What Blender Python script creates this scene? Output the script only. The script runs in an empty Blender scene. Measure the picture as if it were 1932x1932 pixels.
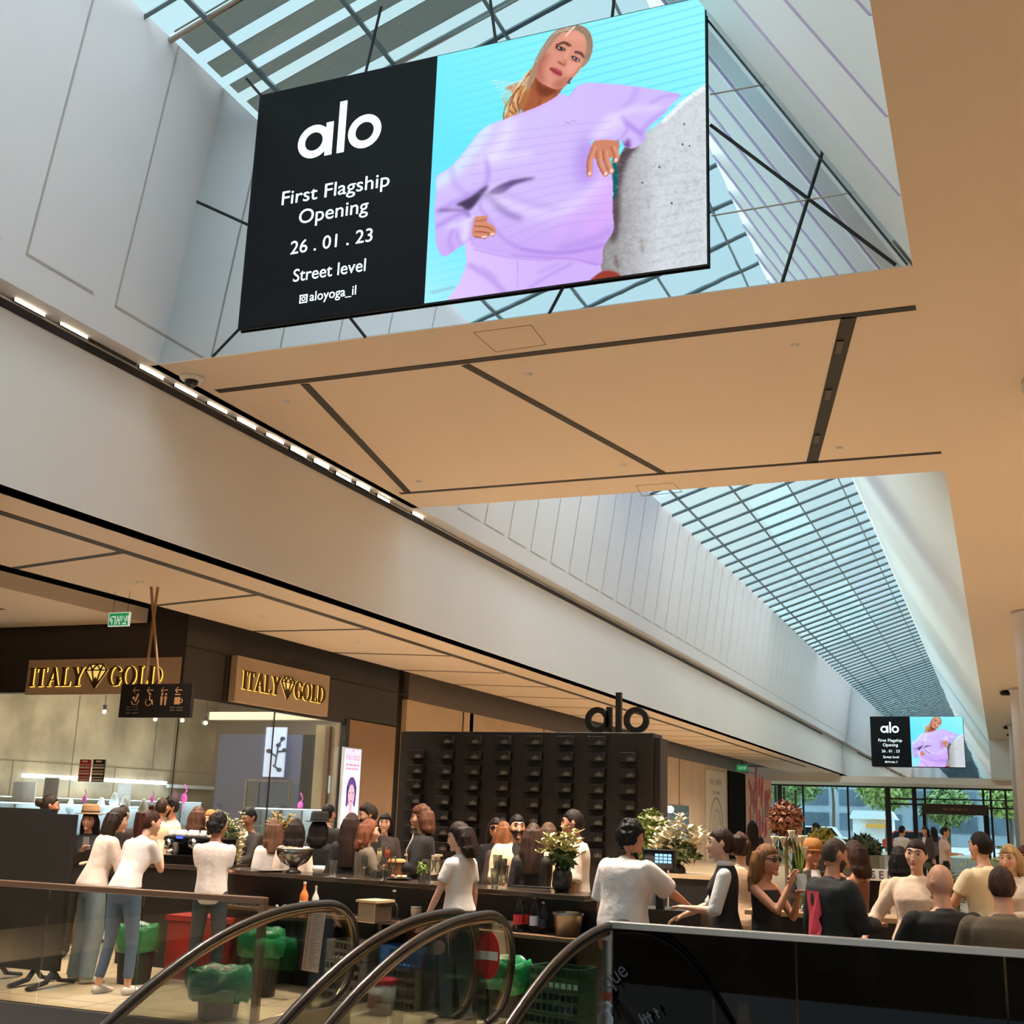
import bpy, bmesh, math, random
import numpy as np
from mathutils import Vector, Matrix, noise as mnoise
random.seed(7); rng = np.random.default_rng(3)
SC = bpy.context.scene
COL = SC.collection
PI = math.pi
# ------------------------------------------------------------------ camera
YAW, PITCH, ROLL, FPX = math.radians(22.1912), math.radians(14.173), math.radians(1.8881), 2247.67
CAM = np.array([0, 0, 1.7])
def cam_rot():
    a, b, c = YAW, PITCH, ROLL
    f = np.array([-math.sin(a)*math.cos(b), math.cos(a)*math.cos(b), math.sin(b)])
    r = np.array([math.cos(a), math.sin(a), 0]); u = np.cross(r, f)
    r2 = math.cos(c)*r + math.sin(c)*u
    return np.array([r2, np.cross(r2, f), f])
RC = cam_rot()
cd = bpy.data.cameras.new('camera'); cam = bpy.data.objects.new('camera', cd); COL.objects.link(cam)
cd.sensor_width = 36; cd.lens = FPX/1932*36; cd.clip_start = .05; cd.clip_end = 400
m4 = Matrix.Identity(4)
for i in range(3):
    m4[i][0], m4[i][1], m4[i][2], m4[i][3] = RC[0][i], RC[1][i], -RC[2][i], CAM[i]
cam.matrix_world = m4
SC.camera = cam
# a ray through the photograph met with a plane of the place (surveying helpers)
def ray(x, y): return RC.T @ np.array([(x-966)/FPX, (966-y)/FPX, 1.])
def onZ(x, y, z): d = ray(x, y); return CAM + d*((z-CAM[2])/d[2])
def onX(x, y, v): d = ray(x, y); return CAM + d*(v/d[0])
def onY(x, y, v): d = ray(x, y); return CAM + d*(v/d[1])
# ------------------------------------------------------------------ look
SC.view_settings.view_transform = 'Standard'; SC.view_settings.look = 'None'
SC.view_settings.gamma = 1; SC.view_settings.exposure = 0.12
try: SC.view_settings.use_curve_mapping = False
except Exception: pass
SC.cycles.max_bounces = 7; SC.cycles.diffuse_bounces = 4; SC.cycles.glossy_bounces = 4
SC.cycles.transparent_max_bounces = 40; SC.cycles.use_denoising = True
SC.cycles.caustics_reflective = False; SC.cycles.caustics_refractive = False
SC.cycles.sample_clamp_indirect = 6
# ------------------------------------------------------------------ world: bright overcast sky
W = bpy.data.worlds.new('sky'); SC.world = W; W.use_nodes = True
wn = W.node_tree; bg = wn.nodes['Background']
tc = wn.nodes.new('ShaderNodeTexCoord'); nz = wn.nodes.new('ShaderNodeTexNoise'); nz.inputs['Scale'].default_value = 2.5
rp = wn.nodes.new('ShaderNodeValToRGB'); rp.color_ramp.elements[0].position = .35; rp.color_ramp.elements[1].position = .65
rp.color_ramp.elements[0].color = (.74, .90, 1, 1); rp.color_ramp.elements[1].color = (.95, 1, 1, 1)
wn.links.new(tc.outputs['Generated'], nz.inputs['Vector']); wn.links.new(nz.outputs[0], rp.inputs[0]); 
sm_ = wn.nodes.new('ShaderNodeMixRGB'); sm_.inputs[2].default_value = (1, .90, .94, 1); wn.links.new(rp.outputs[0], sm_.inputs[1]); wn.links.new(sm_.outputs[0], bg.inputs[0])
sp = wn.nodes.new('ShaderNodeVectorMath'); sp.operation = 'DOT_PRODUCT'; sp.inputs[1].default_value = (.8, 0, .6); wn.links.new(tc.outputs['Generated'], sp.inputs[0])
mr_ = wn.nodes.new('ShaderNodeMapRange'); mr_.interpolation_type = 'SMOOTHSTEP'; mr_.inputs[1].default_value = .35; mr_.inputs[2].default_value = 1.; mr_.inputs[3].default_value = 1.25; mr_.inputs[4].default_value = 6.
m01 = wn.nodes.new('ShaderNodeMapRange'); m01.inputs[1].default_value = .35; m01.inputs[2].default_value = .75; wn.links.new(sp.outputs['Value'], m01.inputs[0]); wn.links.new(m01.outputs[0], sm_.inputs[0])
wn.links.new(sp.outputs['Value'], mr_.inputs[0]); s2_ = wn.nodes.new('ShaderNodeVectorMath'); s2_.operation = 'DOT_PRODUCT'; s2_.inputs[1].default_value = (-.914, 0, .406); wn.links.new(tc.outputs['Generated'], s2_.inputs[0])
m2_ = wn.nodes.new('ShaderNodeMapRange'); m2_.interpolation_type = 'SMOOTHSTEP'; m2_.inputs[1].default_value = .8; m2_.inputs[2].default_value = 1.; m2_.inputs[3].default_value = 0; m2_.inputs[4].default_value = 12.; wn.links.new(s2_.outputs['Value'], m2_.inputs[0])
ad_ = wn.nodes.new('ShaderNodeMath'); wn.links.new(mr_.outputs[0], ad_.inputs[0]); wn.links.new(m2_.outputs[0], ad_.inputs[1]); wn.links.new(ad_.outputs[0], bg.inputs[1])   # sun side and opposite side both boosted, added to brighten the upper walls
sd = bpy.data.lights.new('sun', 'SUN'); sun = bpy.data.objects.new('sun', sd); COL.objects.link(sun)
sd.energy = .8; sd.angle = math.radians(12); sd.color = (1, .95, .88); sun.rotation_euler = (math.radians(35), math.radians(25), 0)
def area(name, loc, sx, sy, watts, col, rot=(0, 0, 0)):
    l = bpy.data.lights.new(name, 'AREA'); l.shape = 'RECTANGLE'; l.size = sx; l.size_y = sy; l.energy = watts; l.color = col
    o = bpy.data.objects.new(name, l); COL.objects.link(o); o.location = loc; o.rotation_euler = rot; l.spread = math.radians(180 if name == 'store_fill' else 95 if name == 'beam_fill' else 115)
    return o
WARM = (1, .84, .69); NEUT = (1, .9, .78)
# added area lamps: warm floor bounce under the ceilings, broad fill in the shop
LAMPS = [('mall_fill', (3.2, 3, 6.1), .3, 9, 235, WARM), ('mall_fill', (3.2, 13, 6.1), .3, 7, 235, WARM), ('mall_fill', (3.2, 24, 6.1), .3, 9, 330, WARM), ('mall_fill', (3.2, 40, 6.1), .3, 14, 330, WARM),
         ('mall_fill', (-8.98, 12, 4.36), .07, 12, 520, WARM), ('mall_fill', (-8.98, 24, 4.36), .07, 10, 280, WARM), ('mall_fill', (-8.98, 40, 4.36), .07, 20, 430, WARM),
         ('mall_fill', (-8.98, 0, 4.36), .07, 10, 330, WARM),
         ('beam_fill', (-4.1, 14.9, 6.1), 3, .06, 330, WARM), ('beam_fill', (-4.1, 10.15, 6.1), 3, .06, 330, WARM),
         ('store_fill', (-14.6, 17.7, 4.5), 5, 4.4, 560, (1, .95, .86)), ('store_fill', (-14, 23.4, 4.5), 4, 3, 160, (.9, .95, 1))]
for a in LAMPS: area(*a)
# ------------------------------------------------------------------ materials
def lin(c):
    return tuple(((v/255)/12.92 if v/255 <= .04045 else ((v/255+.055)/1.055)**2.4) for v in c[:3]) + (1,)
MATS = {}
def M(name, col=(200, 200, 200), rough=.5, metal=0., var=.0, scale=8., bump=0., bscale=60., emit=0., spec=.5, stretch=None, coat=0.):
    if name in MATS: return MATS[name]
    m = bpy.data.materials.new(name); m.use_nodes = True; nt = m.node_tree; b = nt.nodes['Principled BSDF']
    c = lin(col); b.inputs['Base Color'].default_value = c; b.inputs['Roughness'].default_value = rough; b.inputs['Metallic'].default_value = metal
    b.inputs['Specular IOR Level'].default_value = spec; b.inputs['Coat Weight'].default_value = coat
    t = nt.nodes.new('ShaderNodeTexCoord'); vec = t.outputs['Object']
    if stretch:
        mp = nt.nodes.new('ShaderNodeMapping'); mp.inputs['Scale'].default_value = stretch; nt.links.new(vec, mp.inputs[0]); vec = mp.outputs[0]
    if var:
        n = nt.nodes.new('ShaderNodeTexNoise'); n.inputs['Scale'].default_value = scale; n.inputs['Detail'].default_value = 5
        r = nt.nodes.new('ShaderNodeValToRGB'); r.color_ramp.elements[0].position = .3; r.color_ramp.elements[1].position = .7
        r.color_ramp.elements[0].color = tuple(v*(1-var) for v in c[:3])+(1,); r.color_ramp.elements[1].color = tuple(min(1, v*(1+var)) for v in c[:3])+(1,)
        nt.links.new(vec, n.inputs['Vector']); nt.links.new(n.outputs[0], r.inputs[0]); nt.links.new(r.outputs[0], b.inputs['Base Color'])
    if bump:
        n2 = nt.nodes.new('ShaderNodeTexNoise'); n2.inputs['Scale'].default_value = bscale; n2.inputs['Detail'].default_value = 3
        bp = nt.nodes.new('ShaderNodeBump'); bp.inputs['Strength'].default_value = bump; bp.inputs['Distance'].default_value = .02
        nt.links.new(vec, n2.inputs['Vector']); nt.links.new(n2.outputs[0], bp.inputs['Height']); nt.links.new(bp.outputs[0], b.inputs['Normal'])
    if emit:
        b.inputs['Emission Color'].default_value = c; b.inputs['Emission Strength'].default_value = emit
    MATS[name] = m; return m
def glass(name, tint, refl=1.0, rough=.02, base=.04):
    if name in MATS: return MATS[name]
    m = bpy.data.materials.new(name); m.use_nodes = True; nt = m.node_tree; nt.nodes.remove(nt.nodes['Principled BSDF'])
    o = nt.nodes['Material Output']; t = nt.nodes.new('ShaderNodeBsdfTransparent'); t.inputs[0].default_value = lin(tint)
    g = nt.nodes.new('ShaderNodeBsdfGlossy'); g.inputs['Roughness'].default_value = rough
    lw = nt.nodes.new('ShaderNodeFresnel'); lw.inputs[0].default_value = 1.45
    mm = nt.nodes.new('ShaderNodeMath'); mm.operation = 'MULTIPLY'; mm.inputs[1].default_value = refl
    mx = nt.nodes.new('ShaderNodeMixShader'); nt.links.new(lw.outputs[0], mm.inputs[0]); nt.links.new(mm.outputs[0], mx.inputs[0])
    nt.links.new(t.outputs[0], mx.inputs[1]); nt.links.new(g.outputs[0], mx.inputs[2]); nt.links.new(mx.outputs[0], o.inputs[0])
    MATS[name] = m; return m
def sheer(name, tint, alpha, col):   # thin translucent fabric
    if name in MATS: return MATS[name]
    m = bpy.data.materials.new(name); m.use_nodes = True; nt = m.node_tree; nt.nodes.remove(nt.nodes['Principled BSDF'])
    o = nt.nodes['Material Output']; t = nt.nodes.new('ShaderNodeBsdfTransparent'); t.inputs[0].default_value = lin(tint)
    d = nt.nodes.new('ShaderNodeBsdfTranslucent'); d.inputs[0].default_value = lin(col)
    tx = nt.nodes.new('ShaderNodeTexCoord'); mp = nt.nodes.new('ShaderNodeMapping'); mp.inputs['Scale'].default_value = (3, 40, 3)
    n = nt.nodes.new('ShaderNodeTexNoise'); n.inputs['Scale'].default_value = 2
    mr = nt.nodes.new('ShaderNodeMapRange'); mr.inputs[3].default_value = max(0, alpha-.15); mr.inputs[4].default_value = min(1, alpha+.15)
    mx = nt.nodes.new('ShaderNodeMixShader')
    nt.links.new(tx.outputs['Object'], mp.inputs[0]); nt.links.new(mp.outputs[0], n.inputs['Vector']); nt.links.new(n.outputs[0], mr.inputs[0]); nt.links.new(mr.outputs[0], mx.inputs[0])
    nt.links.new(t.outputs[0], mx.inputs[1]); nt.links.new(d.outputs[0], mx.inputs[2]); nt.links.new(mx.outputs[0], o.inputs[0])
    MATS[name] = m; return m
def planks(name, col, line, size, wid, axis=1, rough=.5):   # paint with fine regular joints
    if name in MATS: return MATS[name]
    m = M(name, col, rough, var=.03, scale=.6); nt = m.node_tree; b = nt.nodes['Principled BSDF']
    src = b.inputs['Base Color'].links[0].from_socket
    t = nt.nodes.new('ShaderNodeTexCoord'); s = nt.nodes.new('ShaderNodeSeparateXYZ'); nt.links.new(t.outputs['Object'], s.inputs[0])
    a = nt.nodes.new('ShaderNodeMath'); a.operation = 'PINGPONG'; a.inputs[1].default_value = size/2; nt.links.new(s.outputs[axis], a.inputs[0])
    c = nt.nodes.new('ShaderNodeMath'); c.operation = 'LESS_THAN'; c.inputs[1].default_value = wid/2; nt.links.new(a.outputs[0], c.inputs[0])
    mx = nt.nodes.new('ShaderNodeMixRGB'); mx.inputs[2].default_value = lin(line); nt.links.new(c.outputs[0], mx.inputs[0]); nt.links.new(src, mx.inputs[1]); nt.links.new(mx.outputs[0], b.inputs['Base Color'])
    return m
# ------------------------------------------------------------------ mesh building
class MB:
    def __init__(s, mat=None): s.v = []; s.f = []; s.M = mat or Matrix.Identity(4)
    def add(s, vs, fs):
        n = len(s.v); s.v += [tuple(s.M @ Vector(v)) for v in vs]; s.f += [tuple(i+n for i in f) for f in fs]; return s
    def box(s, c, d, rz=0, M2=None):
        x, y, z = d[0]/2, d[1]/2, d[2]/2; ca, sa = math.cos(rz), math.sin(rz)
        vs = [(i*x, j*y, k*z) for k in (-1, 1) for j in (-1, 1) for i in (-1, 1)]
        vs = [(c[0]+a*ca-b*sa, c[1]+a*sa+b*ca, c[2]+h) for a, b, h in vs]
        return s.add(vs, [(0, 2, 3, 1), (4, 5, 7, 6), (0, 1, 5, 4), (2, 6, 7, 3), (0, 4, 6, 2), (1, 3, 7, 5)])
    def bb(s, a, b): return s.box([(a[i]+b[i])/2 for i in range(3)], [abs(b[i]-a[i]) for i in range(3)])
    def tube(s, pts, r, n=10, cap=True, flat=(1, 1), up=(0, 0, 1)):
        pts = [Vector(p) for p in pts]; rs = r if hasattr(r, '__len__') else [r]*len(pts); vs = []; fs = []
        for i, p in enumerate(pts):
            d = (pts[min(i+1, len(pts)-1)]-pts[max(i-1, 0)]).normalized()
            u = Vector(up)
            if abs(d.dot(u)) > .95: u = Vector((0, 1, 0)) if abs(d.y) < .9 else Vector((1, 0, 0))
            a = d.cross(u).normalized(); b = a.cross(d)
            rr = rs[i] if hasattr(rs[i], '__len__') else (rs[i]*flat[0], rs[i]*flat[1])
            vs += [p + a*(math.cos(2*PI*k/n)*rr[0]) + b*(math.sin(2*PI*k/n)*rr[1]) for k in range(n)]
        for i in range(len(pts)-1):
            for k in range(n):
                q = (k+1) % n; fs.append((i*n+k, i*n+q, (i+1)*n+q, (i+1)*n+k))
        if cap: fs.append(tuple(range(n))[::-1]); fs.append(tuple((len(pts)-1)*n+k for k in range(n)))
        return s.add(vs, fs)
    def lathe(s, prof, c=(0, 0, 0), n=20):
        vs = []; fs = []
        for r, z in prof: vs += [(c[0]+r*math.cos(2*PI*k/n), c[1]+r*math.sin(2*PI*k/n), c[2]+z) for k in range(n)]
        for i in range(len(prof)-1):
            for k in range(n):
                q = (k+1) % n; fs.append((i*n+k, i*n+q, (i+1)*n+q, (i+1)*n+k))
        if prof[0][0] > 1e-4: fs.append(tuple(range(n))[::-1])
        if prof[-1][0] > 1e-4: fs.append(tuple((len(prof)-1)*n+k for k in range(n)))
        return s.add(vs, fs)
    def ball(s, c, r, n=14, m=9, fn=None):
        r = r if hasattr(r, '__len__') else (r, r, r); vs = []; fs = []
        for j in range(m+1):
            t = PI*j/m
            for k in range(n):
                d = (math.sin(t)*math.cos(2*PI*k/n), math.sin(t)*math.sin(2*PI*k/n), math.cos(t))
                g = fn(d) if fn else 1
                vs.append((c[0]+d[0]*r[0]*g, c[1]+d[1]*r[1]*g, c[2]+d[2]*r[2]*g))
        for j in range(m):
            for k in range(n):
                q = (k+1) % n; fs.append((j*n+k, (j+1)*n+k, (j+1)*n+q, j*n+q))
        return s.add(vs, fs)
    def prism(s, poly, h0, h1, frame=None):   # polygon in (a,b) extruded along the third axis
        F = frame or Matrix.Identity(4); n = len(poly)
        vs = [F @ Vector((a, b, h)) for h in (h0, h1) for a, b in poly]
        return s.add(vs, [tuple(range(n))[::-1], tuple(range(n, 2*n))] + [(k, (k+1) % n, n+(k+1) % n, n+k) for k in range(n)])
    def ring(s, c, R, r, h0, h1, frame=None, n=36, sx=1, a0=0, a1=2*PI, isx=None):
        F = frame or Matrix.Identity(4); full = abs(a1-a0-2*PI) < 1e-6; k = n if full else n+1; vs = []; isx = isx or sx
        for i in range(k):
            a = a0+(a1-a0)*i/n
            for (q, w) in ((R, sx), (r, isx)):
                for h in (h0, h1): vs.append(F @ Vector((c[0]+q*w*math.cos(a), c[1]+q*math.sin(a), h)))
        fs = []
        for i in range(n):
            a, b = i*4, ((i+1) % k)*4
            fs += [(a, b, b+1, a+1), (a+2, a+3, b+3, b+2), (a+1, b+1, b+3, a+3), (a, a+2, b+2, b)]
        if not full: fs += [(0, 1, 3, 2), (4*n, 4*n+2, 4*n+3, 4*n+1)]
        return s.add(vs, fs)
    def mesh(s, name, mat, smooth=False):
        me = bpy.data.meshes.new(name); me.from_pydata(s.v, [], s.f)
        bm = bmesh.new(); bm.from_mesh(me); bmesh.ops.recalc_face_normals(bm, faces=bm.faces); bm.to_mesh(me); bm.free()
        if mat: me.materials.append(mat)
        if smooth: me.polygons.foreach_set('use_smooth', [True]*len(me.polygons))
        return me
    def build(s, name, mat, parent=None, smooth=False, bev=0):
        return link(name, s.mesh(name, mat, smooth), parent, bev)
def link(name, me, parent=None, bev=0):
    o = bpy.data.objects.new(name, me); COL.objects.link(o)
    if parent:
        o.parent = parent
        o.matrix_parent_inverse = parent.matrix_basis.inverted()
    if bev:
        b = o.modifiers.new('bevel', 'BEVEL'); b.width = bev; b.segments = 2; b.limit_method = 'ANGLE'
    return o
def tag(o, label=None, cat=None, group=None, kind=None):
    if label: o['label'] = label
    if cat: o['category'] = cat
    if group: o['group'] = group
    if kind: o['kind'] = kind
    return o
def thing(name, label, cat, loc, rz=0, group=None):
    o = bpy.data.objects.new(name, None); COL.objects.link(o); o.empty_display_size = .1
    o.location = tuple(loc); o.rotation_euler = (0, 0, rz); o.matrix_basis = Matrix.Translation(Vector(loc)) @ Matrix.Rotation(rz, 4, 'Z')
    return tag(o, label, cat, group)
def struct(name, mb, mat, parent=None, smooth=False, label=None, cat=None):
    o = mb.build(name, mat, parent, smooth)
    if not parent: tag(o, label or name.replace('_', ' '), cat or name.split('_')[0], kind='structure')
    return o
def dup(o, parent=None):
    c = o.copy(); COL.objects.link(c)
    if parent: c.parent = parent; c.matrix_parent_inverse = o.matrix_parent_inverse.copy()
    for ch in list(o.children): dup(ch, c)
    return c
def move(o, loc, rz=0): o.matrix_basis = Matrix.Translation(Vector(loc)) @ Matrix.Rotation(rz, 4, 'Z'); return o
def local_frame(o): return o.matrix_basis.copy()
FR_FRONT = Matrix(((1, 0, 0, 0), (0, 0, -1, 0), (0, 1, 0, 0), (0, 0, 0, 1)))       # a->X, b->Z, faces -Y
FR_SIDE = Matrix(((0, 0, 1, 0), (1, 0, 0, 0), (0, 1, 0, 0), (0, 0, 0, 1)))         # a->Y, b->Z, faces +X
def at(loc, fr=FR_FRONT, sc=1): return Matrix.Translation(Vector(loc)) @ fr @ Matrix.Scale(sc, 4)
def text(name, body, size, mat, frame, parent=None, ext=.002, align='CENTER', bold=0., space=1., sx=1.):
    c = bpy.data.curves.new(name, 'FONT'); c.body = body; c.size = size; c.extrude = ext; c.align_x = align; c.align_y = 'CENTER'
    c.offset = bold; c.space_character = space; c.resolution_u = 4
    t = bpy.data.objects.new(name, c); COL.objects.link(t); t.matrix_world = frame
    dg = bpy.context.evaluated_depsgraph_get(); me = bpy.data.meshes.new_from_object(t.evaluated_get(dg))
    bpy.data.objects.remove(t); bpy.data.curves.remove(c)
    me.transform(frame @ Matrix.Diagonal((sx, 1, 1, 1))); me.name = name; me.materials.clear(); me.materials.append(mat)
    return link(name, me, parent)
def scrawl(mb, F, w, h, n):   # small print too fine to read: a row of short strokes
    for k in range(n):
        if k % 5 == 3: continue
        x = -w/2+w*(k+.5)/n; d = w/n*.22; t = (.62 if k % 3 else 1)*h/2
        mb.prism([(x-d, -h/2), (x+d, -h/2), (x+d, t), (x-d, t)], 0, .002, F)
        mb.prism([(x-d, -h*.08), (x+d*3, -h*.08), (x+d*3, h*.1), (x-d, h*.1)], 0, .0025, F)
    return mb
def alo(mb, F, s, h0, h1):   # the round-letter word on the signs; s = height of the round letters, origin at left baseline
    R = s/2; w = s*.22
    mb.ring((R, R), R, R-w, h0, h1, F)
    mb.prism([(2*R-w*.62, 0), (2*R+w*.38, 0), (2*R+w*.38, s), (2*R-w*.62, s)], h0, h1, F)
    x = 2*R+w*.38+s*.16
    mb.prism([(x, 0), (x+w, 0), (x+w, s*1.56), (x, s*1.56)], h0, h1, F)
    x += w+s*.1
    mb.ring((x+R, R), R, R-w, h0, h1, F)
    return x+2*R
# ================================================================== materials of the place
WHITE = M('white_paint', (226, 222, 218), .55, var=.02, scale=.4)
WALLUP = planks('upper_wall_paint', (226, 226, 226), (178, 176, 174), 1.09, .012)
BEIGE = M('soffit_warm_tint', (228, 210, 192), .5, var=.015, scale=.4)  # pale paint with warm bounce light tinted into its base colour
BLACK = M('black_paint', (12, 11, 10), .6)
DARK = M('dark_cladding', (43, 40, 37), .5, var=.06, scale=2)
DARKM = M('dark_metal', (34, 30, 27), .35, .7)
STEEL = M('brushed_steel', (180, 178, 172), .3, 1., var=.05, scale=30)
CONC = M('concrete', (172, 156, 130), .8, var=.42, scale=.9, bump=.15, bscale=6)
STONE = M('floor_stone', (208, 184, 150), .3, var=.07, scale=3, coat=.2)
MIRROR = M('polished_panel', (232, 240, 244), .012, 1., bump=.025, bscale=1.4)
GLS = glass('clear_glass', (226, 238, 234), 1.0)
SKYG = glass('skylight_glass', (196, 218, 220), .7)
# ================================================================== floors
XW, XF, XS = -11.5, -8.12, -8.95       # shop line, fascia plane, ceiling slot
ZS, ZB = 4.4, 6.12                     # low ceiling, high ceiling / beam soffit
YB0, YB1 = 9.44, 15.61                 # beam
b = MB()
b.bb((-30, 8.3, -.35), (12, 84, 0)); b.bb((-30, -30, -.35), (-9.6, 8.3, 0)); b.bb((-9.6, -30, -.35), (12, 1.2, 0)); b.bb((2.2, 1.2, -.35), (12, 8.3, 0))
struct('floor', b, STONE)
fl = MB()
for y in np.arange(8.9, 60, 1.2): fl.bb((-20, y-.004, 0), (10, y+.004, .0012))
for x in np.arange(-19.3, 9, 1.2): fl.bb((x-.004, 8.3, 0), (x+.004, 60, .0012))
struct('floor_joints', fl, M('joint_grey', (120, 104, 84), .7))
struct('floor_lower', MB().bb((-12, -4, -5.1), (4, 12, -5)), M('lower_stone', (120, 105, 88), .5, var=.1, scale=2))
g = MB(); g.bb((-9.62, 8.26, -.4), (2.2, 8.3, .05)); g.bb((-9.62, 1.2, -.4), (-9.58, 8.3, .05)); g.bb((2.2, 1.2, -.4), (2.24, 8.3, .05))
struct('trim_1', g, M('slab_edge', (70, 60, 52), .5), label='dark edge of the floor slab round the escalator opening')
# ================================================================== left side: fascia, slot, leaning upper wall, low soffit
f = MB(); f.bb((XF-.25, -26, ZS), (XF, 62, ZB-.02)); f.bb((XF-.25, 62, ZS), (XF, 70.2, ZB-.02)); struct('wall_fascia', f, WHITE, label='smooth white fascia band above the shops')
f = MB(); f.bb((XF-.24, -26, ZB-.13), (XF+.012, 62, ZB-.05)); struct('trim_2', f, BLACK, label='black shadow slot between fascia and leaning wall')
f = MB()
P = [(-7.89, ZB), (-7.89+.145*.3, ZB+.3), (-7.43, 9.3), (-7.75, 9.3), (-8.4, ZB)]
f.prism([(x, z) for x, z in P], -26, 70, Matrix(((1, 0, 0, 0), (0, 0, 1, 0), (0, 1, 0, 0), (0, 0, 0, 1))))
struct('wall_left', f, M('upper_white', (220, 220, 224), .55, var=.02, scale=.4), label='white leaning upper wall on the left')
up = MB()   # raised joints of the wall panels: thin strips that lie on the leaning wall
for y in np.arange(-24.5, 69, 1.09):
    w = .018
    if y < 9.3: y = 7.45 + round((y-7.45)/1.19)*1.19
    if y > 9.3 and y < 15.7: continue
    up.add([(-7.888+.145*.31+.004, y, ZB+.31), (-7.888+.145*.31+.004, y+w, ZB+.31), (-7.428+.004, y+w, 9.29), (-7.428+.004, y, 9.29)], [(0, 1, 2, 3)])
    up.add([(-7.888+.145*.31+.004, y, ZB+.31), (-7.888+.145*.31+.004, y+.88, ZB+.31), (-7.888+.145*.33+.004, y+.88, ZB+.33), (-7.888+.145*.33+.004, y, ZB+.33)], [(0, 1, 2, 3)])
struct('trim_3', up, M('panel_joint', (176, 168, 160), .6), label='fine joints between the upper wall panels')
# low soffit: panels between the black slots, gaps are flat black strips
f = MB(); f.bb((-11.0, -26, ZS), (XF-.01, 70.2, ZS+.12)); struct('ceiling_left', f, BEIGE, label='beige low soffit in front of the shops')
f = MB(); f.bb((XS-.07, -26, ZS-.004), (XS+.07, 62, ZS+.02))
SP = [((260, 1053), (0, 1050)), ((480, 1122), (303, 1142)), ((690, 1187), (485, 1191)), ((850, 1238), (640, 1231))]
ys = []
for a, c in SP[1:]: ys.append((onZ(*a, ZS)[1], onZ(*c, ZS)[1]))
for k in range(14): ys.append((ys[2][0]+(k+1)*2.62, ys[2][1]+(k+1)*2.62))
ys.append((ys[0][0]-2.7, ys[0][1]-2.7)); ys.append((ys[0][0]-5.4, ys[0][1]-5.4))
for k, (y0, y1) in enumerate(ys):
    if y0 > 60: continue
    w = .05; f.prism([(XS, y0-w), (XS, y0+w), (-11, y1+w), (-11, y1-w)], ZS-.003, ZS+.02)
struct('trim_4', f, BLACK, label='black slots between the soffit panels')
f = MB(); f.bb((-31, -26, ZS+.3), (-8.37, 70.2, ZS+.36)); struct('ceiling_recess', f, BLACK, label='black recess between soffit and shops')
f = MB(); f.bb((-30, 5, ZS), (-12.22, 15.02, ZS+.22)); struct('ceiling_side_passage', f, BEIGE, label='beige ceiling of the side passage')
f = MB(); f.bb((-22, 13.35, ZS-.004), (-13.6, 13.5, ZS+.01)); struct('trim_5', f, BLACK, label='black slot in the side passage ceiling')
# smoke heads in the low soffit
for i, (x, y) in enumerate([(264, 1097), (494, 1162), (675, 1211)]):
    p = onZ(x, y, ZS); MB().lathe([(.0, -.035), (.035, -.03), (.05, 0)], p, 14)
    tag(MB().lathe([(0, -.03), (.035, -.028), (.05, 0)], p, 14).build('smoke_detector', WHITE), ['smoke head in the soffit panel above the hanging sign', 'smoke head in the soffit panel above the second gold shop sign', 'smoke head in the soffit panel right of the second gold shop sign'][i], 'smoke detector', 'smoke heads in the low soffit')
# ================================================================== right high ceiling and columns
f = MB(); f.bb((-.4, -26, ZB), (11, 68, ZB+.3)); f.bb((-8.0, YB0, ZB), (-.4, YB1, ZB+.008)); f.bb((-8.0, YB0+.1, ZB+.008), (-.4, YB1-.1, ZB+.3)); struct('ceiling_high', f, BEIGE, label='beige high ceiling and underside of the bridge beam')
f = MB()
def strip(a, c, w): 
    p, q = onZ(*a, ZB), onZ(*c, ZB); d = (q-p)[:2]; d = d/np.hypot(*d); n = np.array([-d[1], d[0]])*w/2
    f.prism([tuple(p[:2]+n), tuple(p[:2]-n), tuple(q[:2]-n), tuple(q[:2]+n)], ZB-.006, ZB+.01)
strip((410, 738), (1728, 580), .10); strip((755, 931), (1776, 853.5), .08)
strip((575, 724), (770, 929), .10); strip((878, 688), (1252, 893), .10); strip((1602, 597), (1532, 872), .14)
struct('trim_6', f, BLACK, label='black slots in the underside of the bridge beam')
f = MB()
for pts in ([(893, 627), (1002, 613), (1030, 650), (935, 664)], [(1200, 916), (1270, 911), (1287, 928), (1212, 936)]):
    q = [onZ(*p, ZB) for p in pts]
    for i in range(4):
        a, c = q[i], q[(i+1) % 4]; f.tube([(a[0], a[1], ZB), (c[0], c[1], ZB)], .005, 4)
struct('trim_7', f, M('hatch_line', (150, 120, 92), .6), label='outlines of two access hatches in the beam underside')
lampm = M('slot_fixture', (60, 50, 40), .4)
for i, (x, y) in enumerate([(1583, 652), (1562, 742), (1541, 826)]):
    p = onZ(x, y, ZB); tag(MB().box((p[0], p[1], ZB-.012), (.06, .3, .02), .19).build('slot_light', lampm), 'unlit light fixture in the cross slot of the beam, ' + ['nearest the screen', 'middle one', 'farthest from the screen'][i], 'light', 'fixtures in the cross slot')
sd_lab = ['near the left end of the front slot', 'under the middle of the front slot', 'at the left end of the rear slot', 'near the middle of the rear slot', 'left of the cross slot near the screen', 'right of the cross slot by the rear slot']
for i, (x, y) in enumerate([(541, 757), (997, 705), (790, 908), (1176, 877), (1499, 650), (1584, 844)]):
    p = onZ(x, y, ZB)
    tag(MB().lathe([(0, -.03), (.03, -.028), (.045, 0)], p, 14).build('sprinkler_head', WHITE), 'small white sprinkler head '+sd_lab[i]+' of the beam', 'sprinkler', 'sprinklers in the beam underside')
p = onZ(362, 712, ZB)
c = thing('dome_camera', 'dark dome camera in a white ring at the left end of the beam', 'security camera', p)
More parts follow.
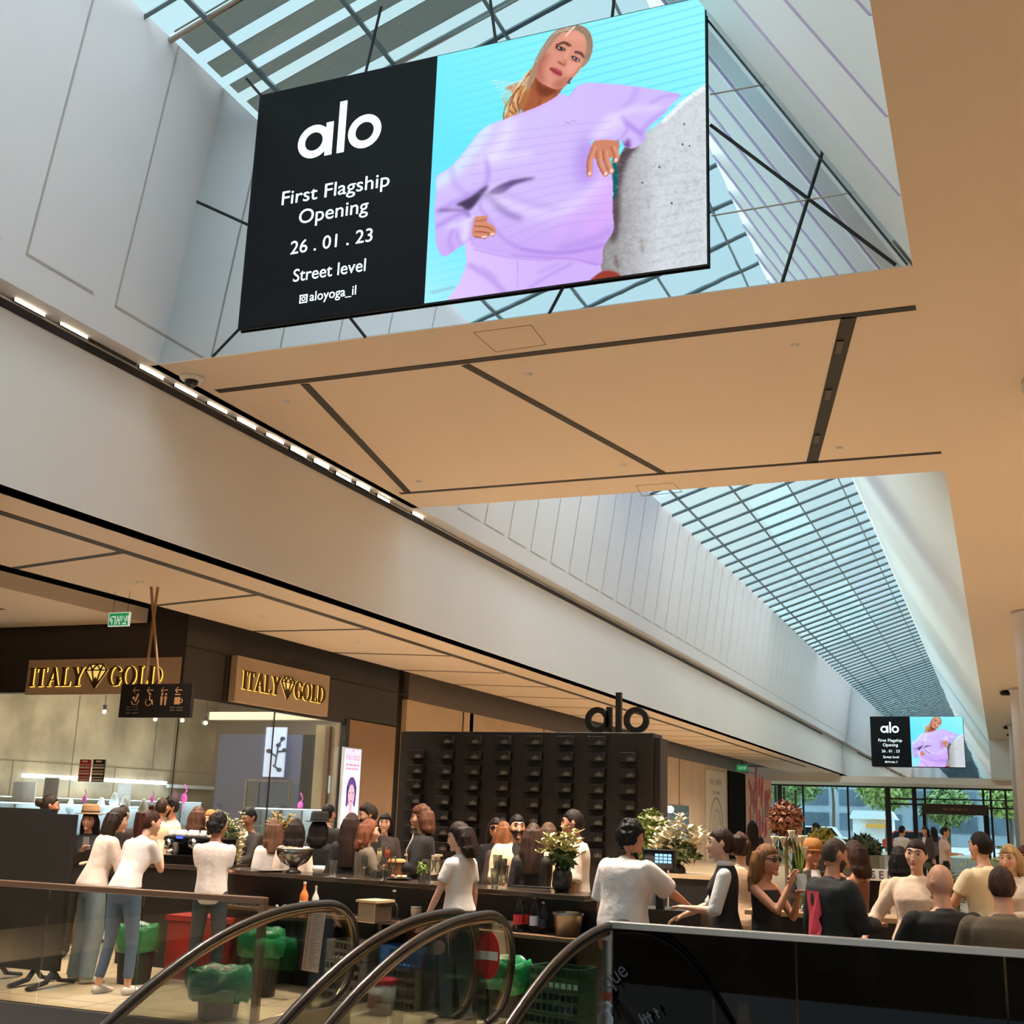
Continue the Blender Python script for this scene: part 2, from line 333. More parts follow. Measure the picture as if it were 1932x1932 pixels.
MB().lathe([(.13, 0), (.12, -.03), (.085, -.04)], p, 24).build('mount', WHITE, c, True); MB().ball((p[0], p[1], p[2]-.045), (.075, .075, .07), 18, 12).build('dome', M('dome_black', (25, 22, 22), .1), c, True)
# beam front and rear: polished mirror panels, sloping skylight above
SKS = math.tan(math.radians(19)); APX, APZ = -3.2, 9.3+SKS*(7.45-3.2)
def skz(x): return 9.3+SKS*(x+7.45)
for nm, y in (('wall_beam_front', YB0), ('wall_beam_rear', YB1)):
    f = MB(); f.prism([(-7.89, ZB+.01), (-.41, ZB+.01), (APX, APZ), (-7.43, 9.3)], 0, .08 if y < 12 else -.08, at((0, y, 0)) @ Matrix.Scale(-1, 4, (0, 0, 1)))
    struct(nm, f, MIRROR, label='mirror polished panels of the beam '+('facing the camera' if y < 12 else 'facing the far end'))
f = MB()
def joint(x0, z0, x1, z1, w=.03):
    f.tube([(x0, YB0-.004, z0), (x1, YB0-.004, z1)], [(w, .006)]*2, 4, up=(0, 1, 0))
for j in [(-2.05, 7.75, -.53, 6.15), (-.94, 7.73, -1.45, 6.13), (-7.63, 7.96, -6.9, 7.55), (-6.9, 6.42, -7.22, 6.13), (-5.67, 6.4, -5.44, 6.12), (-3.39, 6.42, -3.55, 6.12), (-7.14, 9.35, -6.93, 9.1), (-5.52, 9.85, -5.65, 9.1), (-4.27, 9.61, -4.18, 9.05), (-2.96, 9.4, -2.99, 9.05)]: joint(*j, w=.015)
struct('trim_8', f, BLACK, label='black joints between the mirror panels')
f = MB()
f.tube([(-2.05, YB0-.004, 8.06), (-1.15, YB0-.004, 8.05)], .006, 4); f.tube([(-2.05, YB0-.004, 6.85), (-.5, YB0-.004, 6.87)], .006, 4)
struct('trim_9', f, WHITE, label='pale fine joints of the mirror panels'); 
f = MB(); f.tube([(-.94, YB0-.004, 7.73), (-.55, YB0-.004, 7.68)], .005, 4)
struct('trim_10', f, M('thin_joint', (90, 88, 88), .5), label='grey fine joints of the mirror panels')
# slanting ribbed wall on the right of the skylight
f = MB(); dx, dz = -.4-APX, ZB-APZ; L = math.hypot(dx, dz); nx, nz = -dz/L, dx/L   # outward normal (towards +X, up)
prof = []; y = -26.
k = 0
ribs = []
while y < 70:
    step = 1.07 if y < 9.3 else .42
    if y < 9.3:
        prof += [(y, 0.), (y+step*.06, .015), (y+step*.1, .15), (y+step*.5, .16), (y+step*.85, .06)]
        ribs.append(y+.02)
    else: prof += [(y, 0.), (y+step*.3, .02), (y+step*.62, .10), (y+step*.68, .15)]
    y += step
vs = []; fs = []
for (yy, h) in prof:
    for (x, z) in ((APX, APZ), (-.4, ZB)): vs.append((x+nx*h, yy, z+nz*h))
for i in range(len(prof)-1): fs.append((2*i, 2*i+1, 2*i+3, 2*i+2))
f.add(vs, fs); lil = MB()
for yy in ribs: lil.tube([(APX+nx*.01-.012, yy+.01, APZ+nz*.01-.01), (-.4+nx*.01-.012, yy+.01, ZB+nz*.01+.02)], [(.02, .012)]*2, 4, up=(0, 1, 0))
struct('trim_21', lil, M('lilac_spill', (184, 166, 200), .4), label='lilac screen light painted along the near wall ribs')  # strips put the screen's lilac glow into colour along the rib edges
struct('trim_22', MB().tube([(-.44, YB0-.006, ZB+.02), (APX+.01, YB0-.006, APZ-.06)], .009, 4), M('seam_dark', (60, 60, 62), .5), label='fine dark seam between mirror panels and ribbed wall')
struct('wall_right', f, M('ribbed_white', (228, 230, 228), .45, var=.02, scale=.5), label='white ribbed slanting wall right of the skylight')
# columns
for i, (x, y) in enumerate([(.80, 12.5), (.80, 26.8), (.80, 42), (.80, 57)]):
    c = MB().lathe([(.34, 0), (.34, ZB-.12), (.37, ZB-.1), (.37, ZB)], (x+.02, y, 0), 32); struct('column', c, M('column_paint', (206, 200, 200), .5), smooth=True, label=['white round column nearest the right edge', 'second white round column on the right', 'third white round column on the right', 'farthest white round column on the right'][i])
for i, (x, y) in enumerate([(1903, 1303), (1905, 1369), (1908, 1411), (1909, 1439)]):
    yy = [33, 46, 60, 66][i]; p = onZ(x, y, ZB)
    tag(MB().lathe([(0, -.16), (.2, -.15), (.24, -.06), (.1, 0)], (p[0]-.05, min(p[1], 62), ZB), 18).build('ceiling_spotlight', DARKM, None, True), 'dark ceiling spotlight beside the right hand columns, '+['nearest', 'second', 'third', 'farthest'][i]+' one', 'spotlight', 'spotlights along the right hand columns')
f = MB(); f.bb((11, -26, 0), (11.3, 76, ZB+.3)); struct('wall_right_aisle', f, WHITE, label='plain wall of the right hand aisle')
f = MB(); f.bb((-30, -26.3, 0), (11, -26, 12)); struct('wall_back', f, WHITE, label='end wall behind the camera')
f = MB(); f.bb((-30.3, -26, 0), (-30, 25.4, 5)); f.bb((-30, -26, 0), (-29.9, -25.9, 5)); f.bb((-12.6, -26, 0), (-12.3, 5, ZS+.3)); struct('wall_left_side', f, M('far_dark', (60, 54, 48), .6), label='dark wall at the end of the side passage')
# ================================================================== skylight
f = MB()
for x in (-7.0, -5.83, -4.66, -3.5):
    z = skz(x); f.tube([(x, -26, z-.04), (x, YB0, z-.04)], [(.02, .05)]*2, 4); f.tube([(x, YB1, z-.04), (x, 70, z-.04)], [(.02, .05)]*2, 4)
ysk = [8.12+1.09*k for k in range(-31, 1)]+[28.09+1.09*k for k in range(-11, 39)]
for y in ysk:
    f.tube([(-7.45, y, 9.3-.03), (APX, y, APZ-.03)], [(.012 if y > 12 else .018, .04)]*2, 4, up=(0, 0, 1))
struct('trim_11', MB().tube([(-7.45, 8.52, 9.27), (APX, 8.52, APZ-.03)], .035, 10), STEEL, label='pale round purlin of the skylight')
struct('window_1', f, M('skylight_bar', (84, 98, 102), .4, .1), label='dark grid of the skylight', cat='window')
f = MB(); f.add([(-7.5, -26, skz(-7.5)), (APX, -26, APZ), (APX, 70, APZ), (-7.5, 70, skz(-7.5))], [(0, 1, 2, 3)])
struct('window_2', f, SKYG, label='tinted glass of the sloping skylight', cat='window')
fab_d = sheer('shade_dark', (120, 120, 118), .6, (150, 148, 142)); fab_f = sheer('shade_far', (222, 230, 230), .25, (225, 230, 230)); fab_l = sheer('shade_light', (200, 215, 235), .4, (225, 235, 250))
i = 0
for (y0, y1, m, n) in [(8.58, 8.98, fab_d, 'first dark shade strip above the skylight left of the screen'), (9.15, 9.42, fab_d, 'second dark shade strip above the skylight left of the screen'), (30.5, 36.5, fab_f, 'dark shade panel over the far skylight'), (24, 28, fab_l, 'pale shade panel over the far skylight'), (44, 56, fab_f, 'wide dark shade panel at the far end of the skylight')]:
    x0 = -7.45 if y1 < 10 or i == 4 else (-5.8 if m is fab_f else -7.4); x1 = APX if y1 < 10 else -4.7+(.9 if m is fab_l else 0)
    q = MB().add([(x0, y0, skz(x0)+.12), (x1, y0, skz(x1)+.12), (x1, y1, skz(x1)+.12), (x0, y1, skz(x0)+.12), (x0, y0, skz(x0)+.13), (x1, y0, skz(x1)+.13), (x1, y1, skz(x1)+.13), (x0, y1, skz(x0)+.13)], [(0, 1, 2, 3), (4, 5, 6, 7), (0, 1, 5, 4), (2, 3, 7, 6), (1, 2, 6, 5), (3, 0, 4, 7)])
    tag(q.build('skylight_blind', m), n, 'blind', 'fabric shades over the skylight'); i += 1
# ================================================================== slot lights between fascia and leaning wall
lm = M('led_white', (255, 236, 208), emit=5.)
sl = [((27, 564), (85, 594)), ((113, 609), (165, 636)), ((263, 691), (308, 714)), ((329, 726), (371, 750)), ((391, 759), (428, 779)), ((447, 790), (482, 809)), ((502, 819), (535, 836)), ((548, 846), (578, 862)), ((592, 869), (620, 884)), ((634, 893), (662, 908)), ((672, 912), (697, 926)), ((712, 935), (735, 947)), ((778, 968), (798, 977))]
ordn = ['first', 'second', 'third', 'fourth', 'fifth', 'sixth', 'seventh', 'eighth', 'ninth', 'tenth', 'eleventh', 'twelfth', 'thirteenth']
for i, (a, c) in enumerate(sl):
    pa, pc = onX(*a, XF+.03), onX(*c, XF+.03)
    t = thing('slot_luminaire', ordn[i]+' lit strip from the left in the slot under the leaning wall', 'strip light', (XF+.03, pa[1], pa[2]), 0, 'lit strips in the wall slot')
    MB().bb((XF+.012, pa[1], pa[2]-.02), (XF+.03, pc[1], pa[2]+.03)).build('housing', BLACK, t)
    d = MB(); n = 9
    for k in range(n):
        yy = pa[1]+(pc[1]-pa[1])*(k+.5)/n; d.bb((XF+.03, yy-.4*(pc[1]-pa[1])/n, pa[2]-.015), (XF+.036, yy+.4*(pc[1]-pa[1])/n, pa[2]+.022))
    d.build('diffuser', lm, t)
p = onX(215, 664, XF+.03); tag(MB().bb((XF+.012, p[1]-.35, p[2]-.02), (XF+.036, p[1]+.35, p[2]+.03)).build('slot_luminaire', DARK), 'unlit dark strip in the slot between the second and third lit strips', 'strip light')
# ================================================================== far end: second beam and glazed entrance
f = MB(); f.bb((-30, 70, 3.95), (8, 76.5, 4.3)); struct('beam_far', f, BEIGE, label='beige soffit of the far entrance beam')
f = MB(); f.prism([(-8.3, 4.3), (-.2, 4.3), (-.35, 6.1), (APX, APZ), (-7.43, 9.3), (-8.3, 6.1)], 0, -.1, at((0, 70.1, 0)) @ Matrix.Scale(-1, 4, (0, 0, 1))); struct('wall_far_beam', f, MIRROR, label='mirror polished panels of the far beam')
f = MB(); f.bb((-30, 70, 4.3), (-8.13, 70.2, ZB)); f.bb((-.4, 66, 4.2), (9, 70.2, 6.2)); struct('wall_far_upper', f, WHITE, label='white upper wall beside the far beam')
f = MB(); YE = 76.
for x, w in ((-14.5, .1), (-12.6, .25), (-11.2, .1), (-8.55, .1), (-6.25, .3), (-4.75, .26), (-4.15, .12), (-.95, .12), (-.55, .12), (.25, .12)): f.bb((x-w/2, YE-.1, 0), (x+w/2, YE+.1, 4))
for z in (3.25, 2.95): f.bb((-6.2, YE-.06, z-.05), (-4.2, YE+.06, z+.05))
f.bb((-20, YE-.06, 3.85), (4, YE+.06, 4)); f.bb((-1, YE-.06, 2.8), (3, YE+.06, 2.9)); f.bb((-4.2, YE-.06, 3.25), (3, YE+.06, 3.32))
struct('window_3', f, M('facade_frame', (36, 38, 40), .5), label='dark frame of the glazed entrance front', cat='window')
struct('window_4', MB().bb((-20, YE-.02, 0), (4, YE, 3.9)), glass('facade_glass', (205, 226, 230), .6), label='panes of the glazed entrance front', cat='window')
dp = thing('entrance_portal', 'dark brown portal over the entrance doors at the far end', 'portal', (-2.5, YE-.5, 0))
MB().bb((-4.3, YE-.9, 2.42), (-.7, YE-.3, 3.0)).build('header', M('portal_brown', (58, 46, 42), .5), dp)
for x in (-4.2, -.8): MB().bb((x-.09, YE-.9, 0), (x+.09, YE-.3, 2.42)).build('jamb', DARKM, dp)
scrawl(MB(), at((-2.5, YE-.905, 2.72)), 1.3, .14, 16).build('lettering', M('portal_letters', (170, 120, 60), .4), dp)
# outside
struct('ground_outside', MB().bb((-60, 76.3, -.3), (40, 140, -.02)), M('pavement', (190, 190, 186), .8, var=.1, scale=.5))
f = MB(); f.bb((-45, 120, 0), (30, 125, 14))
w_ = MB()
for r in range(6):
    for q in range(22): w_.bb((-44+3.3*q, 119.9, 1.2+2.2*r), (-41.7+3.3*q, 120, 2.7+2.2*r))
struct('window_6', w_, M('office_glass', (86, 104, 118), .25, var=.4, scale=.3), label='windows of the building across the street', cat='window')
struct('facade_outside', f, M('office_front', (150, 165, 178), .4, var=.25, scale=.12), label='pale grey building across the street')
# ================================================================== vegetation helpers
LEAF = {}
def leafmat(c, tr=.4): return M('leaf_%d_%d_%d' % c, c, .5, var=.35, scale=9)
def foliage(c, r, n, size, fn=None, flat=1.):
    mb = MB(); c = np.array(c, float)
    for _ in range(n):
        d = rng.normal(size=3); d /= np.linalg.norm(d); q = c+d*np.array(r)*rng.uniform(.35, 1)**.5
        u = rng.normal(size=3); u /= np.linalg.norm(u); w = np.cross(u, d); w /= np.linalg.norm(w)+1e-6
        s = size*rng.uniform(.6, 1.3); h = np.cross(u, w)*s*.12
        mb.add([q-u*s, q+w*s*.38+h, q+u*s, q-w*s*.38+h], [(0, 1, 2), (0, 2, 3)])
    return mb
# trees outside the glazed front
for i, (x, y, h, r, lab) in enumerate([(-13, 84, 4.5, 2.2, 'leafy street tree left of the entrance outside'), (-7.3, 86.5, 4.2, 2.0, 'bright green street tree behind the wide left pane'), (-12.6, 101, 6.5, 2.6, 'taller street tree behind the left panes'), (-3.4, 86, 3.0, 1.7, 'round green tree framed by the entrance doors'), (.4, 84, 3.6, 1.6, 'street tree right of the entrance doors'), (-16, 97, 7, 3, 'big street tree at the left end outside'), (3, 98, 6, 3, 'big street tree at the right end outside')]):
    t = thing('street_tree', lab, 'tree', (x, y, 0), 0, 'trees outside the entrance')
    MB().tube([(x, y, 0), (x+.1, y, h*.5), (x, y+.1, h*.85)], [.16, .12, .06], 8).build('trunk', M('bark', (90, 74, 58), .9), t)
    foliage((x, y, h), (r, r, r*.8), 700, .34).build('crown', leafmat([(120, 150, 90), (150, 175, 100), (110, 140, 95)][i % 3]), t)
for i, (x, y, w, h, c, lab) in enumerate([(-11.2, 83, 1.8, 1.5, (225, 230, 235), 'white van parked outside left of the entrance'), (-5.4, 84, 1.6, 1.4, (170, 60, 50), 'red car parked outside behind the middle pane')]):
    t = thing('parked_car', lab, 'car', (x, y, 0))
    MB().prism([(-w*1.2, .3), (w*1.2, .3), (w*1.2, .8), (w*.75, .9), (w*.5, h), (-w*.7, h), (-w*1.05, .9), (-w*1.2, .8)], -.8, .8, at((x, y, 0))).build('body', M('car_%d' % i, c, .25, coat=.6), t, bev=.05)
    MB().prism([(w*.7, .92), (w*.48, h-.08), (-w*.66, h-.08), (-w*.95, .92)], -.81, .81, at((x, y, 0))).build('windows', M('car_window', (30, 36, 40), .1), t)
    for sx in (-.75, .75): MB().tube([(x+sx*w, y-.85, .32), (x+sx*w, y+.85, .32)], .32, 16).build('wheel', M('tyre', (20, 20, 20), .8), t)
st = thing('street_stall', 'white roofed stall with an orange awning outside the entrance', 'stall', (-8.6, 94, 0))
MB().bb((-10.2, 93, 0), (-7.4, 95, 2.1)).build('body', M('stall_white', (225, 228, 230), .6), st); MB().prism([(-10.5, 2.1), (-7.1, 2.1), (-7.5, 2.7), (-10.1, 2.7)], -1.3, 1.3, at((0, 94, 0))).build('roof', M('stall_roof', (210, 225, 235), .6), st); MB().bb((-9.2, 92.2, 1.5), (-7.6, 93, 1.75)).build('awning', M('awning', (225, 160, 60), .7), st)
# ================================================================== shops on the left
STX = -18.6; YS = 15.1; YSB = 26.
f = MB(); f.bb((STX-.3, YS+.2, 0), (STX, YSB, ZS+.3)); struct('wall_store_side', f, CONC, label='bare concrete side wall inside the jewellery shop')
cj = MB()
for z, y0, y1 in ((2.42, YS, YSB), (1.62, YS, YSB)): cj.bb((STX, y0, z-.008), (STX+.012, y1, z+.008))
for y, z0, z1 in ((19.2, 1.62, 2.42), (20.9, 1.62, 4), (22.3, 1.62, 2.42), (18.1, 2.42, 4), (23.6, 2.42, 4)): cj.bb((STX, y-.008, z0), (STX+.012, y+.008, z1))
struct('trim_12', cj, M('conc_joint', (120, 112, 92), .9), label='joints in the concrete shop wall')
struct('wall_store_back', MB().bb((STX, YSB, 0), (XW, YSB+.2, ZS+.3)), M('store_taupe', (150, 134, 118), .6), label='taupe back wall of the jewellery shop')
struct('ceiling_store', MB().bb((STX, YS+.2, 4.6), (XW-.2, YSB, 4.69)), M('store_ceiling', (235, 228, 214), .6), label='pale ceiling of the jewellery shop')
# header cladding
struct('wall_store_header', MB().bb((STX-3, YS, 3.34), (XW, YS+.2, ZS+.35)).bb((XW-.2, YS+.2, 3.34), (XW, 22.25, ZS+.35)), DARK, label='dark cladding above the shop windows')
h = MB(); h.bb((XW, YS, 4.02), (XW+.01, 62, 4.05)); h.bb((XW, 16.15, 3.3), (XW+.012, 16.2, 4.02)); struct('trim_13', h, BLACK, label='black joints in the shop header')
# front and side panes
pn = MB(); pn.bb((STX, YS+.04, .05), (XW, YS+.06, 3.34)); pn.bb((XW-.06, YS, .05), (XW-.04, 20.2, 3.34)); struct('window_5', pn, glass('shop_glass', (246, 248, 244), .4), label='glass shop front', cat='window')
f = MB(); f.bb((XW-.012, YS, 0), (XW, YS+.012, 3.34)); f.bb((-15.75, YS, 0), (-15.65, YS+.1, ZS)); f.bb((XW-.1, 20.15, 0), (XW+.02, 20.3, 3.34)); f.bb((XW-.1, YS, 3.26), (XW, 20.2, 3.34)); f.bb((XW-.06, 17.77, 0), (XW-.04, 17.785, 3.3))
struct('trim_14', f, M('shop_frame', (40, 34, 30), .4), label='thin dark frame of the shop front')
struct('wall_dark_left', MB().bb((-22, YS-.05, 0), (-15.7, YS+.15, ZS+.3)), M('near_black', (16, 14, 13), .5), label='near black wall left of the jewellery shop')
struct('trim_15', MB().bb((-15.72, YS-.08, 0), (-15.69, YS-.05, 3.6)), STEEL, label='thin bright edge of the dark wall')
# signs
SIGN = M('sign_board', (178, 156, 134), .5); GLOW = M('sign_glow', (250, 216, 104), emit=.95); BRZ = M('sign_bronze', (84, 58, 28), .4, .2)
def serif_word(F, h, word, x, mb):
    w = {'I': .36, 'T': .74, 'A': .86, 'L': .66, 'Y': .8, 'G': .84, 'O': .9, 'D': .86}
    for ch in word:
        P = lambda *q: mb.prism([(x+a*h, b*h) for a, b in q], 0, .03, F)
        if ch == 'I': P((.1, 0), (.26, 0), (.26, 1), (.1, 1)); P((.02, 0), (.34, 0), (.34, .06), (.02, .06)); P((.02, .94), (.34, .94), (.34, 1), (.02, 1))
        if ch == 'T': P((.29, 0), (.45, 0), (.45, 1), (.29, 1)); P((.03, .92), (.71, .92), (.71, 1), (.03, 1)); P((.03, .78), (.08, .78), (.08, .94), (.03, .94)); P((.66, .78), (.71, .78), (.71, .94), (.66, .94)); P((.2, 0), (.54, 0), (.54, .05), (.2, .05))
        if ch == 'A': P((.06, 0), (.13, 0), (.46, 1), (.40, 1)); P((.62, 0), (.8, 0), (.48, 1), (.37, 1)); P((.2, .3), (.64, .3), (.64, .36), (.2, .36)); P((0, 0), (.24, 0), (.24, .05), (0, .05)); P((.54, 0), (.86, 0), (.86, .05), (.54, .05))
        if ch == 'L': P((.1, 0), (.26, 0), (.26, 1), (.1, 1)); P((.02, .94), (.36, .94), (.36, 1), (.02, 1)); P((.02, 0), (.62, 0), (.62, .07), (.02, .07)); P((.56, 0), (.62, 0), (.64, .24), (.58, .2))
        if ch == 'Y': P((.32, 0), (.48, 0), (.48, .48), (.32, .48)); P((.06, 1), (.24, 1), (.48, .46), (.34, .42)); P((.66, 1), (.74, 1), (.48, .42), (.4, .46)); P((.22, 0), (.58, 0), (.58, .05), (.22, .05)); P((0, .95), (.3, .95), (.3, 1), (0, 1)); P((.54, .95), (.8, .95), (.8, 1), (.54, 1))
        if ch == 'O': mb.ring((x+.44*h, .5*h), .52*h, .46*h, 0, .03, F, 30, .84, isx=.58)
        if ch == 'G': mb.ring((x+.44*h, .5*h), .52*h, .46*h, 0, .03, F, 26, .84, .55, 2*PI-.35, isx=.58); P((.6, .02), (.74, .02), (.74, .44), (.6, .44)); P((.5, .4), (.82, .4), (.82, .46), (.5, .46))
        if ch == 'D': P((.1, 0), (.26, 0), (.26, 1), (.1, 1)); P((.02, 0), (.36, 0), (.36, .05), (.02, .05)); P((.02, .95), (.36, .95), (.36, 1), (.02, 1)); mb.ring((x+.3*h, .5*h), .5*h, .45*h, 0, .03, F, 18, 1.06, -PI/2, PI/2, isx=.82)
        x += (w[ch]+.06)*h
    return x
def diamond(F, x, h, mb, glow):
    q = lambda a, b: (x+a*h, b*h)
    pt = dict(tl=(.28, 1.12), tr=(1.12, 1.12), l=(0, .82), r=(1.4, .82), b=(.7, -.12), m1=(.42, .82), m2=(.98, .82), tm=(.7, 1.12))
    glow.prism([q(*pt[k]) for k in ('tl', 'tr', 'r', 'b', 'l')], .002, .008, F)
    for a, c in [('tl', 'tr'), ('tr', 'r'), ('r', 'b'), ('b', 'l'), ('l', 'tl'), ('l', 'r'), ('m1', 'b'), ('m2', 'b'), ('tl', 'm1'), ('m1', 'tm'), ('tm', 'm2'), ('m2', 'tr')]:
        A, B = np.array(q(*pt[a])), np.array(q(*pt[c])); d = (B-A)/np.hypot(*(B-A)); n = np.array([-d[1], d[0]])*.028*h
        mb.prism([tuple(A+n), tuple(A-n), tuple(B-n), tuple(B+n)], .008, .03, F)
    mb.prism([q(.38, .36), q(.7, -.1), q(1.02, .36), q(.84, .2), q(.7, .46), q(.56, .2)], .008, .03, F)
def gold_sign(name, label, F, Wd, H, h, x0):
    t = thing('shop_sign', label, 'sign', tuple(F.translation), 0, 'shop signs with a diamond')
    MB().prism([(0, 0), (Wd, 0), (Wd, H), (0, H)], -.12, 0, F).build('board', SIGN, t)
    y0 = (H-h)/2; F2 = F @ Matrix.Translation((x0, y0, 0)); L = MB(); G = MB()
    x = serif_word(F2, h, 'ITALY', 0, L); diamond(F2, x+.05*h, h, L, G); x2 = serif_word(F2, h, 'GOLD', x+1.55*h, L)
    L2 = L.build('lettering', BRZ, t); L2.data.transform(Matrix.Translation(F.to_3x3() @ Vector((0, 0, .014))))
    # glowing backs behind every letter: thin glowing backs a little larger than the letters
    hb = MB()
    for w, xx in (('ITALY', -.02), ('GOLD', x+1.55*h-.02)):
        for ox, oy in ((.008, 0), (-.005, 0), (.003, -.007)): serif_word(F2 @ Matrix.Translation((ox, oy, .004)) @ Matrix.Diagonal((1, 1, .2, 1)), h, w, max(xx+.02, 0), hb)
        o = hb.build('halo_light', GLOW, t); o['label'] = 'yellow glowing backs of the letters'; hb = MB()
    G.build('diamond_light', M('diamond_glow', (244, 206, 110), emit=.8), t)
    return t
gold_sign('a', 'gold lettered shop sign facing the camera left of the hanging sign', at((-14.55, YS-.02, 3.3)), 3.0, .56, .30, .08)
gold_sign('b', 'gold lettered shop sign along the mall over the glass door', at((XW+.14, 16.28, 3.3), FR_SIDE), 2.95, .74, .3, .16)
for lt, (p, r) in enumerate([((-13, YS-.25, 3.58), 0), ((XW+.35, 17.7, 3.65), 0)]):
    pass
# shop interior
def bulb(x, y, z, top, lab, i):
    t = thing('pendant_bulb', lab, 'pendant lamp', (x, y, top), 0, 'bare bulbs in the jewellery shop')
    MB().tube([(x, y, top), (x, y, z+.12)], .008, 6).build('cord', BLACK, t); MB().lathe([(.03, .05), (.035, .13), (.01, .14)], (x, y, z), 12).build('socket', BLACK, t); MB().ball((x, y, z), .038, 12, 8).build('bulb', M('bulb_glow', (255, 240, 215), emit=3), t, True)
for i, (x, y, lab) in enumerate([(197, 1343, 'bare bulb on a long cord left of the hanging sign'), (293, 1357, 'bare bulb under the middle of the hanging sign'), (344, 1359, 'bare bulb right under the hanging sign edge'), (388, 1364, 'small bare bulb by the corner of the concrete wall')]):
    p = onY(x, y, 18.); bulb(p[0], p[1], p[2], 4.6, lab, i)
LEDW = M('led_cool', (225, 240, 255), emit=3.2); CASEW = M('case_white', (226, 232, 234), .4); PINK = M('pink_foil', (255, 120, 225), .3, emit=.35)
for (a, c, lab) in [((46, 1462), (312, 1481), 'long white light bar along the concrete wall'), ((318, 1482), (418, 1490), 'second light bar at the end of the concrete wall')]:
    p, q = onX(*a, STX+.12), onX(*c, STX+.12)
    tag(MB().bb((STX+.05, p[1], p[2]-.05), (STX+.16, min(q[1], YSB-.1), p[2]+.03)).build('light_bar', LEDW if 'long' in lab else CASEW), lab, 'light bar')
CG = glass('case_glass', (244, 250, 250), .6)
def showcase(x0, y0, x1, y1, zt, lab):
    t = thing('display_case', lab, 'display case', ((x0+x1)/2, (y0+y1)/2, 0), 0, 'glass display cases')
    MB().bb((x0, y0, 0), (x1, y1, .82)).build('base', CASEW, t); MB().bb((x0, y0, .84), (x1, y1, zt)).build('vitrine', CG, t)
    MB().bb((x0+.02, y0+.02, zt-.03), (x1-.02, y1-.02, zt-.012)).build('light_strip', LEDW, t)
    MB().bb((x0+.02, y1-.03, .84), (x1-.02, y1-.02, zt-.04)).build('back_panel', CASEW, t)
    MB().bb((x0+.04, y0+.04, 1.15), (x1-.04, y1-.04, 1.165)).build('shelf', CG, t)
    return t
showcase(-15.5, 15.6, -12.9, 16.2, 1.62, 'glass jewellery case just inside the shop window')
showcase(-18.4, 18.3, -17.8, 24.6, 1.72, 'glass jewellery case along the concrete wall')
showcase(-12.2, 18.4, -11.75, 20.0, 1.66, 'glass jewellery case by the shop door')
for i, (x, y, Y) in enumerate([(235, 1520, 15.9), (215, 1513, 15.9), (190, 1522, 15.9), (270, 1525, 15.9), (132, 1525, 15.9), (300, 1524, 15.9)]):
    p = onY(x, y, Y)
    tag(MB().lathe([(.05, -.14), (.02, -.1), (.08, -.02), (.05, .08), (.03, .14), (.0, .15)], (p[0], Y, p[2]), 12).build('necklace_bust', CASEW, None, True), 'white necklace bust in the front case, '+['fourth', 'third', 'second', 'fifth', 'leftmost', 'sixth'][i]+' from the left', 'jewellery stand', 'necklace busts in the front case')
for i, (x, y, w, lab) in enumerate([(44, 1500, .5, 'pale price poster at the left end of the shop window'), (95, 1492, .3, 'framed picture behind the man with slick hair'), (233, 1505, .28, 'pale sheet standing in the middle of the shop window')]):
    p = onY(x, y, 16.5); tag(MB().bb((p[0]-w/2, 16.5, p[2]-.3), (p[0]+w/2, 16.52, p[2]+.22)).build('poster', M('poster_pale_%d' % i, [(232, 226, 222), (120, 104, 92), (226, 226, 230)][i], .6, var=.08, scale=9)), lab, 'poster')
def flamingo(x, y, Y, s, lab, fr):
    p = onX(x, y, Y) if fr == 'x' else onY(x, y, Y)
    t = thing('foil_flamingo', lab, 'decoration', p, 0, 'pink foil flamingos')
    MB().ball(p, (.1*s, .05*s, .13*s), 12, 8).build('body', PINK, t, True)
    MB().tube([(p[0], p[1], p[2]+.1*s), (p[0]+.07*s, p[1], p[2]+.2*s), (p[0]+.01, p[1], p[2]+.32*s), (p[0]-.03*s, p[1], p[2]+.38*s)], [.03*s, .022*s, .025*s, .012*s], 8).build('neck', PINK, t, True)
    MB().tube([(p[0], p[1], p[2]-.1*s), (p[0]+.02*s, p[1], p[2]-.34*s)], .012*s, 6).build('leg', PINK, t)
flamingo(159, 1508, 15.38, .42, 'small pink foil flamingo in the left of the shop window', 'y'); flamingo(287, 1508, 15.38, .36, 'faint pink foil flamingo in the middle of the shop window', 'y'); flamingo(347, 1506, 15.38, .55, 'tall pink foil flamingo right of the middle of the shop window', 'y'); flamingo(567, 1520, -12.35, .62, 'large pink foil flamingo by the shop door', 'x')
def window_poster(x0, x1, y0, y1, col, lab, title):
    p, q = onY(x0, y1, YS-.01), onY(x1, y0, YS-.01)
    t = thing('window_poster', lab, 'poster', ((p[0]+q[0])/2, YS, p[2])); MB().bb((p[0], YS-.005, p[2]), (q[0], YS+.03, q[2])).build('sheet', M(title, col, .6), t)
    g = MB(); n = 0
    for r in range(7):
        for c in range(4): 
            if r == 0 and c not in (1, 2): continue
            zx = p[0]+(q[0]-p[0])*(c+.5)/4; zz = q[2]-(q[2]-p[2])*(r+.6)/7.2; g.bb((zx-.028, YS-.007, zz-.016), (zx+.028, YS-.005, zz+.012-.012*(r % 2)))
    g.build('print', M('print_white', (230, 222, 214), .6), t.children[0])
window_poster(146, 170, 1433, 1474, (165, 40, 52), 'red printed sale poster on the shop window', 'poster_red'); window_poster(171, 197, 1433, 1475, (40, 40, 42), 'black printed sale poster beside the red one', 'poster_black')
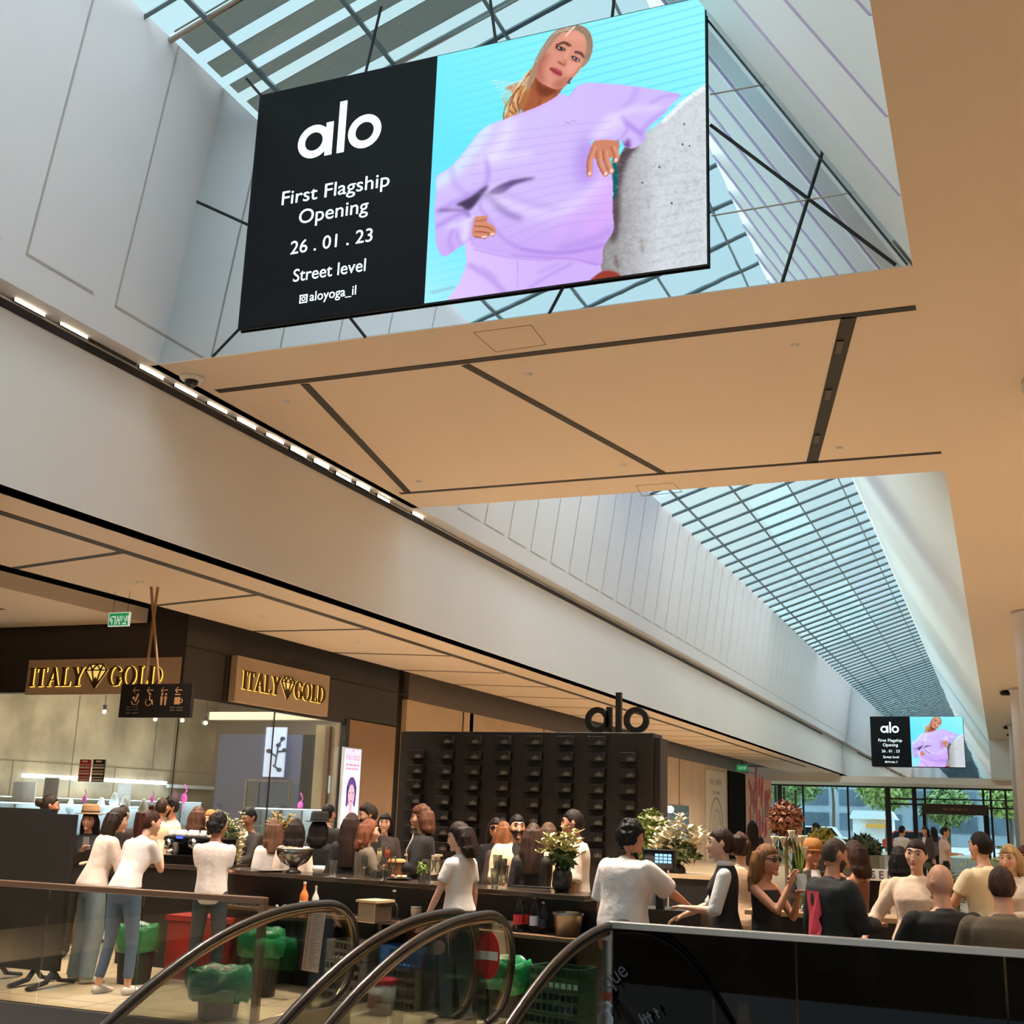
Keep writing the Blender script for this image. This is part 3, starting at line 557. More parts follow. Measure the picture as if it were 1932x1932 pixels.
# back of the shop: blue-grey wall, lit picture, concrete pier, raised door track
struct('wall_store_blue', MB().bb((-17.2, 24.2, 0), (-14.9, 24.3, 3.3)), M('store_blue', (104, 106, 128), .6), label='blue grey partition in the shop')
struct('wall_store_dark', MB().bb((-14.9, 24.2, 0), (-14.2, 24.3, 3.3)), DARK, label='dark partition in the shop')
lp = thing('lit_picture', 'pale blue lit picture with a dark blossom inside the shop', 'picture', (-13.8, 24, 1.8)); a = onY(503, 1372, 23.9); c = onY(533, 1466, 23.9)
MB().bb((a[0], 23.9, c[2]), (c[0], 23.96, a[2])).build('panel', M('lit_blue', (200, 214, 245), emit=.75), lp)
br = MB(); ctr = ((a[0]+c[0])/2+.05, 23.89, (a[2]+c[2])/2-.1)
for (dx, dz, ex, ez) in [(0, -.2, .05, .25), (.05, .25, .15, .4), (0, 0, -.2, .12), (.02, .1, .22, .12), (-.05, -.2, .15, -.32)]: br.tube([(ctr[0]+dx, ctr[1], ctr[2]+dz), (ctr[0]+ex, ctr[1], ctr[2]+ez)], .022, 6)
for (dx, dz) in [(-.2, .12), (.22, .14), (.15, .4), (.05, .25), (.12, -.3)]: br.ball((ctr[0]+dx, ctr[1], ctr[2]+dz), (.07, .02, .05), 8, 6)
br.build('blossom', M('ink', (60, 66, 84), .6), lp.children[0])
struct('wall_store_pier', MB().bb((-13.0, 21.6, 0), (XW-.1, 21.9, 3.33)), CONC, label='concrete pier inside the shop door')
struct('trim_16', MB().bb((-12.72, 21.5, .5), (-12.62, 21.6, 3.3)), M('pipe_brown', (120, 92, 66), .5), label='brown strip on the concrete pier')
struct('trim_17', MB().bb((onY(396, 1340, 20.5)[0], 20.5, onY(500, 1358, 20.5)[2]), (XW-.1, 20.7, 3.5)), M('store_bulk', (226, 214, 190), .6), label='pale bulkhead inside the shop')
dt = thing('display_tower', 'tall framed glass cabinet behind the shop door', 'display case', (-14.4, 22.4, 0)); a = onY(466, 1470, 22.4); c = onY(520, 1540, 22.4)
for x in (a[0], c[0]+.3): MB().bb((x-.02, 22.38, 0), (x+.02, 22.42, a[2])).build('post', STEEL, dt)
MB().bb((a[0], 22.38, a[2]-.04), (c[0]+.3, 22.42, a[2])).build('rail', STEEL, dt); MB().bb((a[0]+.02, 22.4, .4), (c[0]+.28, 22.9, a[2]-.06)).build('vitrine', CG, dt)
for z in (.9, 1.25, 1.6): MB().bb((a[0]+.02, 22.42, z), (c[0]+.28, 22.88, z+.02)).build('shelf', CASEW, dt)
p = onX(622, 1480, XW-.15); tag(MB().bb((XW-.13, p[1]-.08, p[2]-.16), (XW-.1, p[1]+.08, p[2]+.16)).build('wall_panel', CASEW), 'small white intercom panel near the shop door frame', 'control panel')
# pilaster with light box
struct('wall_pilaster', MB().bb((XW-.3, 20.3, 0), (XW, 22.25, 3.36)), M('pilaster_brown', (146, 116, 88), .55, var=.05, scale=3), label='brown pilaster right of the jewellery shop')
lb = thing('light_box', 'tall lit poster of a dark haired woman on the brown pilaster', 'light box', (XW, 20.9, 1.2)); a = onX(651, 1411, XW+.05); c = onX(680, 1414, XW+.05)
y0, y1, z1, z0 = a[1], c[1]+.05, a[2], .75; MB().bb((XW, y0-.02, z0-.02), (XW+.045, y1+.02, z1+.02)).build('frame', CASEW, lb)
MB().bb((XW+.045, y0, z0), (XW+.05, y1, z1)).build('panel', M('lit_lilac', (214, 220, 250), emit=.8), lb); lbp = [o for o in lb.children if o.name.startswith('panel')][0]
ym = (y0+y1)/2; sk = M('lit_skin', (225, 180, 205), emit=.55); hr = M('lit_hair', (92, 66, 150), emit=.45)
mb = MB()
def disc(mb, yc, zc, ry, rz, x, n=24): mb.prism([(yc+ry*math.cos(2*PI*k/n), zc+rz*math.sin(2*PI*k/n)) for k in range(n)], x, x+.001, at((0, 0, 0), FR_SIDE))
disc(mb, ym+.02, 2.0, .19, .27, XW+.051); mb.prism([(ym-.17, 1.72), (ym-.1, 1.72), (ym-.08, 2.1), (ym-.16, 2.1)], XW+.051, XW+.052, at((0, 0, 0), FR_SIDE)); mb.prism([(ym+.13, 1.72), (ym+.19, 1.72), (ym+.21, 2.1), (ym+.13, 2.1)], XW+.051, XW+.052, at((0, 0, 0), FR_SIDE)); mb.build('printed_hair', hr, lbp)
mb = MB(); disc(mb, ym+.02, 1.93, .125, .2, XW+.0525); mb.prism([(ym-.05, 1.55), (ym+.08, 1.55), (ym+.07, 1.8), (ym-.04, 1.8)], XW+.0525, XW+.053, at((0, 0, 0), FR_SIDE)); mb.prism([(ym-.28, .9), (ym+.25, .9), (ym+.25, 1.45), (ym+.08, 1.6), (ym-.05, 1.6), (ym-.26, 1.45)], XW+.0525, XW+.053, at((0, 0, 0), FR_SIDE)); mb.build('printed_skin', sk, lbp)
mb = MB()
for d in (-.05, .07): disc(mb, ym+.02+d-.01, 1.97, .028, .012, XW+.054, 10)
disc(mb, ym+.03, 1.82, .035, .012, XW+.054, 10); mb.build('printed_features', hr, lbp)
rose = M('print_rose', (214, 120, 150), .6, emit=.4)
text('lettering', 'ITALY GOLD', .12, rose, at((XW+.054, ym, 2.62), FR_SIDE), lbp, .0005, sx=.8); sc = scrawl(MB(), at((XW+.054, ym, 2.49), FR_SIDE), .5, .05, 16); scrawl(sc, at((XW+.054, ym, 2.42), FR_SIDE), .5, .04, 20); sc.build('small_print', rose, lbp)
mb = MB(); disc(mb, ym, 2.76, .03, .04, XW+.054, 3); mb.build('emblem', rose, lbp)
# beige panels further along, posters, openings
struct('wall_black_gap', MB().bb((XW-.5, 22.25, 0), (XW-.12, 23.0, ZS+.3)), BLACK, label='black gap beside the brown pilaster')
struct('wall_shopline', MB().bb((XW-.3, 22.7, 0), (XW, 60, 3.95)), M('shop_plaster', (206, 180, 150), .6, var=.09, scale=1.2), label='beige plaster shop fronts along the left side')
struct('trim_18', MB().bb((XW-.25, 22.7, 3.95), (XW+.02, 60, ZS+.35)), M('grey_band', (92, 80, 70), .5), label='grey brown band above the beige shop fronts')
f = MB()
for y in (25.6, 31, 46.2): f.bb((XW, y-.03, 0), (XW+.01, y+.03, 3.95))
struct('trim_19', f, M('plaster_joint', (70, 54, 42), .7), label='dark joints in the beige shop fronts')
def wallsheet(x0, x1, ztop, mat, name, lab, cat, z0=.0):
    a, c = onX(x0, 1530, XW+.03), onX(x1, 1530, XW+.03); t = thing(name, lab, cat, (XW, a[1], z0)); MB().bb((XW+.006, a[1], z0), (XW+.03, c[1], ztop)).build('sheet', mat, t); return t, a[1], c[1]
t, y0, y1 = wallsheet(1332, 1370, 3.75, M('sheet_cream', (228, 214, 190), .6), 'hoarding_poster', 'cream hoarding with a thin drawn arch between the dark openings', 'poster')
ar = MB(); ar.ring(((y0+y1)/2, 1.3), 1.35, 1.27, .03, .034, at((XW, 0, 0), FR_SIDE), 40, .55*(y1-y0)/1.35*.6); ar.ring(((y0+y1)/2+.1, 1.15), 1.0, .95, .03, .034, at((XW, 0, 0), FR_SIDE), 40, .45*(y1-y0)/1.35*.6)
ar.build('drawing', M('drawn_red', (190, 130, 110), .6), t); lt = scrawl(MB(), at((XW+.034, (y0+y1)/2, 3.3), FR_SIDE), 2.6, .3, 9); scrawl(lt, at((XW+.034, (y0+y1)/2, 2.85), FR_SIDE), 1.4, .18, 8); lt.build('lettering', M('drawn_grey', (184, 168, 152), .6), t)
struct('door_1', MB().bb((XW, onX(1373, 1530, XW)[1], 0), (XW+.05, onX(1405, 1530, XW)[1], 3.9)), M('void_black', (9, 8, 8), .95, spec=.1), label='black doorway between the two hoardings', cat='door')
t, y0, y1 = wallsheet(1408, 1457, 3.85, M('sheet_coral', (232, 176, 140), .6), 'hoarding_poster', 'coral hoarding covered with red brush strokes', 'poster')
gr = MB(); gk = MB()
for k in range(46):
    yy = rng.uniform(y0+.12*(y1-y0), y1-.1*(y1-y0)); zz = rng.uniform(.7, 3.4); dz = rng.uniform(.3, 1.1); dy = rng.uniform(-.12, .12)
    (gr if k % 3 else gk).tube([(XW+.035, yy, zz), (XW+.035, yy+dy*2, zz+dz)], [(.24 if k % 3 else .15, .004)]*2, 4, up=(1, 0, 0))
gr.build('brush_strokes', M('brush_red', (196, 38, 36), .6), t); gk.build('dark_strokes', M('brush_grey', (130, 110, 100), .6), t)
f = MB()
for x in (1462, 1478, 1500): y = onX(x, 1530, XW)[1]; f.bb((XW, y, 0), (XW+.06, y+.5, 3.6))
struct('trim_20', f, M('far_frames', (44, 46, 46), .5), label='dark window frames at the far end of the shop line')
sf = onX(1290, 1540, XW); t = thing('shop_niche', 'lit mirrored niche with warm bulbs beside the flower arrangement', 'mirror', (XW, sf[1], 1)); a, c = onX(1248, 1517, XW+.05), onX(1300, 1520, XW+.05)
MB().bb((XW, a[1], .9), (XW+.05, c[1], a[2])).build('panel', M('niche_glass', (120, 136, 136), .15, .4, var=.3, scale=3), t)
for px in (1250, 1265): q = onX(px, 1527, XW+.1); MB().ball(q, .13, 10, 8).build('bulb', M('bulb_glow'), t, True)
# ================================================================== LED screen with its picture
ZX = lambda x, y: (800+x/3.513, 30+y/3.513)
YSC = 9.4
SX0, SX1, SZ0, SZ1 = -6.903, -2.082, 6.375, 9.063
FR = .435                                        # black share of the width
px0 = SX0+(SX1-SX0)*FR
PW, PH = SX1-px0, SZ1-SZ0
def uv(x, y):
    p = onY(*ZX(x, y), YSC); return ((p[0]-px0)/PW, (p[2]-SZ0)/PH)
NX, NY = 400, 420
GX, GY = np.meshgrid((np.arange(NX)+.5)/NX, (np.arange(NY)+.5)/NY)
ART = np.zeros((NY, NX, 3))
def blur(m, s):
    if s <= 0: return m
    k = max(1, int(s*2.5)); w = np.exp(-.5*(np.arange(-k, k+1)/s)**2); w /= w.sum()
    p = np.pad(m, ((k, k), (k, k)), 'edge')
    p = sum(w[i]*p[:, i:i+m.shape[1]] for i in range(2*k+1))
    return sum(w[i]*p[i:i+m.shape[0], :] for i in range(2*k+1))
def smooth_poly(pts, n=6, closed=True):
    P = np.array(pts, float); out = []; N = len(P)
    for i in range(N if closed else N-1):
        a, b, c, d = (P[(i-1) % N], P[i], P[(i+1) % N], P[(i+2) % N]) if closed else (P[max(i-1, 0)], P[i], P[i+1], P[min(i+2, N-1)])
        for t in np.arange(n)/n: out.append(.5*((2*b)+(-a+c)*t+(2*a-5*b+4*c-d)*t*t+(-a+3*b-3*c+d)*t**3))
    if not closed: out.append(P[-1])
    return np.array(out)
def mask(pts, sm=True):
    P = smooth_poly(pts) if sm else np.array(pts, float)
    P = np.array([uv(*p) for p in P]); m = np.zeros(GX.shape, bool); n = len(P)
    for i in range(n):
        (x0, y0), (x1, y1) = P[i], P[(i+1) % n]
        if y0 == y1: continue
        m ^= ((GY < y0) != (GY < y1)) & (GX < (x1-x0)*(GY-y0)/(y1-y0)+x0)
    return m.astype(float)
def comp(m, col, a=1.):
    global ART
    m = (m*a)[..., None]; c = col if isinstance(col, np.ndarray) else np.array(col, float)/255
    ART = ART*(1-m)+c*m
def fill(pts, col, s=.7, a=1., sm=True, clip=None):
    m = blur(mask(pts, sm), s*.7)
    if clip is not None: m = m*clip
    comp(m, col, a); return m
def stroke(pts, w, col, s=1., a=1., clip=None):
    P = np.array([uv(*p) for p in smooth_poly(pts, 5, False)]); d = np.full(GX.shape, 9.)
    asp = PW/PH
    for i in range(len(P)-1):
        ax, ay = P[i]; bx, by = P[i+1]; vx, vy = (bx-ax)*asp, by-ay; L = vx*vx+vy*vy+1e-12
        t = np.clip(((GX-ax)*asp*vx+(GY-ay)*vy)/L, 0, 1); d = np.minimum(d, np.hypot((GX-ax)*asp-t*vx, GY-ay-t*vy))
    m = np.clip(1.2-d*NY/(w*NY/1750/2+1e-6)*1., 0, 1); m = blur((d < w/1750/2).astype(float), s*.8)
    if clip is not None: m = m*clip
    comp(m, col, a)
def grad(c0, c1, t): 
    t = np.clip(t, 0, 1)[..., None]; return np.array(c0, float)/255*(1-t)+np.array(c1, float)/255*t
ART[:] = grad((95, 225, 250), (150, 245, 255), (GX*.6+GY*.8)-.3)
comp(np.clip(.75-GY*1.3, 0, 1)*np.clip(1-GX*1.4, 0, 1), (190, 242, 255))
band = (np.sin((GY-.06*GX)*2*PI*30) > .72)*.28*np.clip(GX*1.3+.2, 0, 1); comp(band, (70, 195, 240))
# concrete parapet
mc = fill([(1570, 700), (1700, 570), (1880, 440), (1900, 1700), (1150, 1760), (1200, 1300), (1260, 1000), (1330, 870), (1480, 770)], grad((120, 112, 112), (206, 212, 218), (GX-.60)*4.2), 1, sm=False)
stroke([(1590, 690), (1720, 570), (1880, 455)], 42, (232, 244, 246), 1.5, 1, mc)
fill([(1290, 900), (1340, 870), (1420, 860), (1350, 960), (1300, 1150), (1290, 1420), (1240, 1500), (1250, 1150)], (70, 52, 58), 5, .85, clip=mc)
stroke([(1262, 960), (1268, 1060), (1258, 1200)], 30, (10, 92, 96), 2, 1)
for p in [(1723, 715), (1712, 850), (1758, 860), (1445, 1105), (1560, 1000), (1640, 1240)]: stroke([p, (p[0]+3, p[1]+5)], 10, (60, 60, 64), .5, .9)
stroke([(1270, 1600), (1285, 1660)], 26, (110, 96, 90), 2, .7); stroke([(1440, 1490), (1450, 1560)], 16, (130, 120, 116), 2, .6); stroke([(1480, 1210), (1490, 1270)], 12, (150, 146, 144), 2, .6)
for k in range(9): stroke([(1330+20*k, 1080+70*k), (1850, 1020+66*k)], 8, (160, 158, 162), 2, .35, mc)
nz2 = blur(rng.normal(size=GX.shape), 1.2)+1.5*blur(rng.normal(size=GX.shape), 5); comp(mc*np.clip(nz2*.28, 0, .2), (120, 118, 122)); comp(mc*np.clip(-nz2*.28, 0, .16), (244, 246, 250))
# hair behind
fill([(1010, 62), (930, 78), (860, 120), (800, 190), (750, 270), (715, 360), (680, 420), (600, 450), (540, 480), (580, 500), (600, 560), (550, 640), (515, 715), (535, 728), (600, 650), (660, 620), (720, 600), (780, 500), (900, 300)], (172, 110, 66), 1.5)
for k in range(26):
    t = k/25; x0 = 800-110*t+rng.uniform(-10, 10); stroke([(x0, 260+120*t), (730-90*t+rng.uniform(-30, 30), 420+40*t), (620-60*t+rng.uniform(-40, 40), 560+rng.uniform(-30, 60)), (525+rng.uniform(0, 120), 700+rng.uniform(-50, 20))], rng.uniform(6, 16), [(222, 168, 106), (112, 66, 40), (190, 126, 76), (240, 208, 164)][k % 4], .8, .75)
for k in range(6): stroke([(700, 400+10*k), (600, 440+8*k), (450+14*k, 430+22*k)], 6, (240, 232, 214), 1, .7)
# neck
mn = fill([(740, 400), (800, 380), (880, 420), (925, 470), (905, 500), (880, 560), (800, 610), (700, 640), (640, 655), (690, 560)], (166, 92, 62), 1)
fill([(740, 400), (790, 460), (880, 488), (850, 530), (760, 520)], (110, 52, 36), 4, .8, clip=mn); stroke([(860, 520), (760, 600)], 12, (206, 130, 92), 2, .6, mn); stroke([(770, 520), (765, 600)], 7, (120, 60, 40), 1.5, .7, mn)
# trousers
mt = fill([(300, 1440), (600, 1500), (900, 1530), (1120, 1600), (1180, 1690), (1130, 1745), (1100, 1960), (200, 1960), (240, 1760), (280, 1640)], grad((226, 200, 250), (206, 176, 244), GX*2), 1)
stroke([(300, 1650), (440, 1740), (530, 1830)], 22, (168, 130, 224), 4, .8, mt); stroke([(380, 1660), (480, 1740)], 12, (168, 130, 224), 3, .6, mt); stroke([(620, 1620), (620, 1800)], 5, (168, 130, 224), 1, .6, mt); stroke([(980, 1640), (830, 1720), (700, 1800)], 14, (168, 130, 224), 3, .7, mt); stroke([(760, 1700), (900, 1640)], 10, (168, 130, 224), 3, .6, mt); stroke([(330, 1545), (560, 1600), (850, 1620)], 7, (168, 130, 224), 1.5, .8, mt)
fill([(1110, 1745), (1180, 1695), (1240, 1690), (1300, 1720), (1250, 1760), (1110, 1770)], (150, 62, 50), 1.5)
stroke([(50, 1835), (200, 1800)], 18, (150, 190, 200), 2, .8)
# sweater
SW = [(600, 660), (760, 600), (870, 540), (900, 515), (960, 530), (1010, 470), (1080, 445), (1250, 452), (1420, 470), (1600, 500), (1700, 525), (1640, 590), (1590, 650), (1500, 730), (1470, 780), (1475, 810), (1440, 850), (1380, 880), (1330, 860), (1300, 820), (1280, 840), (1130, 830), (1110, 850), (1240, 1050), (1250, 1300), (1255, 1420), (1190, 1530), (1165, 1655), (1000, 1620), (800, 1610), (560, 1590), (330, 1530), (310, 1490), (240, 1530), (150, 1590), (110, 1580), (80, 1500), (75, 1400), (70, 1300), (80, 1150), (90, 1060), (180, 1000), (300, 860), (350, 790), (420, 730), (520, 690)]
ms = fill(SW, (206, 186, 246), 1)
comp(blur(ms, 0)*np.clip((.62-GX)*1.4, 0, 1)*np.clip((GY-.35)*2, 0, 1), (222, 222, 255), .9)
comp(ms*np.clip((.34-GY)*3.2, 0, 1), (196, 152, 238), .85); comp(ms*np.clip((GX-.35)*2.2, 0, 1)*np.clip((.5-GY)*2.5, 0, 1), (204, 160, 240), .6)
A = lambda pts, w, c, s=4, a=.6: stroke(pts, w, c, s, a, ms)
LT, DK, DD, PK = (236, 232, 255), (168, 130, 224), (96, 66, 130), (222, 170, 246)
A([(420, 740), (330, 880), (200, 1030), (90, 1110)], 80, (212, 238, 255), 8, .8); A([(560, 720), (520, 860), (420, 950)], 90, LT, 10, .7); A([(1090, 850), (1060, 980), (1100, 1080)], 110, DK, 12, .7); A([(1200, 1000), (1230, 1250), (1100, 1400)], 90, PK, 10, .8)
A([(410, 930), (425, 1050), (400, 1140), (300, 1260)], 22, DK, 4, .8); A([(410, 930), (480, 950), (700, 920)], 30, LT, 6, .7); A([(180, 1000), (210, 1120), (290, 1190)], 20, DK, 5, .6); A([(90, 1300), (200, 1240), (320, 1180), (400, 1140)], 26, DK, 5, .8)
fill([(215, 1250), (310, 1200), (420, 1125), (395, 1180), (300, 1290), (250, 1265)], (66, 54, 84), 3, .95, clip=ms); fill([(430, 1175), (480, 1135), (600, 1085), (740, 1075), (600, 1120), (520, 1180), (470, 1185)], (88, 66, 116), 3, .9, clip=ms)
A([(520, 1180), (700, 1245), (880, 1280)], 34, DK, 6, .85); A([(400, 1190), (440, 1200), (480, 1250), (560, 1310), (640, 1340)], 26, (104, 76, 150), 5, .85); A([(390, 1210), (370, 1260), (420, 1340), (520, 1470), (700, 1560), (950, 1570), (1200, 1510)], 16, DK, 3, .7); A([(430, 1190), (560, 1230), (760, 1300), (1000, 1260), (1180, 1100)], 70, LT, 12, .7)
A([(860, 1480), (1000, 1330), (1200, 1130)], 40, PK, 8, .7); A([(900, 1540), (1100, 1490), (1240, 1420)], 26, DK, 6, .7); A([(580, 1590), (800, 1605), (1000, 1620), (1160, 1650)], 10, DK, 2, .8); A([(650, 1545), (900, 1570), (1190, 1530)], 9, DK, 2, .8)
A([(1410, 480), (1370, 570), (1260, 650)], 24, DK, 5, .55); A([(1200, 690), (1330, 630), (1560, 610)], 26, LT, 6, .7); A([(1310, 670), (1370, 730), (1440, 780)], 22, DK, 3, .9); A([(1500, 580), (1600, 530), (1690, 530)], 14, DK, 3, .6); A([(1600, 635), (1500, 700), (1440, 780), (1460, 830)], 20, DK, 4, .7); A([(1280, 840), (1350, 870), (1350, 830)], 26, (110, 60, 130), 3, .9); A([(1320, 690), (1350, 740), (1310, 810)], 12, DK, 2.5, .8); A([(1300, 690), (1240, 720), (1140, 800)], 70, LT, 9, .7)
A([(100, 1290), (250, 1290), (300, 1330)], 16, DD, 3, .7); A([(80, 1400), (200, 1330), (290, 1300)], 24, DK, 4, .8); A([(200, 1410), (170, 1480), (190, 1560)], 18, DK, 4, .7); A([(160, 1400), (250, 1380), (320, 1340)], 20, LT, 4, .7); A([(330, 1350), (310, 1440), (300, 1510), (240, 1500), (220, 1440)], 14, DK, 3, .8); A([(280, 1380), (270, 1480)], 46, LT, 6, .8)
A([(600, 660), (760, 610), (900, 530)], 24, (216, 176, 246), 3, .9); A([(960, 530), (1000, 470)], 14, DK, 3, .7); A([(940, 700), (960, 715), (985, 690), (1000, 705)], 5, (150, 130, 190), .6, .6)
for k in range(13): A([(120+40*k, 830+58*k), (900, 730+55*k), (1240, 700+54*k)], 7, (170, 140, 226), 1.2, .3)
# hands
HS = (206, 132, 104)
fill([(1120, 840), (1180, 822), (1290, 835), (1288, 900), (1275, 955), (1240, 940), (1200, 960), (1140, 950), (1110, 920)], HS, 1)
for pts, w in [([(1130, 870), (1100, 960), (1098, 1050)], 34), ([(1160, 900), (1170, 980), (1205, 1050)], 36), ([(1205, 890), (1215, 970), (1242, 1030)], 38), ([(1255, 870), (1275, 920), (1272, 960)], 34)]:
    stroke(pts, w, HS, .7); stroke([(p[0]+9, p[1]) for p in pts], 8, (236, 176, 146), 1, .7); stroke([(p[0]-w/2, p[1]) for p in pts], 5, (130, 66, 50), .8, .8); stroke([(pts[-1][0], pts[-1][1]-8), pts[-1]], 16, (250, 216, 220), .6, .9)
fill([(335, 1360), (350, 1335), (410, 1330), (420, 1365), (450, 1400), (470, 1440), (400, 1470), (330, 1460), (322, 1420)], HS, 1)
for pts in ([(345, 1345), (410, 1335)], [(340, 1380), (420, 1385), (465, 1418)], [(335, 1415), (410, 1420), (462, 1445)], [(335, 1450), (410, 1462)]): stroke(pts, 26, (214, 140, 112), .8); stroke([(p[0], p[1]+15) for p in pts], 6, (126, 62, 48), .8, .8)
stroke([(445, 1447), (462, 1447)], 14, (250, 216, 214), .6); stroke([(390, 1466), (408, 1464)], 13, (250, 216, 214), .6)
# head
FC = [(900, 112), (960, 85), (1030, 92), (1080, 140), (1097, 220), (1085, 280), (1050, 330), (1020, 370), (975, 430), (920, 478), (870, 486), (800, 458), (755, 425), (738, 380), (745, 320), (790, 240), (840, 165)]
mf = fill(FC, (216, 148, 126), .8)
F_ = lambda pts, c, s=5, a=.6: fill(pts, c, s, a, clip=mf); S_ = lambda pts, w, c, s=1., a=.8: stroke(pts, w, c, s, a, mf)
F_([(738, 330), (800, 240), (830, 300), (790, 390), (800, 450), (750, 420)], (156, 84, 70), 6, .7); F_([(860, 440), (960, 400), (930, 480), (870, 490)], (170, 96, 80), 5, .6); F_([(900, 120), (1040, 100), (1070, 170), (960, 160)], (232, 162, 142), 6, .7); F_([(960, 300), (1030, 310), (1000, 380), (940, 380)], (238, 168, 146), 6, .7); F_([(790, 300), (870, 270), (850, 340), (790, 380)], (226, 150, 128), 6, .6)
S_([(880, 195), (930, 178), (968, 200)], 17, (86, 52, 44), 1, .9); S_([(1005, 240), (1040, 250), (1060, 275)], 16, (86, 52, 44), 1, .9)
F_([(870, 205), (930, 215), (940, 235), (890, 230)], (150, 88, 76), 3, .7); F_([(980, 268), (1030, 290), (1030, 305), (985, 295)], (150, 88, 76), 3, .7)
F_([(872, 208), (895, 201), (920, 210), (938, 226), (915, 232), (890, 226)], (62, 38, 38), .6, 1); F_([(978, 268), (1000, 268), (1024, 284), (1034, 300), (1010, 304), (990, 292)], (62, 38, 38), .6, 1)
F_([(886, 213), (900, 208), (928, 222), (912, 226)], (206, 190, 186), .5, .9); F_([(990, 277), (1004, 275), (1026, 294), (1008, 298)], (206, 190, 186), .5, .9); F_([(900, 210), (914, 212), (918, 224), (904, 224)], (44, 52, 58), .4, 1); F_([(1002, 276), (1014, 281), (1014, 295), (1003, 292)], (44, 52, 58), .4, 1)
S_([(968, 205), (945, 260), (920, 300)], 12, (240, 172, 150), 2, .7); S_([(890, 305), (912, 318), (930, 328)], 11, (140, 70, 60), 1.2, .9); S_([(925, 290), (940, 320)], 9, (160, 88, 76), 1.5, .7)
F_([(832, 345), (860, 342), (885, 352), (915, 372), (912, 398), (880, 395), (850, 375)], (176, 74, 82), 1.2, .95); S_([(838, 352), (875, 372), (910, 392)], 6, (112, 36, 44), .6, .95); S_([(860, 385), (895, 402)], 8, (206, 110, 112), 1, .8)
# hair in front and ear
fill([(1010, 62), (1060, 72), (1100, 110), (1118, 170), (1115, 240), (1085, 310), (1045, 345), (1040, 330), (1078, 260), (1085, 190), (1060, 130), (1010, 98), (950, 95), (890, 135), (840, 200), (790, 265), (755, 330), (745, 380), (722, 440), (690, 500), (680, 470), (720, 350), (760, 260), (830, 140), (910, 82)], (168, 136, 112), 1)
for k in range(14): 
    t = k/13; stroke([(1000-10*t, 66+30*t), (900-30*t, 95+30*t), (820-20*t, 180+20*t), (745+10*t, 300)], 5, [(216, 194, 168), (104, 78, 62), (236, 220, 200)][k % 3], .7, .7)
for k in range(8): stroke([(1010, 66+4*k), (1080-3*k, 100+4*k), (1112-5*k, 190), (1090-5*k, 290)], 5, [(96, 72, 60), (190, 166, 146)][k % 2], .7, .7)
stroke([(1000, 70), (960, 110), (940, 135)], 8, (250, 244, 236), .8, .9); stroke([(1030, 345), (1005, 380), (975, 405)], 18, (206, 130, 110), 1, .9); stroke([(975, 415), (955, 440), (965, 445)], 13, (70, 76, 86), .7, .9)
def lin_a(a): return np.where(a <= .04045, a/12.92, ((a+.055)/1.055)**2.4)
def picture(name):
    vx = np.linspace(px0, SX1, NX+1); vz = np.linspace(SZ0, SZ1, NY+1); X_, Z_ = np.meshgrid(vx, vz)
    co = np.stack([X_, np.full_like(X_, YSC-.002), Z_], -1).reshape(-1, 3)
    i, j = np.meshgrid(np.arange(NX), np.arange(NY)); a = (j*(NX+1)+i).ravel()
    fc = np.stack([a, a+1, a+NX+2, a+NX+1], -1)
    me = bpy.data.meshes.new(name); me.vertices.add(len(co)); me.vertices.foreach_set('co', co.ravel())
    me.loops.add(fc.size); me.loops.foreach_set('vertex_index', fc.ravel()); me.polygons.add(len(fc)); me.polygons.foreach_set('loop_start', np.arange(0, fc.size, 4)); me.polygons.foreach_set('loop_total', np.full(len(fc), 4))
    me.update(); me.validate()
    at_ = me.attributes.new('picture', 'FLOAT_COLOR', 'FACE'); c = np.concatenate([lin_a(np.clip(ART, 0, 1)).reshape(-1, 3), np.ones((NX*NY, 1))], 1); at_.data.foreach_set('color', c.ravel())
    return me
sm = bpy.data.materials.new('screen_picture'); sm.use_nodes = True; nt = sm.node_tree; nt.nodes.remove(nt.nodes['Principled BSDF'])
e = nt.nodes.new('ShaderNodeEmission'); e.inputs[1].default_value = 1.0; an = nt.nodes.new('ShaderNodeAttribute'); an.attribute_name = 'picture'
nt.links.new(an.outputs['Color'], e.inputs[0]); nt.links.new(e.outputs[0], nt.nodes['Material Output'].inputs[0])
pm = picture('picture'); pm.materials.append(sm)
SBLK = M('screen_black', (13, 15, 19), .6, emit=.25, spec=.2); SWHT = M('screen_white', (235, 252, 255), emit=1.0)
scr = thing('led_screen', 'large hanging screen with a woman in a lilac sweatshirt', 'screen', ((SX0+SX1)/2, YSC, SZ0), 0, 'advertising screens')
MB().bb((SX0-.012, YSC+.004, SZ0-.012), (SX1+.012, YSC+.018, SZ1+.012)).build('frame', BLACK, scr)
MB().bb((SX0, YSC-.002, SZ0), (px0, YSC+.004, SZ1)).build('black_panel', SBLK, scr); bpl = [o for o in scr.children if o.name.startswith('black_panel')][0]
link('picture_panel', pm, scr)
F0 = at((0, YSC-.003, 0))
a, b2 = onY(560, 306, YSC), onY(720, 290, YSC); s = (b2[0]-a[0])/2.62; L = MB(); alo(L, at((a[0], YSC-.003, a[2]+.01)), s, 0, .004)
L.build('logo', SWHT, bpl)
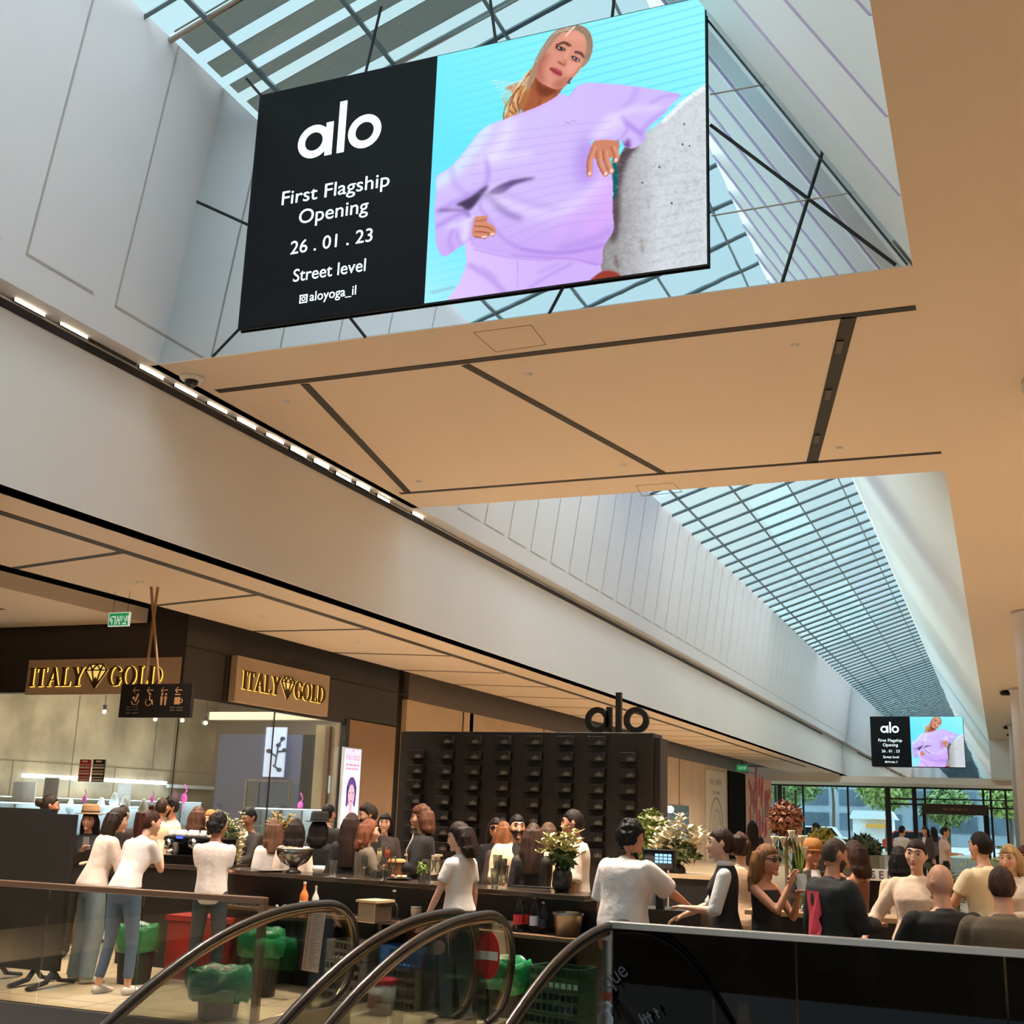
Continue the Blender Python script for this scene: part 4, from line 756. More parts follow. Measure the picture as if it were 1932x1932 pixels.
def line(body, xl, yl, xr, yr, hpx, nm):
    a, c = onY(xl, yl, YSC), onY(xr, yr, YSC); w = c[0]-a[0]; h = (onY(xl, yl-hpx, YSC)-a)[2]
    t = text(nm, body, 1, SWHT, Matrix.Identity(4), None, .002); bbx = [Vector(v) for v in t.bound_box]; wx = max(v.x for v in bbx)-min(v.x for v in bbx); cx = (max(v.x for v in bbx)+min(v.x for v in bbx))/2
    t.data.transform(at(((a[0]+c[0])/2, YSC-.004, (a[2]+c[2])/2)) @ Matrix.Diagonal((w/wx, h/.72, 1, 1)) @ Matrix.Translation((-cx, 0, 0)))
    t.parent = bpl
line('First Flagship', 533, 372, 735, 344, 26, 'lettering'); line('Opening', 565, 408, 695, 392, 27, 'lettering'); line('26 . 01 . 23', 549, 467, 703, 447, 25, 'lettering'); line('Street level', 554, 519, 690, 504, 24, 'lettering'); line('aloyoga_il', 585, 559, 672, 550, 18, 'lettering')
p = onY(573, 564, YSC); ic = MB()
for (x0, x1, z0, z1) in ((-.045, .045, .033, .045), (-.045, .045, -.045, -.033), (-.045, -.033, -.045, .045), (.033, .045, -.045, .045)): ic.bb((p[0]+x0, YSC-.005, p[2]+z0), (p[0]+x1, YSC-.002, p[2]+z1))
ic.ring((p[0], p[2]), .024, .014, .003, .005, at((0, YSC, 0))); ic.ball((p[0]+.026, YSC-.004, p[2]+.026), .005, 6, 4); ic.build('photo_icon', SWHT, bpl)
hg = MB()
for x in (-6.5, -4.4, -2.4): hg.bb((x-.04, YSC+.018, 7.6), (x+.04, YB0+.02, 7.7))
hg.build('bracket', DARKM, scr)
s2 = dup(scr); s2['label'] = 'small far screen with the same woman above the entrance'; move(s2, ((SX0+SX1)/2+.42, 69.6, SZ0-1.53))
# ================================================================== dark display kiosk with little boxes
KY = 14.5; kt = onY(757, 1378, KY); kr = onY(1232, 1384, KY); KX0, KX1, KZ = kt[0], kr[0], (kt[2]+kr[2])/2
KBLK = M('kiosk_black', (30, 27, 25), .55, var=.08, scale=3); LOGO = M('logo_white', (120, 116, 110), .5, emit=.04)
k = thing('display_wall', 'tall dark display wall full of small boxes behind the bar', 'display wall', ((KX0+KX1)/2, KY, 0))
MB().bb((KX0, KY, 0), (KX1, KY+.45, KZ)).build('body', KBLK, k, bev=.008); kx = onY(1244, 1390, KY)[0]; MB().bb((KX1+.002, KY+.05, 0), (kx, KY+.4, KZ-.06)).build('side_panel', M('kiosk_side', (38, 30, 27), .5), k)
lg = thing('roof_logo', 'black three letter logo standing on top of the display wall', 'sign', (kr[0]-.4, KY+.1, KZ))
a, c = onY(1103, 1376, KY+.1), onY(1226, 1376, KY+.1); s = (c[0]-a[0])/2.62
def part_alo(parent, x0, y, z0, s, mat, d=.06):
    R = s/2; w = s*.22; F = at((x0, y, z0)); mb = MB(); mb.ring((R, R), R, R-w, 0, d, F); mb.prism([(2*R-w*.62, 0), (2*R+w*.38, 0), (2*R+w*.38, s), (2*R-w*.62, s)], 0, d, F); mb.build('letter', mat, parent)
    x = 2*R+w*.38+s*.16; MB().prism([(x, 0), (x+w, 0), (x+w, s*1.56), (x, s*1.56)], 0, d, F).build('letter', mat, parent)
    x += w+s*.1; MB().ring((x+R, R), R, R-w, 0, d, F).build('letter', mat, parent)
part_alo(lg, a[0], KY+.16, KZ+.0, s, BLACK)
cols = [(790, 1425), (845, 1396), (897, 1397), (952, 1398), (1010, 1400), (1069, 1401), (1129, 1403), (1187, 1430)]
xs = [onY(c[0], c[1], KY)[0] for c in cols]; z00 = onY(845, 1396, KY)[2]; dz = .193
proto = None
words = ['first', 'second', 'third', 'fourth', 'fifth', 'sixth', 'seventh', 'eighth']
for ci in range(8):
    for ri in range(8):
        if ri == 0 and ci in (0, 7): continue
        if proto is None:
            proto = thing('logo_box', 'x', 'box', (0, 0, 0), 0, 'small boxes on the dark display wall'); MB().bb((-.105, -.11, -.055), (.105, 0, .055)).build('body', M('box_black', (19, 17, 16), .45), proto, bev=.004)
            L = MB(); alo(L, at((0, -.111, -.045)), .036, 0, .002); L.build('logo', LOGO, proto); o = proto
        else: o = dup(proto)
        move(o, (xs[ci], KY-.001, z00-dz*ri-(0.004*ci)*0)); o['label'] = 'black logo box in the %s column and %s row of the dark display wall' % (words[ci], words[ri])
# ================================================================== hanging wayfinding sign and exit signs
def hang_sign():
    Y = 12.4; a, c = onY(230, 1291, Y), onY(357, 1354, Y); t = thing('wayfinding_sign', 'black hanging direction sign with four arrows and pictograms', 'sign', ((a[0]+c[0])/2, Y, c[2]))
    MB().bb((a[0], Y, c[2]), (c[0], Y+.06, a[2])).build('board', M('sign_black', (17, 14, 13), .4), t); brd = t.children[0]
    w = c[0]-a[0]; h = a[2]-c[2]; GOLD = M('sign_gold', (150, 112, 74), .5); gz = Y-.002
    top = [onY(271, 1137, Y), onY(292, 1141, Y)]; bx = [onY(269, 1291, Y)[0], onY(298, 1291, Y)[0]]
    for q, (p0, x1) in enumerate(((top[0], bx[1]), (top[1], bx[0]))): MB().tube([(p0[0], Y+.02+.02*q, ZS+.33), (x1, Y+.02+.02*q, a[2])], .018, 8).build('hanger_rod', M('rod_brass', (150, 116, 84), .35, .6), t)
    ar = MB(); pc = MB()
    for k in range(4):
        x = a[0]+w*(.22+.2*k); z = a[2]-h*.19
        ar.tube([(x-.05, gz, z), (x+.05, gz, z)], .006, 4); ar.tube([(x-.015, gz, z+.035), (x-.05, gz, z), (x-.015, gz, z-.035)], .006, 4)
        z = a[2]-h*.47
        if k == 0:
            pc.ball((x+.03, gz, z+.06), (.02, .004, .02), 10, 6); pc.tube([(x+.03, gz, z+.04), (x, gz, z-.02)], .016, 6); pc.tube([(x-.06, gz, z-.02), (x-.04, gz, z-.06), (x+.03, gz, z-.06), (x+.06, gz, z)], .007, 4); pc.ball((x-.03, gz, z+.02), (.025, .004, .02), 8, 5)
        if k == 1: pc.ball((x, gz, z+.07), (.017, .004, .017), 8, 6); pc.tube([(x, gz, z+.05), (x+.005, gz, z-.005), (x+.04, gz, z-.01), (x+.055, gz, z-.06)], .01, 5); pc.ring((x-.01, z-.03), .05, .04, 0, .003, at((0, gz, 0)), 20, 1, 2.2, 6.0)
        if k == 2:
            for d in (-.03, .03): pc.ball((x+d, gz, z+.065), (.016, .004, .016), 8, 6); pc.prism([(x+d-.02, z+.04), (x+d+.02, z+.04), (x+d+.012, z-.07), (x+d-.012, z-.07)], 0, .003, at((0, gz, 0)))
        if k == 3: pc.bb((x-.05, gz-.003, z-.06), (x+.035, gz, z+.03)); pc.ring((x+.045, z-.015), .03, .02, 0, .003, at((0, gz, 0)), 16); pc.tube([(x-.05, gz, z+.06), (x+.03, gz, z+.06)], .008, 4)
    ar.build('arrows', GOLD, brd); pc.build('pictograms', GOLD, brd)
    GR = M('sign_grey', (84, 78, 72), .5); sm_ = MB()
    for fx, fz in ((.82, .70), (.82, .78), (.2, .68), (.2, .76), (.2, .86)): scrawl(sm_, at((a[0]+w*fx, gz, a[2]-h*fz)), w*.2, h*.05, 9)
    sm_.build('small_print', GR, brd)
    Y = 12.6; a, c = onY(206, 1156, Y), onY(242, 1181, Y); t = thing('exit_sign', 'green and white exit sign hung on wires at the upper left', 'exit sign', ((a[0]+c[0])/2, Y, c[2]))
    MB().bb((a[0], Y, c[2]), (c[0], Y+.03, a[2])).build('panel', M('exit_white', (220, 238, 226), .4, emit=.45), t); MB().bb((a[0]+.012, Y-.003, c[2]+.012), (c[0]-.012, Y, a[2]-.012)).build('field', M('exit_green', (30, 140, 88), .4, emit=.55), t)
    text('lettering', '\u05d4\u05d0\u05d9\u05e6\u05d9', .19, M('exit_white'), at(((a[0]+c[0])/2+.025, Y-.005, (a[2]+c[2])/2-.012)), t, .001, bold=.002, sx=.66); MB().prism([(a[0]+.02, (a[2]+c[2])/2), (a[0]+.05, (a[2]+c[2])/2+.04), (a[0]+.05, (a[2]+c[2])/2-.04)], 0, .004, at((0, Y-.003, 0))).build('arrow', M('exit_white'), t)
    wr = MB()
    for x in (a[0]+.05, c[0]-.05): wr.tube([(x, Y+.015, a[2]), (x, Y+.015, ZS+.33)], .004, 4)
    wr.build('wires', DARKM, t)
    p = onX(1400, 1449, XW+.35); t = thing('exit_sign', 'small green exit sign far along the shop fronts', 'exit sign', p); MB().tube([(p[0], p[1], p[2]+.1), (p[0], p[1], ZS+.3)], .02, 6).build('hanger_rod', DARKM, t); MB().box(p, (.5, .05, .28)).build('panel', M('exit_green'), t); text('lettering', '\u05d4\u05d0\u05d9\u05e6\u05d9', .18, M('exit_white'), at((p[0], p[1]-.03, p[2])), t, .001)
hang_sign()
tx = text('shop_number', '2-030', .14, M('number_gold', (120, 98, 70), .5), at((XW+.004, 17.9, 4.2), FR_SIDE), None, .002); tag(tx, 'shop number above the sign along the mall', 'shop number')
# ================================================================== railings and escalators
RAILM = M('rail_bronze', (128, 100, 80), .35, .6); RAILS = M('rail_steel', (176, 174, 170), .35, .7); GRAIL = glass('rail_glass', (236, 238, 234), .5); GDARK = glass('rail_dark_film', (86, 84, 80), .35)
YL = 8.36; pe = onY(500, 1684, YL)
t = thing('glass_railing', 'glass railing with bronze top rail at the left foreground', 'railing', (-7.4, YL, 0))
zl = 1.0; MB().bb((-11.5, YL-.035, zl-.05), (pe[0]+.02, YL+.035, zl)).build('top_rail', RAILM, t, bev=.008)
MB().bb((pe[0]-.03, YL-.03, 0), (pe[0]+.02, YL+.03, zl-.05)).build('end_post', RAILM, t)
xs_ = [-11.5, -9.3, onY(85, 1750, YL)[0], onY(262, 1780, YL)[0], pe[0]-.03]
for i in range(4): MB().bb((xs_[i]+.008, YL-.007, .03), (xs_[i+1]-.008, YL+.007, zl-.05)).build('glass_panel', GRAIL, t)
MB().bb((-11.5, YL-.03, 0), (pe[0]-.03, YL+.03, .04)).build('base_channel', DARKM, t)
pr0, pr1 = onZ(1145, 1737, 1.0), onZ(1932, 1792, 1.0); YR = (pr0[1]+pr1[1])/2
t = thing('glass_railing', 'dark glass railing with steel top rail at the right foreground', 'railing', (-1, YR, 0))
x0 = pr0[0]; ang = math.atan2(pr1[1]-pr0[1], pr1[0]-pr0[0]); Mr = Matrix.Translation((pr0[0], pr0[1], 0)) @ Matrix.Rotation(ang, 4, 'Z')
MB(Mr).bb((0, -.05, .955), (4.2, .03, 1.0)).build('top_rail', RAILS, t, bev=.006); MB(Mr).bb((.02, -.03, 0), (.045, .02, .955)).build('end_post', RAILS, t)
for i in range(3): MB(Mr).bb((.05+1.25*i, -.012, .0), (1.285+1.25*i, .0, .955)).build('glass_panel', GDARK, t)
gl = M('film_letters', (74, 82, 90), .5); p = onY(1163, 1840, YR); text('film_lettering', 'que', .16, gl, at((p[0], YR-.05, p[2])) @ Matrix.Rotation(math.radians(38), 4, 'Z'), t, .001, sx=.8)
p = onY(1228, 1915, YR); scrawl(MB(), at((p[0], YR-.05, p[2])) @ Matrix.Rotation(math.radians(32), 4, 'Z'), .14, .09, 5).build('film_scrawl', gl, t)
p = onY(1150, 1878, YR); MB().prism([(-.03, .025), (.03, .025), (.02, -.03), (-.03, -.025)], 0, .002, at((p[0], YR-.05, p[2]))).build('film_mark', M('film_red', (120, 40, 24), .5), t)
p = onY(1152, 1910, YR); MB().tube([(p[0]-.02, YR-.052, p[2]+.07), (p[0]+.02, YR-.052, p[2]+.05), (p[0]-.01, YR-.052, p[2]+.02), (p[0]+.025, YR-.052, p[2]-.03), (p[0]+.02, YR-.052, p[2]-.07)], [(.011, .003)]*5, 6, up=(0, 1, 0)).build('film_squiggle', M('film_blue', (140, 165, 190), .5), t)
PROF = [(2.6, -1.55), (3.6, -1.0), (4.6, -.43), (5.5, .09), (6.2, .47), (6.75, .70), (7.3, .86), (7.9, .95), (8.5, .965), (8.78, .93), (8.98, .83), (9.07, .68), (9.07, .53), (9.0, .38), (8.85, .26), (8.6, .2)]
RUB = M('handrail_rubber', (30, 26, 23), .34, coat=.25); EGL = glass('escalator_glass', (236, 240, 236), .5); CHM = M('skirt_steel', (168, 156, 140), .35, .8)
def balustrade(x, lab, sticker=None):
    t = thing('escalator_handrail', lab, 'escalator handrail', (x, 8, 0), 0, 'escalator handrails')
    P = smooth_poly(PROF, 5, False); MB().tube([(x, y, z) for y, z in P], [(.034, .025)]*len(P), 10, up=(1, 0, 0)).build('handrail', RUB, t, True)
    c = np.array([8.2, .4]); Q = [(y, z-.045) if y < 8.7 and z > .3 else (y-.055, z) for y, z in P]
    MB().tube([(x, y, z) for y, z in Q], [(.014, .010)]*len(Q), 8, up=(1, 0, 0)).build('trim_strip', M('brass_trim', (170, 142, 108), .25, .9), t)
    lo = [(y, z-.72) for y, z in P if y < 8.2]; G = [q for q in Q if q[1] > .18 or q[0] < 7]; poly = G+[(8.5, .12)]+lo[::-1]
    MB().prism(poly, -.006, .006, Matrix(((0, 0, 1, x), (1, 0, 0, 0), (0, 1, 0, 0), (0, 0, 0, 1)))).build('glass_panel', EGL, t)
    MB().prism([(8.95, .2), (8.95, -.02)]+[(y, z-.98) for y, z in P[::-1] if y < 8.0]+[(y, z-.74) for y, z in P if y < 8.0], -.06, .06, Matrix(((0, 0, 1, x), (1, 0, 0, 0), (0, 1, 0, 0), (0, 0, 0, 1)))).build('skirt', CHM, t)
    if sticker: sticker(t)
    return t
def noentry(t):
    p = onX(928, 1802, -3.57); F = at((-3.56, p[1], p[2]), FR_FRONT)
    F = Matrix.Translation((p[0], p[1]-.04, p[2])) @ Matrix.Rotation(math.radians(-12), 4, 'Z') @ FR_FRONT
    o = MB().ring((0, 0), .165, .001, 0, .004, F, 32, .55).build('no_entry_sticker', M('sticker_red', (200, 42, 36), .4), t); MB().prism([(-.075, -.03), (.075, -.03), (.075, .03), (-.075, .03)], .004, .006, F).build('white_bar', M('sticker_white', (232, 222, 210), .4), o)
def round_sticker(t):
    p = onX(830, 1787, -3.85); F = Matrix.Translation((p[0], p[1]-.02, p[2])) @ FR_FRONT; MB().ring((0, 0), .05, .001, 0, .004, F, 24).build('round_sticker', M('sticker_pink', (214, 170, 160), .5), t)
balustrade(-4.95, 'leftmost escalator handrail, looping down by the menu card'); balustrade(-3.86, 'second escalator handrail from the left, rising beside its twin', round_sticker); balustrade(-3.58, 'third escalator handrail with the red no entry sticker', noentry); balustrade(-2.55, 'rightmost escalator handrail ending at the dark railing')
stp = MB()
for (xa, xb) in ((-4.86, -3.95), (-3.5, -2.64)):
    e = thing('escalator', ('left' if xa < -4 else 'right')+' flight of grooved escalator steps between the handrails', 'escalator', ((xa+xb)/2, 6, 0), 0, 'escalators')
    MB().bb((xa, 7.9, -.06), (xb, 8.9, .004)).build('landing_plate', M('comb_plate', (150, 140, 122), .35, .8, bump=.3, bscale=40), e)
    for k in range(9): MB().bb((xa, 7.5-.4*k-.4 if k else 7.5, -.35-.2*k*(.6 if k < 3 else 1)), (xb, 7.5-.4*k+.0 if k else 7.9, -.05-.2*k*(.6 if k < 3 else 1))).build('step', M('step_metal', (92, 90, 88), .4, .7), e)
# ================================================================== bar
BA = math.radians(-11.6); BO = (-7.19, 10.69)
def bp(u, v, z): return (BO[0]+u*math.cos(BA)-v*math.sin(BA), BO[1]+u*math.sin(BA)+v*math.cos(BA), z)
BM = Matrix.Translation((BO[0], BO[1], 0)) @ Matrix.Rotation(BA, 4, 'Z')
BTOP = M('bar_top', (60, 50, 42), .22, coat=.4); BFR = M('bar_black', (20, 18, 17), .5)
t = thing('bar_counter', 'long black bar counter with glossy top and lower work shelf', 'bar', bp(2, .3, 0))
MB(BM).bb((-.4, 0, 1.005), (4.0, .48, 1.05)).build('counter_top', BTOP, t, bev=.006); MB(BM).bb((-.4, .24, 0), (4.0, .46, 1.005)).build('front_panel', BFR, t)
MB(BM).bb((1.1, -.12, .685), (4.0, .24, .715)).build('work_shelf', M('shelf_brown', (108, 82, 60), .4), t); MB(BM).bb((-.3, -.12, .685), (.46, .24, .715)).build('work_shelf', M('shelf_brown'), t)
for u in (.44, 1.12, 1.92, 3.1, 3.98): MB(BM).bb((u-.02, -.1, 0), (u+.02, .24, .685)).build('shelf_support', BFR, t)
BZ = 1.05; SZ = .715
def onbar(x, y, z=BZ): p = onZ(x, y, z); return p
t = thing('back_counter', 'black counter with a pale edge at the right behind the railing', 'counter', (-.6, 9.9, 0))
MB().bb((-2.0, 10.2, .96), (1.2, 10.6, 1.0)).build('counter_top', M('counter_wood', (176, 144, 104), .35), t, bev=.005); MB().bb((-1.95, 10.24, 0), (1.2, 10.56, .96)).build('body', BFR, t)
t = thing('service_counter', 'dark service counter with a pale stone top under the flowers', 'counter', (-4.2, 12.4, 0)); a, c = onY(1255, 1648, 12.3), onY(1420, 1650, 12.3)
MB().bb((a[0], 12.3, a[2]-.04), (c[0], 12.9, a[2])).build('counter_top', M('top_stone', (206, 178, 140), .25), t); MB().bb((a[0]+.03, 12.33, 0), (c[0]-.03, 12.88, a[2]-.04)).build('body', BFR, t)
t = thing('reserved_sign', 'white sign board with dark capitals behind the gesturing hand', 'sign', (0, 12, 1)); a, c = onY(1608, 1638, 12.2), onY(1700, 1664, 12.2)
MB().bb((a[0], 12.2, c[2]), (c[0]+.05, 12.26, a[2])).build('board', M('reserve_white', (214, 206, 196), .5), t); text('lettering', 'RESERVE', .1, M('ink'), at(((a[0]+c[0])/2+.05, 12.197, (a[2]+c[2])/2)), t, .001, space=1.5); MB().bb((a[0]+.1, 12.22, .0), (c[0], 12.25, c[2])).build('stand', DARKM, t)
t = thing('planter_counter', 'grey planter counter with low green shrubs by the entrance', 'planter', (-4.3, 22, 0)); a, c = onY(1590, 1612, 22), onY(1660, 1640, 22)
MB().bb((a[0], 22, 0), (c[0], 23, a[2])).build('box', M('planter_grey', (110, 112, 104), .6), t); o = foliage(((a[0]+c[0])/2, 22.5, a[2]+.12), ((c[0]-a[0])*.48, .4, .22), 500, .09).build('shrubs', leafmat((52, 72, 40)), t); o['kind'] = 'stuff'
# espresso machine
Y = 11.2
def pb(x, y, Y): return onY(x, y, Y)
a, c = pb(303, 1577, Y), pb(402, 1640, Y)
t = thing('espresso_machine', 'black espresso machine with chrome groups and cups on top', 'coffee machine', ((a[0]+c[0])/2, Y+.25, c[2])); xm = (a[0]+c[0])/2; w = c[0]-a[0]; z1, z0 = a[2], BZ
MB().bb((a[0], Y+.05, z0+.2), (c[0], Y+.40, z1)).build('body', M('machine_black', (16, 16, 18), .2), t, bev=.02); MB().bb((a[0], Y-.1, z0), (c[0], Y+.40, z0+.09)).build('drip_tray', DARKM, t); MB().bb((a[0]+.02, Y+.25, z0+.09), (c[0]-.02, Y+.40, z0+.2)).build('back_panel', BLACK, t)
for x, y in ((313, 1592), (360, 1592)):
    p = pb(x, y, Y); MB().lathe([(.055, 0), (.055, .035), (.03, .05)], (0, 0, 0), 20).build('pressure_gauge', M('chrome', (225, 225, 228), .08, 1.), t, True).data.transform(Matrix.Translation((p[0], Y+.05, p[2])) @ Matrix.Rotation(PI/2, 4, 'X'))
p = pb(332, 1595, Y); MB().tube([(p[0], Y+.03, p[2]), (p[0], Y-.02, p[2]-.05), (p[0]-.02, Y-.12, p[2]-.07)], [.03, .025, .014], 10).build('group_head', M('chrome'), t, True)
p = pb(334, 1580, Y); MB().bb((p[0]-.04, Y+.04, p[2]-.012), (p[0]+.04, Y+.052, p[2]+.012)).build('display', M('blue_display', (60, 80, 255), emit=1.5), t)
p = pb(331, 1622, Y); tag(MB().lathe([(.04, 0), (.045, .06), (.036, .12), (.04, .125)], (p[0], Y-.02, z0+.095), 16).build('milk_jug', STEEL, None, True), 'steel milk jug under the espresso machine group', 'jug')
cup = None
for i, x in enumerate((322, 333, 345, 356, 368, 379)):
    p = pb(x, 1574, Y+.2)
    if cup is None:
        cup = thing('coffee_cup', 'x', 'cup', (0, 0, 0), 0, 'cups on the espresso machine'); MB().lathe([(.022, .07), (.03, .066), (.042, .02), (.043, 0), (.039, 0), (.036, .03)], (0, 0, 0), 16).build('bowl', M('cup_white', (214, 206, 204), .3), cup, True); MB().tube([(.04, 0, .02), (.065, 0, .025), (.06, 0, .05), (.036, 0, .05)], .005, 6).build('handle', M('cup_white'), cup, True); o = cup
    else: o = dup(cup)
    move(o, (p[0], Y+.22+.03*(i % 2), z1), .5*i); o['label'] = 'upturned white cup on the espresso machine, %s from the left' % ordn[i]
t = thing('coffee_counter', 'black counter carrying the espresso machine at the left of the bar', 'counter', (-8.3, 11.7, 0)); MB().bb((-9.0, 11.02, BZ-.045), (-7.85, 11.8, BZ)).build('counter_top', BTOP, t, bev=.006); MB().bb((-8.95, 11.06, 0), (-7.9, 11.76, BZ-.045)).build('body', BFR, t)
# table ware
WGL = glass('wine_glass', (244, 246, 242), .8); CHAMP = M('sparkling', (226, 196, 140), .1)
def bar_y(x, y): return onZ(x, y, BZ)
p = bar_y(548, 1647); p = np.array([p[0], p[1]+.05, BZ])
t = thing('champagne_bowl', 'large footed steel champagne bowl on the bar', 'bowl', p); MB().lathe([(.075, 0), (.08, .012), (.04, .035), (.045, .06), (.13, .1), (.175, .17), (.185, .235), (.178, .235), (.165, .17), (.12, .11), (0, .09)], p, 28).build('bowl', M('bowl_steel', (128, 122, 116), .22, 1.), t, True); MB().ring((0, 0), .188, .176, .228, .24, Matrix.Translation(Vector(p)), 28).build('rim', STEEL, t, True)
ice = MB()
for _ in range(26): ice.box((p[0]+rng.uniform(-.12, .12), p[1]+rng.uniform(-.12, .12), p[2]+.215+rng.uniform(0, .02)), (.04, .04, .03), rng.uniform(0, 3))
o = ice.build('ice', M('ice', (222, 205, 180), .2), t); o['kind'] = 'stuff'
wg = None
for i, (x, y, lab) in enumerate([(686, 1660, 'wine glass at the left of the bread basket'), (722, 1662, 'wine glass in front of the bread basket'), (800, 1667, 'first flute left of the woman in white'), (811, 1669, 'second flute left of the woman in white'), (824, 1670, 'third flute left of the woman in white'), (836, 1669, 'fourth flute, right beside the woman in white'), (740, 1659, 'wine glass behind the appetiser plate')]):
    p = bar_y(x, y)
    if wg is None:
        wg = thing('wine_glass', 'x', 'glass', (0, 0, 0), 0, 'stemmed glasses on the bar'); MB().lathe([(.033, 0), (.03, .004), (.005, .01), (.004, .1)], (0, 0, 0), 16).build('stem', WGL, wg, True); MB().lathe([(.004, .1), (.022, .12), (.03, .16), (.028, .215), (.026, .215), (.027, .16), (.018, .122), (0, .104)], (0, 0, 0), 16).build('bowl', WGL, wg, True); o = wg
    else: o = dup(wg)
    move(o, (p[0], p[1], BZ)); o['label'] = lab
for i, (x, y, col, lab) in enumerate([(716, 1612, (232, 214, 150), 'pale sparkling drink in a raised flute by the red haired woman'), (731, 1610, (206, 92, 60), 'pink drink in a raised flute by the red haired woman')]):
    p = onY(x, y, 10.75); t = thing('drink_flute', lab, 'glass', (p[0], 10.75, p[2]-.16)); b0 = (p[0], 10.75, p[2]-.16)
    MB().lathe([(.03, 0), (.004, .008), (.004, .08), (.02, .1), (.027, .15), (.026, .22)], b0, 14).build('glass', WGL, t, True); MB().lathe([(.0, .09), (.018, .102), (.025, .15), (.024, .19), (0, .19)], b0, 14).build('drink', M('drink_%d' % i, col, .15, emit=.15), t, True)
    tag(MB().bb((b0[0]-.035, 10.72, BZ), (b0[0]+.035, 10.79, b0[2])).build('drink_riser', DARK), 'dark block carrying the raised '+('pale' if i == 0 else 'pink')+' drink', 'riser')
p = bar_y(744, 1650); t = thing('bread_basket', 'round basket of bread on the bar', 'basket', (p[0]-.03, p[1]+.1, BZ)); c = (p[0]-.03, p[1]+.1, BZ)
MB().lathe([(.08, 0), (.1, .1), (.112, .115), (.1, .115), (.08, .04), (0, .03)], c, 22).build('basket', M('wicker', (120, 80, 48), .8, var=.3, scale=40, bump=.5, bscale=80), t)
for k in range(8): a_ = k*PI/4; MB().ball((c[0]+.06*math.cos(a_), c[1]+.06*math.sin(a_), BZ+.125), (.045, .035, .028), 10, 7).build('bread_roll', M('bread', (206, 152, 94), .7, var=.2, scale=20), t, True)
p = bar_y(752, 1660); t = thing('appetiser_plate', 'dark plate of small appetisers on the bar', 'plate', p); MB().lathe([(.06, 0), (.12, .012), (.125, .018), (.115, .016), (0, .008)], p, 24).build('plate', M('slate', (40, 38, 38), .4), t, True)
for k in range(6): MB().ball((p[0]+rng.uniform(-.07, .07), p[1]+rng.uniform(-.05, .05), BZ+.03), (.022, .02, .016), 8, 6).build('canape', M('canape_%d' % (k % 2), [(224, 196, 150), (190, 110, 70)][k % 2], .6), t, True)
p = bar_y(595, 1652); t = thing('tea_bowl', 'white bowl on the bar beside the champagne bowl', 'bowl', p); MB().lathe([(.035, 0), (.06, .05), (.065, .09), (.06, .09), (.05, .045), (0, .02)], (p[0], p[1]+.05, BZ), 20).build('bowl', M('cup_white'), t, True)
p = bar_y(495, 1645); tag(MB().lathe([(.1, 0), (.17, .012), (.172, .02), (.1, .01), (0, .008)], (p[0], p[1]+.15, BZ), 24).build('serving_tray', STEEL, None, True), 'shallow tray on the bar in front of the long haired women', 'tray')
p = bar_y(627, 1654); tag(MB().lathe([(.035, 0), (.04, .15), (.037, .15), (.03, .01), (0, .008)], (p[0], p[1], BZ), 16).build('tumbler', WGL, None, True), 'tall clear tumbler on the bar before the black hat', 'glass')
p = bar_y(703, 1660); tag(MB().lathe([(.03, 0), (.038, .09), (.036, .09), (.028, .01), (0, .008)], (p[0], p[1], BZ), 16).build('tumbler', WGL, None, True), 'short clear tumbler beside the bread basket', 'glass')
p = bar_y(795, 1668); t = thing('herb_vase', 'small glass of green herbs on the bar by the flutes', 'vase', p); MB().lathe([(.03, 0), (.035, .1), (.032, .1), (.028, .01), (0, .008)], p, 14).build('glass', WGL, t, True); foliage((p[0], p[1], BZ+.13), (.045, .045, .06), 70, .03).build('herbs', leafmat((120, 140, 60)), t)
t = thing('napkin_holder', 'pale square tray stand held behind the glasses', 'tray', (0, 0, 0)); p = bar_y(782, 1650); move(t, (p[0], p[1]+.2, BZ)); q = (p[0], p[1]+.2, BZ)
MB().box((q[0], q[1], BZ+.19), (.34, .3, .02), .2).build('top', M('tray_pale', (196, 180, 156), .5), t); MB().box((q[0]-.13, q[1], BZ+.09), (.03, .28, .18), .2).build('side', M('tray_pale'), t); MB().box((q[0]+.13, q[1]+.02, BZ+.09), (.03, .28, .18), .2).build('side', M('tray_pale'), t)
p = bar_y(935, 1672); t = thing('glass_stack', 'clear plastic cups stacked beside the man in the cream jacket', 'cups', p)
for k in range(5): MB().lathe([(.032, .03*k), (.045, .03*k+.15), (.043, .03*k+.15), (.03, .03*k+.01)], (p[0]-.05+.07*(k % 2), p[1]+.1+.05*(k % 3), BZ), 14).build('cup', WGL, t, True)
p = bar_y(1010, 1676); tag(MB().bb((p[0]-.25, p[1], BZ), (p[0]+.2, p[1]+.12, BZ+.012)).build('bar_mat', BLACK, None), 'black bar mat in front of the leather jacket', 'mat')
